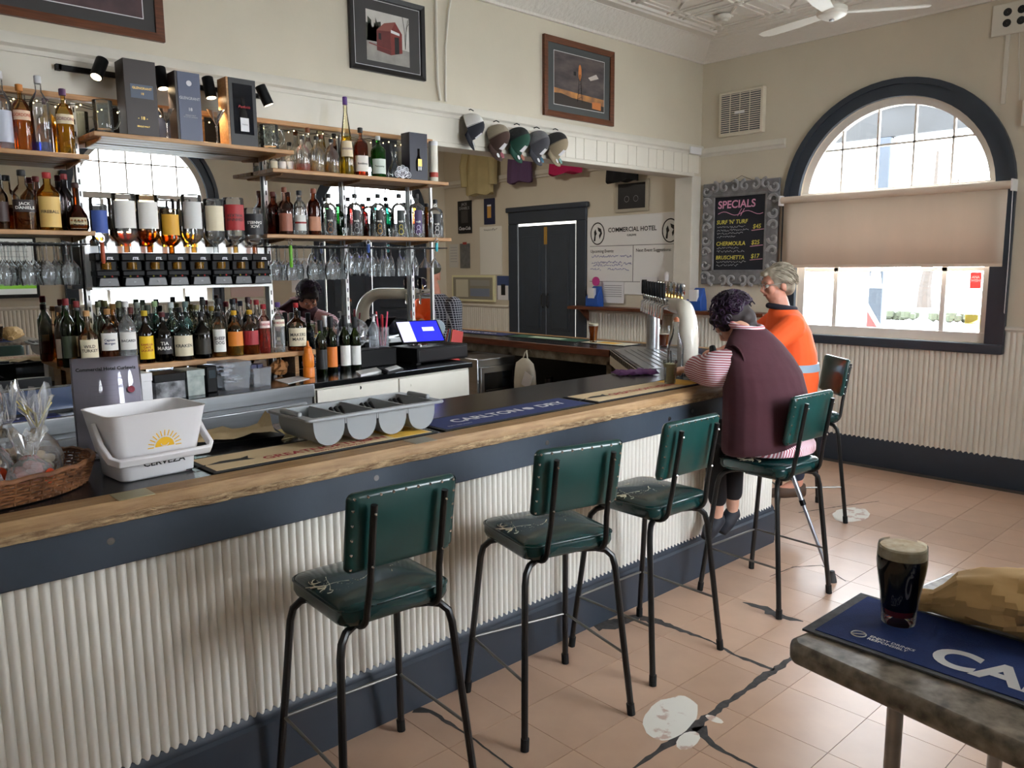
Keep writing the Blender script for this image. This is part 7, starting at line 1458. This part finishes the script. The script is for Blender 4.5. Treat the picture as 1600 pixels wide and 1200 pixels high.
M_vest = mat('maroon_fleece', (66, 31, 40), .95, var=.12, vscale=6, bump=.6, bscale=7); M_pants = mat('black_pants', (22, 20, 24), .9, bump=.2, bscale=14); M_shoe = mat('navy_shoe', (24, 26, 36), .7)
M_strp = mat('striped_shirt', (226, 196, 204), .85, bump=.25, bscale=12)
nt = M_strp.node_tree; tcn = nt.nodes.new('ShaderNodeTexCoord'); wv = nt.nodes.new('ShaderNodeTexWave'); wv.inputs['Scale'].default_value = 27; wv.inputs['Distortion'].default_value = 1.2; wv.inputs['Detail'].default_value = 1; wv.inputs['Detail Scale'].default_value = .4; wv.bands_direction = 'Z'
rp = nt.nodes.new('ShaderNodeValToRGB'); rp.color_ramp.elements[0].position = .45; rp.color_ramp.elements[0].color = rgb(176, 92, 104); rp.color_ramp.elements[1].position = .6; rp.color_ramp.elements[1].color = rgb(238, 224, 232)
nt.links.new(tcn.outputs['Object'], wv.inputs[0]); nt.links.new(wv.outputs['Fac'], rp.inputs[0]); nt.links.new(rp.outputs[0], nt.nodes['Principled BSDF'].inputs['Base Color'])
M_strp2 = M_strp.copy(); M_strp2.name = 'striped_shirt_upright'; M_strp2.node_tree.nodes[wv.name].bands_direction = 'X'
# --- woman on the bar stool, leaning over the bar
cx0 = 3.69
hT = frameT((cx0+.035, 2.275, 1.455), (1, -.10, .02), V((-.10, -1, 0)).cross(V((0, 0, 1)))) if False else Tm((cx0+.055, 2.30, 1.395), rz=radians(22), rx=radians(-50))
g = G()
ell(g, [((cx0, 2.06, .775), (.17, 0, 0), (0, .12, 0)), ((cx0, 2.05, .95), (.17, 0, 0), (0, .11, 0)), ((cx0+.005, 2.08, 1.10), (.16, 0, 0), (0, .10, 0)), ((cx0+.01, 2.15, 1.24), (.13, 0, 0), (0, .06, 0)), ((cx0+.015, 2.19, 1.30), (.05, 0, 0), (0, .05, 0))])
limb(g, [(cx0+.015, 2.185, 1.27), (cx0+.025, 2.23, 1.35), (cx0+.04, 2.26, 1.385)], [.055, .054, .054]); head(g, hT)
Ls, Le, Lw = V((cx0-.18, 2.15, 1.20)), V((cx0-.125, 2.37, 1.158)), V((cx0+.06, 2.57, 1.118))
Rs, Re, Rw = V((cx0+.20, 2.13, 1.20)), V((cx0+.24, 2.38, 1.158)), V((cx0+.12, 2.60, 1.118))
for a, b, c, sd in ((Ls, Le, Lw, 1), (Rs, Re, Rw, -1)):
    limb(g, [a, b, c], [.05, .042, .028]); d = (c-b).normalized(); hand(g, c, (d.x*.5, .8, -.05), (0, 0, 1), V((sd*.8, -.3, 0)), curl=.6)
for s in (-1, 1):
    hp, kn, an = V((cx0+s*.10, 2.05, .855)), V((cx0+s*.10, 2.305, .83)), V((cx0+s*.075+.01, 2.288, .40))
    limb(g, [hp, kn, V(kn).lerp(an, .4), an], [.08, .05, .045, .034]); limb(g, [an, an+V((-.01, -.005, -.03)), an+V((-.06, .01, -.10))], [.034, .029, .016])
woman = organic('person', g, M_skin, None, .006, 3); tag(woman, 'person in maroon vest with dark purple curls leaning over the bar', 'person')
face_bits(hT, woman)
g = G(); ell(g, [((cx0-.01, 2.06, .795), (.27, 0, .030), (0, .182, -.015)), ((cx0-.01, 2.055, .83), (.285, 0, .025), (0, .185, -.010)), ((cx0-.005, 2.06, .92), (.285, 0, 0), (0, .182, 0)), ((cx0, 2.068, 1.05), (.275, 0, 0), (0, .18, 0)), ((cx0+.005, 2.09, 1.16), (.265, 0, 0), (0, .165, .01)), ((cx0+.01, 2.12, 1.245), (.24, 0, 0), (0, .145, .03)), ((cx0+.015, 2.14, 1.31), (.185, 0, 0), (0, .115, .03)), ((cx0+.02, 2.16, 1.355), (.12, 0, 0), (0, .095, .02)), ((cx0+.02, 2.18, 1.385), (.085, 0, 0), (0, .08, .015))])
organic('vest', g, M_vest, woman, .008, 5)
g = G(); g.tube([Ls+V((.0, -.0, .01))+V((.03*cos(a), .085*cos(a), .11*sin(a)-.02)) for a in [2*pi*k/24 for k in range(24)]], .008, 6, closed=True); g.build('armhole_trim', M_vest, woman)
g = G(); limb(g, [Ls+V((.03, 0, .01)), Ls+V((-.02, .08, -.02)), Le+V((0, -.03, .0)), Le+V((.02, .03, 0)), Le.lerp(Lw, .75)], [.085, .094, .084, .075, .046]); limb(g, [Rs+V((-.03, 0, .01)), Rs+V((.02, .08, -.02)), Re+V((0, -.03, 0)), Re+V((-.02, .03, 0)), Re.lerp(Rw, .75)], [.085, .09, .08, .07, .046])
organic('shirt_sleeves', g, M_strp, woman, .008, 4)
g = G(); g.tube([V((cx0+.02, 2.20, 1.385))+V((.080*cos(a), .074*sin(a), .012*sin(a)+.0)) for a in [2*pi*k/22 for k in range(22)]], .017, 8, closed=True); organic('shirt_collar', g, M_strp, woman, .006, 2)
g = G(); ell(g, [((cx0+.06, 2.035, .756), (.235, 0, 0), (0, .185, 0)), ((cx0+.05, 2.035, .80), (.235, 0, 0), (0, .19, 0)), ((cx0+.07, 2.04, .84), (.19, 0, 0), (0, .16, 0))]); organic('shirt_tail', g, M_strp2, woman, .008, 3)
g = G()
for s in (-1, 1):
    hp, kn, an = V((cx0+s*.10, 2.05, .855)), V((cx0+s*.10, 2.300, .835)), V((cx0+s*.077+.01, 2.288, .47)); limb(g, [hp, kn, V(kn).lerp(an, .4), an], [.10, .066, .056, .050])
organic('trousers', g, M_pants, woman, .008, 3)
for s in (-1, 1):
    an = V((cx0+s*.075+.01, 2.288, .40)); g = G(); fd_ = V((-.60, .12, -.79)).normalized(); n1_ = V((.12, .99, 0)).normalized(); n2_ = fd_.cross(n1_); ell(g, [(an+V((.028, 0, -.022)), n1_*.026, n2_*.022), (an+V((.008, 0, -.042)), n1_*.042, n2_*.046), (an+V((-.006, 0, -.04))+fd_*.07, n1_*.044, n2_*.044), (an+V((-.004, 0, -.04))+fd_*.13, n1_*.028, n2_*.026)]); organic('shoe', g, M_shoe, woman, .006, 3)
Mhair = mat('dark_purple_hair', (56, 28, 66), .5, col2=(22, 12, 20), vscale=14)
g = G(); S = lambda c, r, sc=(1, 1, 1): g.sphere((0, 0, 0), r, 18, 0, T=hT @ Tm(c) @ Matrix.Diagonal((*sc, 1)))
S((0, -.028, .035), .102, (.90, 1.0, .98)); S((0, -.06, -.02), .075, (1.0, .75, .9)); S((0, -.05, -.075), .05, (1.1, .7, .8)); S((0, .035, .085), .06, (1.25, .8, .5)); S((-.07, .03, .03), .03, (.5, 1, 1.6)); S((.07, .03, .03), .03, (.5, 1, 1.6))
hair = organic('hair', g, mat('dark_brown_hair', (34, 22, 22), .65), woman, .006, 2)
rnd = random.Random(17); g = G()
for k in range(280):
    a = rnd.uniform(0, 2*pi); u = rnd.uniform(-.1, 1); nrm = V((sin(a)*sqrt(1-u*u)*.95, -.25-.85*rnd.random()+cos(a)*sqrt(1-u*u)*.7, u)).normalized(); c = V((0, -.03, .035))+V((nrm.x*.092, nrm.y*.102, nrm.z*.102)); t1 = nrm.orthogonal().normalized(); t2 = nrm.cross(t1); ph = rnd.uniform(0, 6.28); r_ = rnd.uniform(.013, .025); pts = []
    for j in range(12): b = ph+j*.62; pts.append(hT @ (c+nrm*(.004+.0022*j)+t1*r_*cos(b)+t2*r_*sin(b)))
    g.tube(pts, .0036, 5)
cu = g.build('hair_curls', Mhair, hair); cu['kind'] = 'stuff'
# black phone strap pouch before her
o = tag(G().tube([(0, 0, 0), (.05, .06, .07), (.075, .09, .13)], [.03, .028, .018], 10).build('black_pouch', M_black), 'black strap pouch standing on the bar beyond the woman', 'pouch'); o.location = (4.08, 2.60, BT+.03)
# --- man in orange hi-vis on the stool by the diagonal corner
M_org = mat('hivis_orange', (250, 98, 40), .8, bump=.2, bscale=8); M_nv = mat('navy_collar', (34, 34, 46), .9); M_ghair = mat('grey_hair', (176, 168, 150), .8, col2=(116, 106, 92), vscale=18)
mc = V((5.04, 2.66, 0)); fw = V((-.70, .71, 0)).normalized(); sd = V((fw.y, -fw.x, 0))          # sd = his right
Wp = lambda r_, f_, z_: mc+sd*r_+fw*f_+V((0, 0, z_))
hT = Tm(Wp(.0, .10, 1.565), rz=atan2(fw.y, fw.x)-pi/2+.12, rx=radians(-12)); g = G()
ell(g, [(Wp(0, .0, .775), sd*.17, fw*.13), (Wp(0, .0, 1.0), sd*.17, fw*.13), (Wp(0, .03, 1.25), sd*.18, fw*.11), (Wp(0, .06, 1.38), sd*.10, fw*.08)]); limb(g, [Wp(0, .06, 1.36), Wp(0, .09, 1.47)], [.065, .06]); head(g, hT, 1.06)
arms = []
for s in (-1, 1):
    a, b, c = Wp(s*.20, .05, 1.30), Wp(s*.25, .22, 1.17), Wp(s*.10, .42, 1.118); arms.append((a, b, c)); limb(g, [a, b, c], [.05, .042, .03]); hand(g, c, fw, (0, 0, 1), sd*-s, curl=.6)
    hp, kn, an = Wp(s*.11, .02, .86), Wp(s*(.345-.035*s), .15, .83), Wp(s*(.33-.045*s), .03, .31); limb(g, [hp, kn, an], [.085, .055, .036]); limb(g, [an, an+fw*.10+V((0, 0, -.05))], [.036, .028])
man = organic('person', g, M_skin2, None, .006, 3); tag(man, 'person with grey hair in orange work shirt seated at the bar corner', 'person'); face_bits(hT, man, 1.06, (150, 140, 124))
g = G(); ell(g, [(Wp(0, .0, .765), sd*.21, fw*.175), (Wp(0, -.01, .95), sd*.225, fw*.18), (Wp(0, .0, 1.12), sd*.235, fw*.165), (Wp(0, .02, 1.26), sd*.235, fw*.14), (Wp(0, .04, 1.36), sd*.17, fw*.11), (Wp(0, .06, 1.41), sd*.09, fw*.085)])
for a, b, c in arms: limb(g, [a, a.lerp(b, .5), b, b.lerp(c, .3)], [.085, .078, .068, .058])
organic('orange_shirt', g, M_org, man, .008, 4)
g = G(); g.tube([Wp(.085*cos(a), .065+.085*sin(a), 1.415+.012*sin(a)) for a in [2*pi*k/22 for k in range(22)]], .020, 8, closed=True); organic('navy_collar', g, M_nv, man, .006, 2)
g = G(); ell(g, [(Wp(0, -.01, 1.0), sd*.2275, fw*.1835), (Wp(0, -.005, 1.05), sd*.2325, fw*.178)]); g.build('reflective_band', mat('reflective_band', (170, 196, 216), .35, .3), man)
g = G()
for s in (-1, 1): limb(g, [Wp(s*.11, .02, .86), Wp(s*(.345-.035*s), .15, .83), Wp(s*(.33-.045*s), .04, .37)], [.10, .068, .055])
organic('trousers', g, mat('navy_trousers', (34, 38, 54), .9), man, .008, 3)
for s in (-1, 1):
    an = Wp(s*(.33-.045*s), .03, .31); g = G(); ell(g, [(an-fw*.05+V((0, 0, -.045)), sd*.036, V((0, 0, .045))), (an+fw*.08+V((0, 0, -.058)), sd*.045, V((0, 0, .04))), (an+fw*.19+V((0, 0, -.07)), sd*.034, V((0, 0, .026)))]); organic('boot', g, mat('brown_boot', (70, 50, 36), .7), man, .006, 3)
g = G(); S = lambda c, r, sc=(1, 1, 1): g.sphere((0, 0, 0), r*1.06, 18, 0, T=hT @ Tm(V(c)*1.06) @ Matrix.Diagonal((*sc, 1)))
S((0, -.026, .034), .100, (.89, 1.0, .98)); S((0, -.062, -.02), .066, (1.05, .7, .95)); S((0, .02, .095), .05, (1.2, 1, .45)); S((0, .075, .085), .022, (1.6, .8, .8)); gh_ = organic('hair', g, M_ghair, man, .006, 2)
rnd = random.Random(5); g = G()
for k in range(260):
    a = rnd.uniform(0, 2*pi); u = rnd.uniform(-.3, 1); nrm = V((sin(a)*sqrt(1-u*u), -.35+cos(a)*sqrt(1-u*u)*.75, u)).normalized(); c = V((0, -.026, .034))+V((nrm.x*.088, nrm.y*.098, nrm.z*.097)); dn = (V((rnd.uniform(-.4, .4), -.7, -.6))-nrm*nrm.dot(V((0, -.7, -.6)))).normalized(); g.tube([hT @ ((c+dn*.018*j+nrm*.003*(j == 1))*1.06) for j in range(3)], .0028, 4)
cu = g.build('hair_strands', M_ghair, gh_); cu['kind'] = 'stuff'
gl_ = G()
for s in (-1, 1): gl_.tube([hT @ (V((s*.034+.022*cos(a), .098, .008+.018*sin(a)))*1.06) for a in [2*pi*k/14 for k in range(14)]], .0018, 5, closed=True); gl_.tube([hT @ (V((s*.056, .097, .014))*1.06), hT @ (V((s*.083, -.01, .012))*1.06)], .0022, 5)
gl_.build('spectacles', mat('silver_wire', (190, 190, 190), .3, .8), man)
# --- man in checked shirt behind the far leg of the bar
M_plaid = mat('plaid_shirt', (30, 32, 44), .85); nt = M_plaid.node_tree; tcn = nt.nodes.new('ShaderNodeTexCoord'); prev = None
for axis, sc in (('X', 15), ('Z', 15)):
    wv = nt.nodes.new('ShaderNodeTexWave'); wv.bands_direction = axis; wv.inputs['Scale'].default_value = sc; nt.links.new(tcn.outputs['Object'], wv.inputs[0]); r_ = nt.nodes.new('ShaderNodeValToRGB'); r_.color_ramp.elements[0].position = .86; r_.color_ramp.elements[0].color = (0, 0, 0, 1); r_.color_ramp.elements[1].position = .92; r_.color_ramp.elements[1].color = (1, 1, 1, 1); nt.links.new(wv.outputs['Fac'], r_.inputs[0])
    if prev is None: prev = r_.outputs[0]
    else:
        mx = nt.nodes.new('ShaderNodeMix'); mx.data_type = 'RGBA'; mx.blend_type = 'LIGHTEN'; mx.inputs[0].default_value = 1; nt.links.new(prev, mx.inputs[6]); nt.links.new(r_.outputs[0], mx.inputs[7]); prev = mx.outputs[2]
m2 = nt.nodes.new('ShaderNodeMix'); m2.data_type = 'RGBA'; nt.links.new(prev, m2.inputs[0]); m2.inputs[6].default_value = rgb(28, 30, 44); m2.inputs[7].default_value = rgb(176, 180, 190); nt.links.new(m2.outputs[2], nt.nodes['Principled BSDF'].inputs['Base Color'])
mc = V((4.52, 5.86, 0)); fw = V((-.95, -.3, 0)).normalized(); sd = V((fw.y, -fw.x, 0)); hT = Tm(Wp(.0, .06, 1.62), rz=atan2(fw.y, fw.x)-pi/2, rx=radians(-14)); g = G()
ell(g, [(Wp(0, 0, .82), sd*.16, fw*.11), (Wp(0, 0, 1.1), sd*.17, fw*.12), (Wp(0, 0, 1.36), sd*.18, fw*.1), (Wp(0, .0, 1.44), sd*.09, fw*.08)]); limb(g, [Wp(0, .0, 1.42), Wp(0, .04, 1.53)], [.065, .06]); head(g, hT, 1.04); arms = []
for s in (-1, 1):
    a, b, c = Wp(s*.20, 0, 1.36), Wp(s*.25, .06, 1.08), Wp(s*.14, .27, 1.10); arms.append((a, b, c)); limb(g, [a, b, c], [.05, .042, .03]); hand(g, c, fw, (0, 0, 1), sd*-s, curl=.5); limb(g, [Wp(s*.10, 0, .88), Wp(s*.11, .02, .48), Wp(s*.11, 0, .08)], [.09, .06, .04]); limb(g, [Wp(s*.11, 0, .05), Wp(s*.12, .17, .035)], [.04, .03])
pm_ = organic('person', g, M_skin2, None, .007, 3); tag(pm_, 'person in dark checked shirt and cap standing behind the far bar leg', 'person'); face_bits(hT, pm_, 1.04)
g = G(); ell(g, [(Wp(0, 0, .78), sd*.20, fw*.15), (Wp(0, 0, 1.05), sd*.21, fw*.155), (Wp(0, 0, 1.3), sd*.225, fw*.13), (Wp(0, .0, 1.41), sd*.16, fw*.105), (Wp(0, .0, 1.46), sd*.085, fw*.08)])
for a, b, c in arms: limb(g, [a, b, b.lerp(c, .7)], [.08, .064, .05])
organic('checked_shirt', g, M_plaid, pm_, .009, 4); g = G()
for s in (-1, 1): limb(g, [Wp(s*.10, 0, .86), Wp(s*.11, .02, .48), Wp(s*.11, 0, .09)], [.105, .08, .065])
organic('trousers', g, mat('navy_trousers', (34, 38, 54), .9), pm_, .009, 3)
for s in (-1, 1): g = G(); ell(g, [(Wp(s*.11, -.06, .045), sd*.036, V((0, 0, .04))), (Wp(s*.115, .08, .045), sd*.045, V((0, 0, .04))), (Wp(s*.12, .2, .032), sd*.034, V((0, 0, .027)))]); organic('boot', g, mat('brown_boot', (70, 50, 36), .7), pm_, .006, 3)
g = G(); g.sphere((0, 0, 0), .104, 18, 0, T=hT @ Tm((0, -.012, .062)) @ Matrix.Diagonal((.9, 1.05, .72, 1))); hat = organic('cap', g, mat('olive_cap', (70, 70, 58), .9), pm_, .007, 2)
G().add([hT @ V((.085*cos(a), .075+.0*a, .075)) if False else hT @ V((.08*cos(a), .03+.075*sin(a), .07)) for a in [pi*k/12 for k in range(13)]]+[hT @ V((.078*cos(a), .05+.13*sin(a), .058)) for a in [pi*k/12 for k in range(13)]], [(k, k+1, k+14, k+13) for k in range(12)]).build('cap_brim', mat('olive_cap', (70, 70, 58), .9), hat)
# folded newspaper/menus rack and round pale tap badge at the mirror end
mz = thing('menu_rack', 'upright rack of colourful folded menus at the mirror end', 'menu rack', (3.56, 4.46, 0)); G().box(-.03, .04, -.06, .06, 0, 1.04).build('stand', M_dark, mz)
for k, c_ in enumerate(((190, 50, 44), (220, 180, 120), (60, 90, 160), (210, 206, 200), (196, 60, 50))): G().box(-.05, .05, -.002, .002, 0, .22, T=Tm((0.0, -.045+.02*k, 1.04), rx=.12*(k-2)*.3, ry=.25)).build('folded_menu', mat('menu_%d' % k, c_, .5), mz)
pbg = thing('round_badge', 'round pale blue bar badge on a short stem beside the till', 'badge', till.location+Matrix.Rotation(ang, 3, 'Z') @ V((.36, .2, .1055))); G().cyl((0, 0, 0), (0, 0, .045), .008, 10).build('stem', M_chrome, pbg)
Tb = frameT((0, 0, .10), (.85, -.5, 0), (0, 0, 1)); G().lathe([(.001, .008), (.055, .008), (.06, 0), (.055, -.008), (.001, -.008)], 24, T=Tb, caps=False).build('disc', mat('pale_blue_badge', (170, 188, 196), .3), pbg)
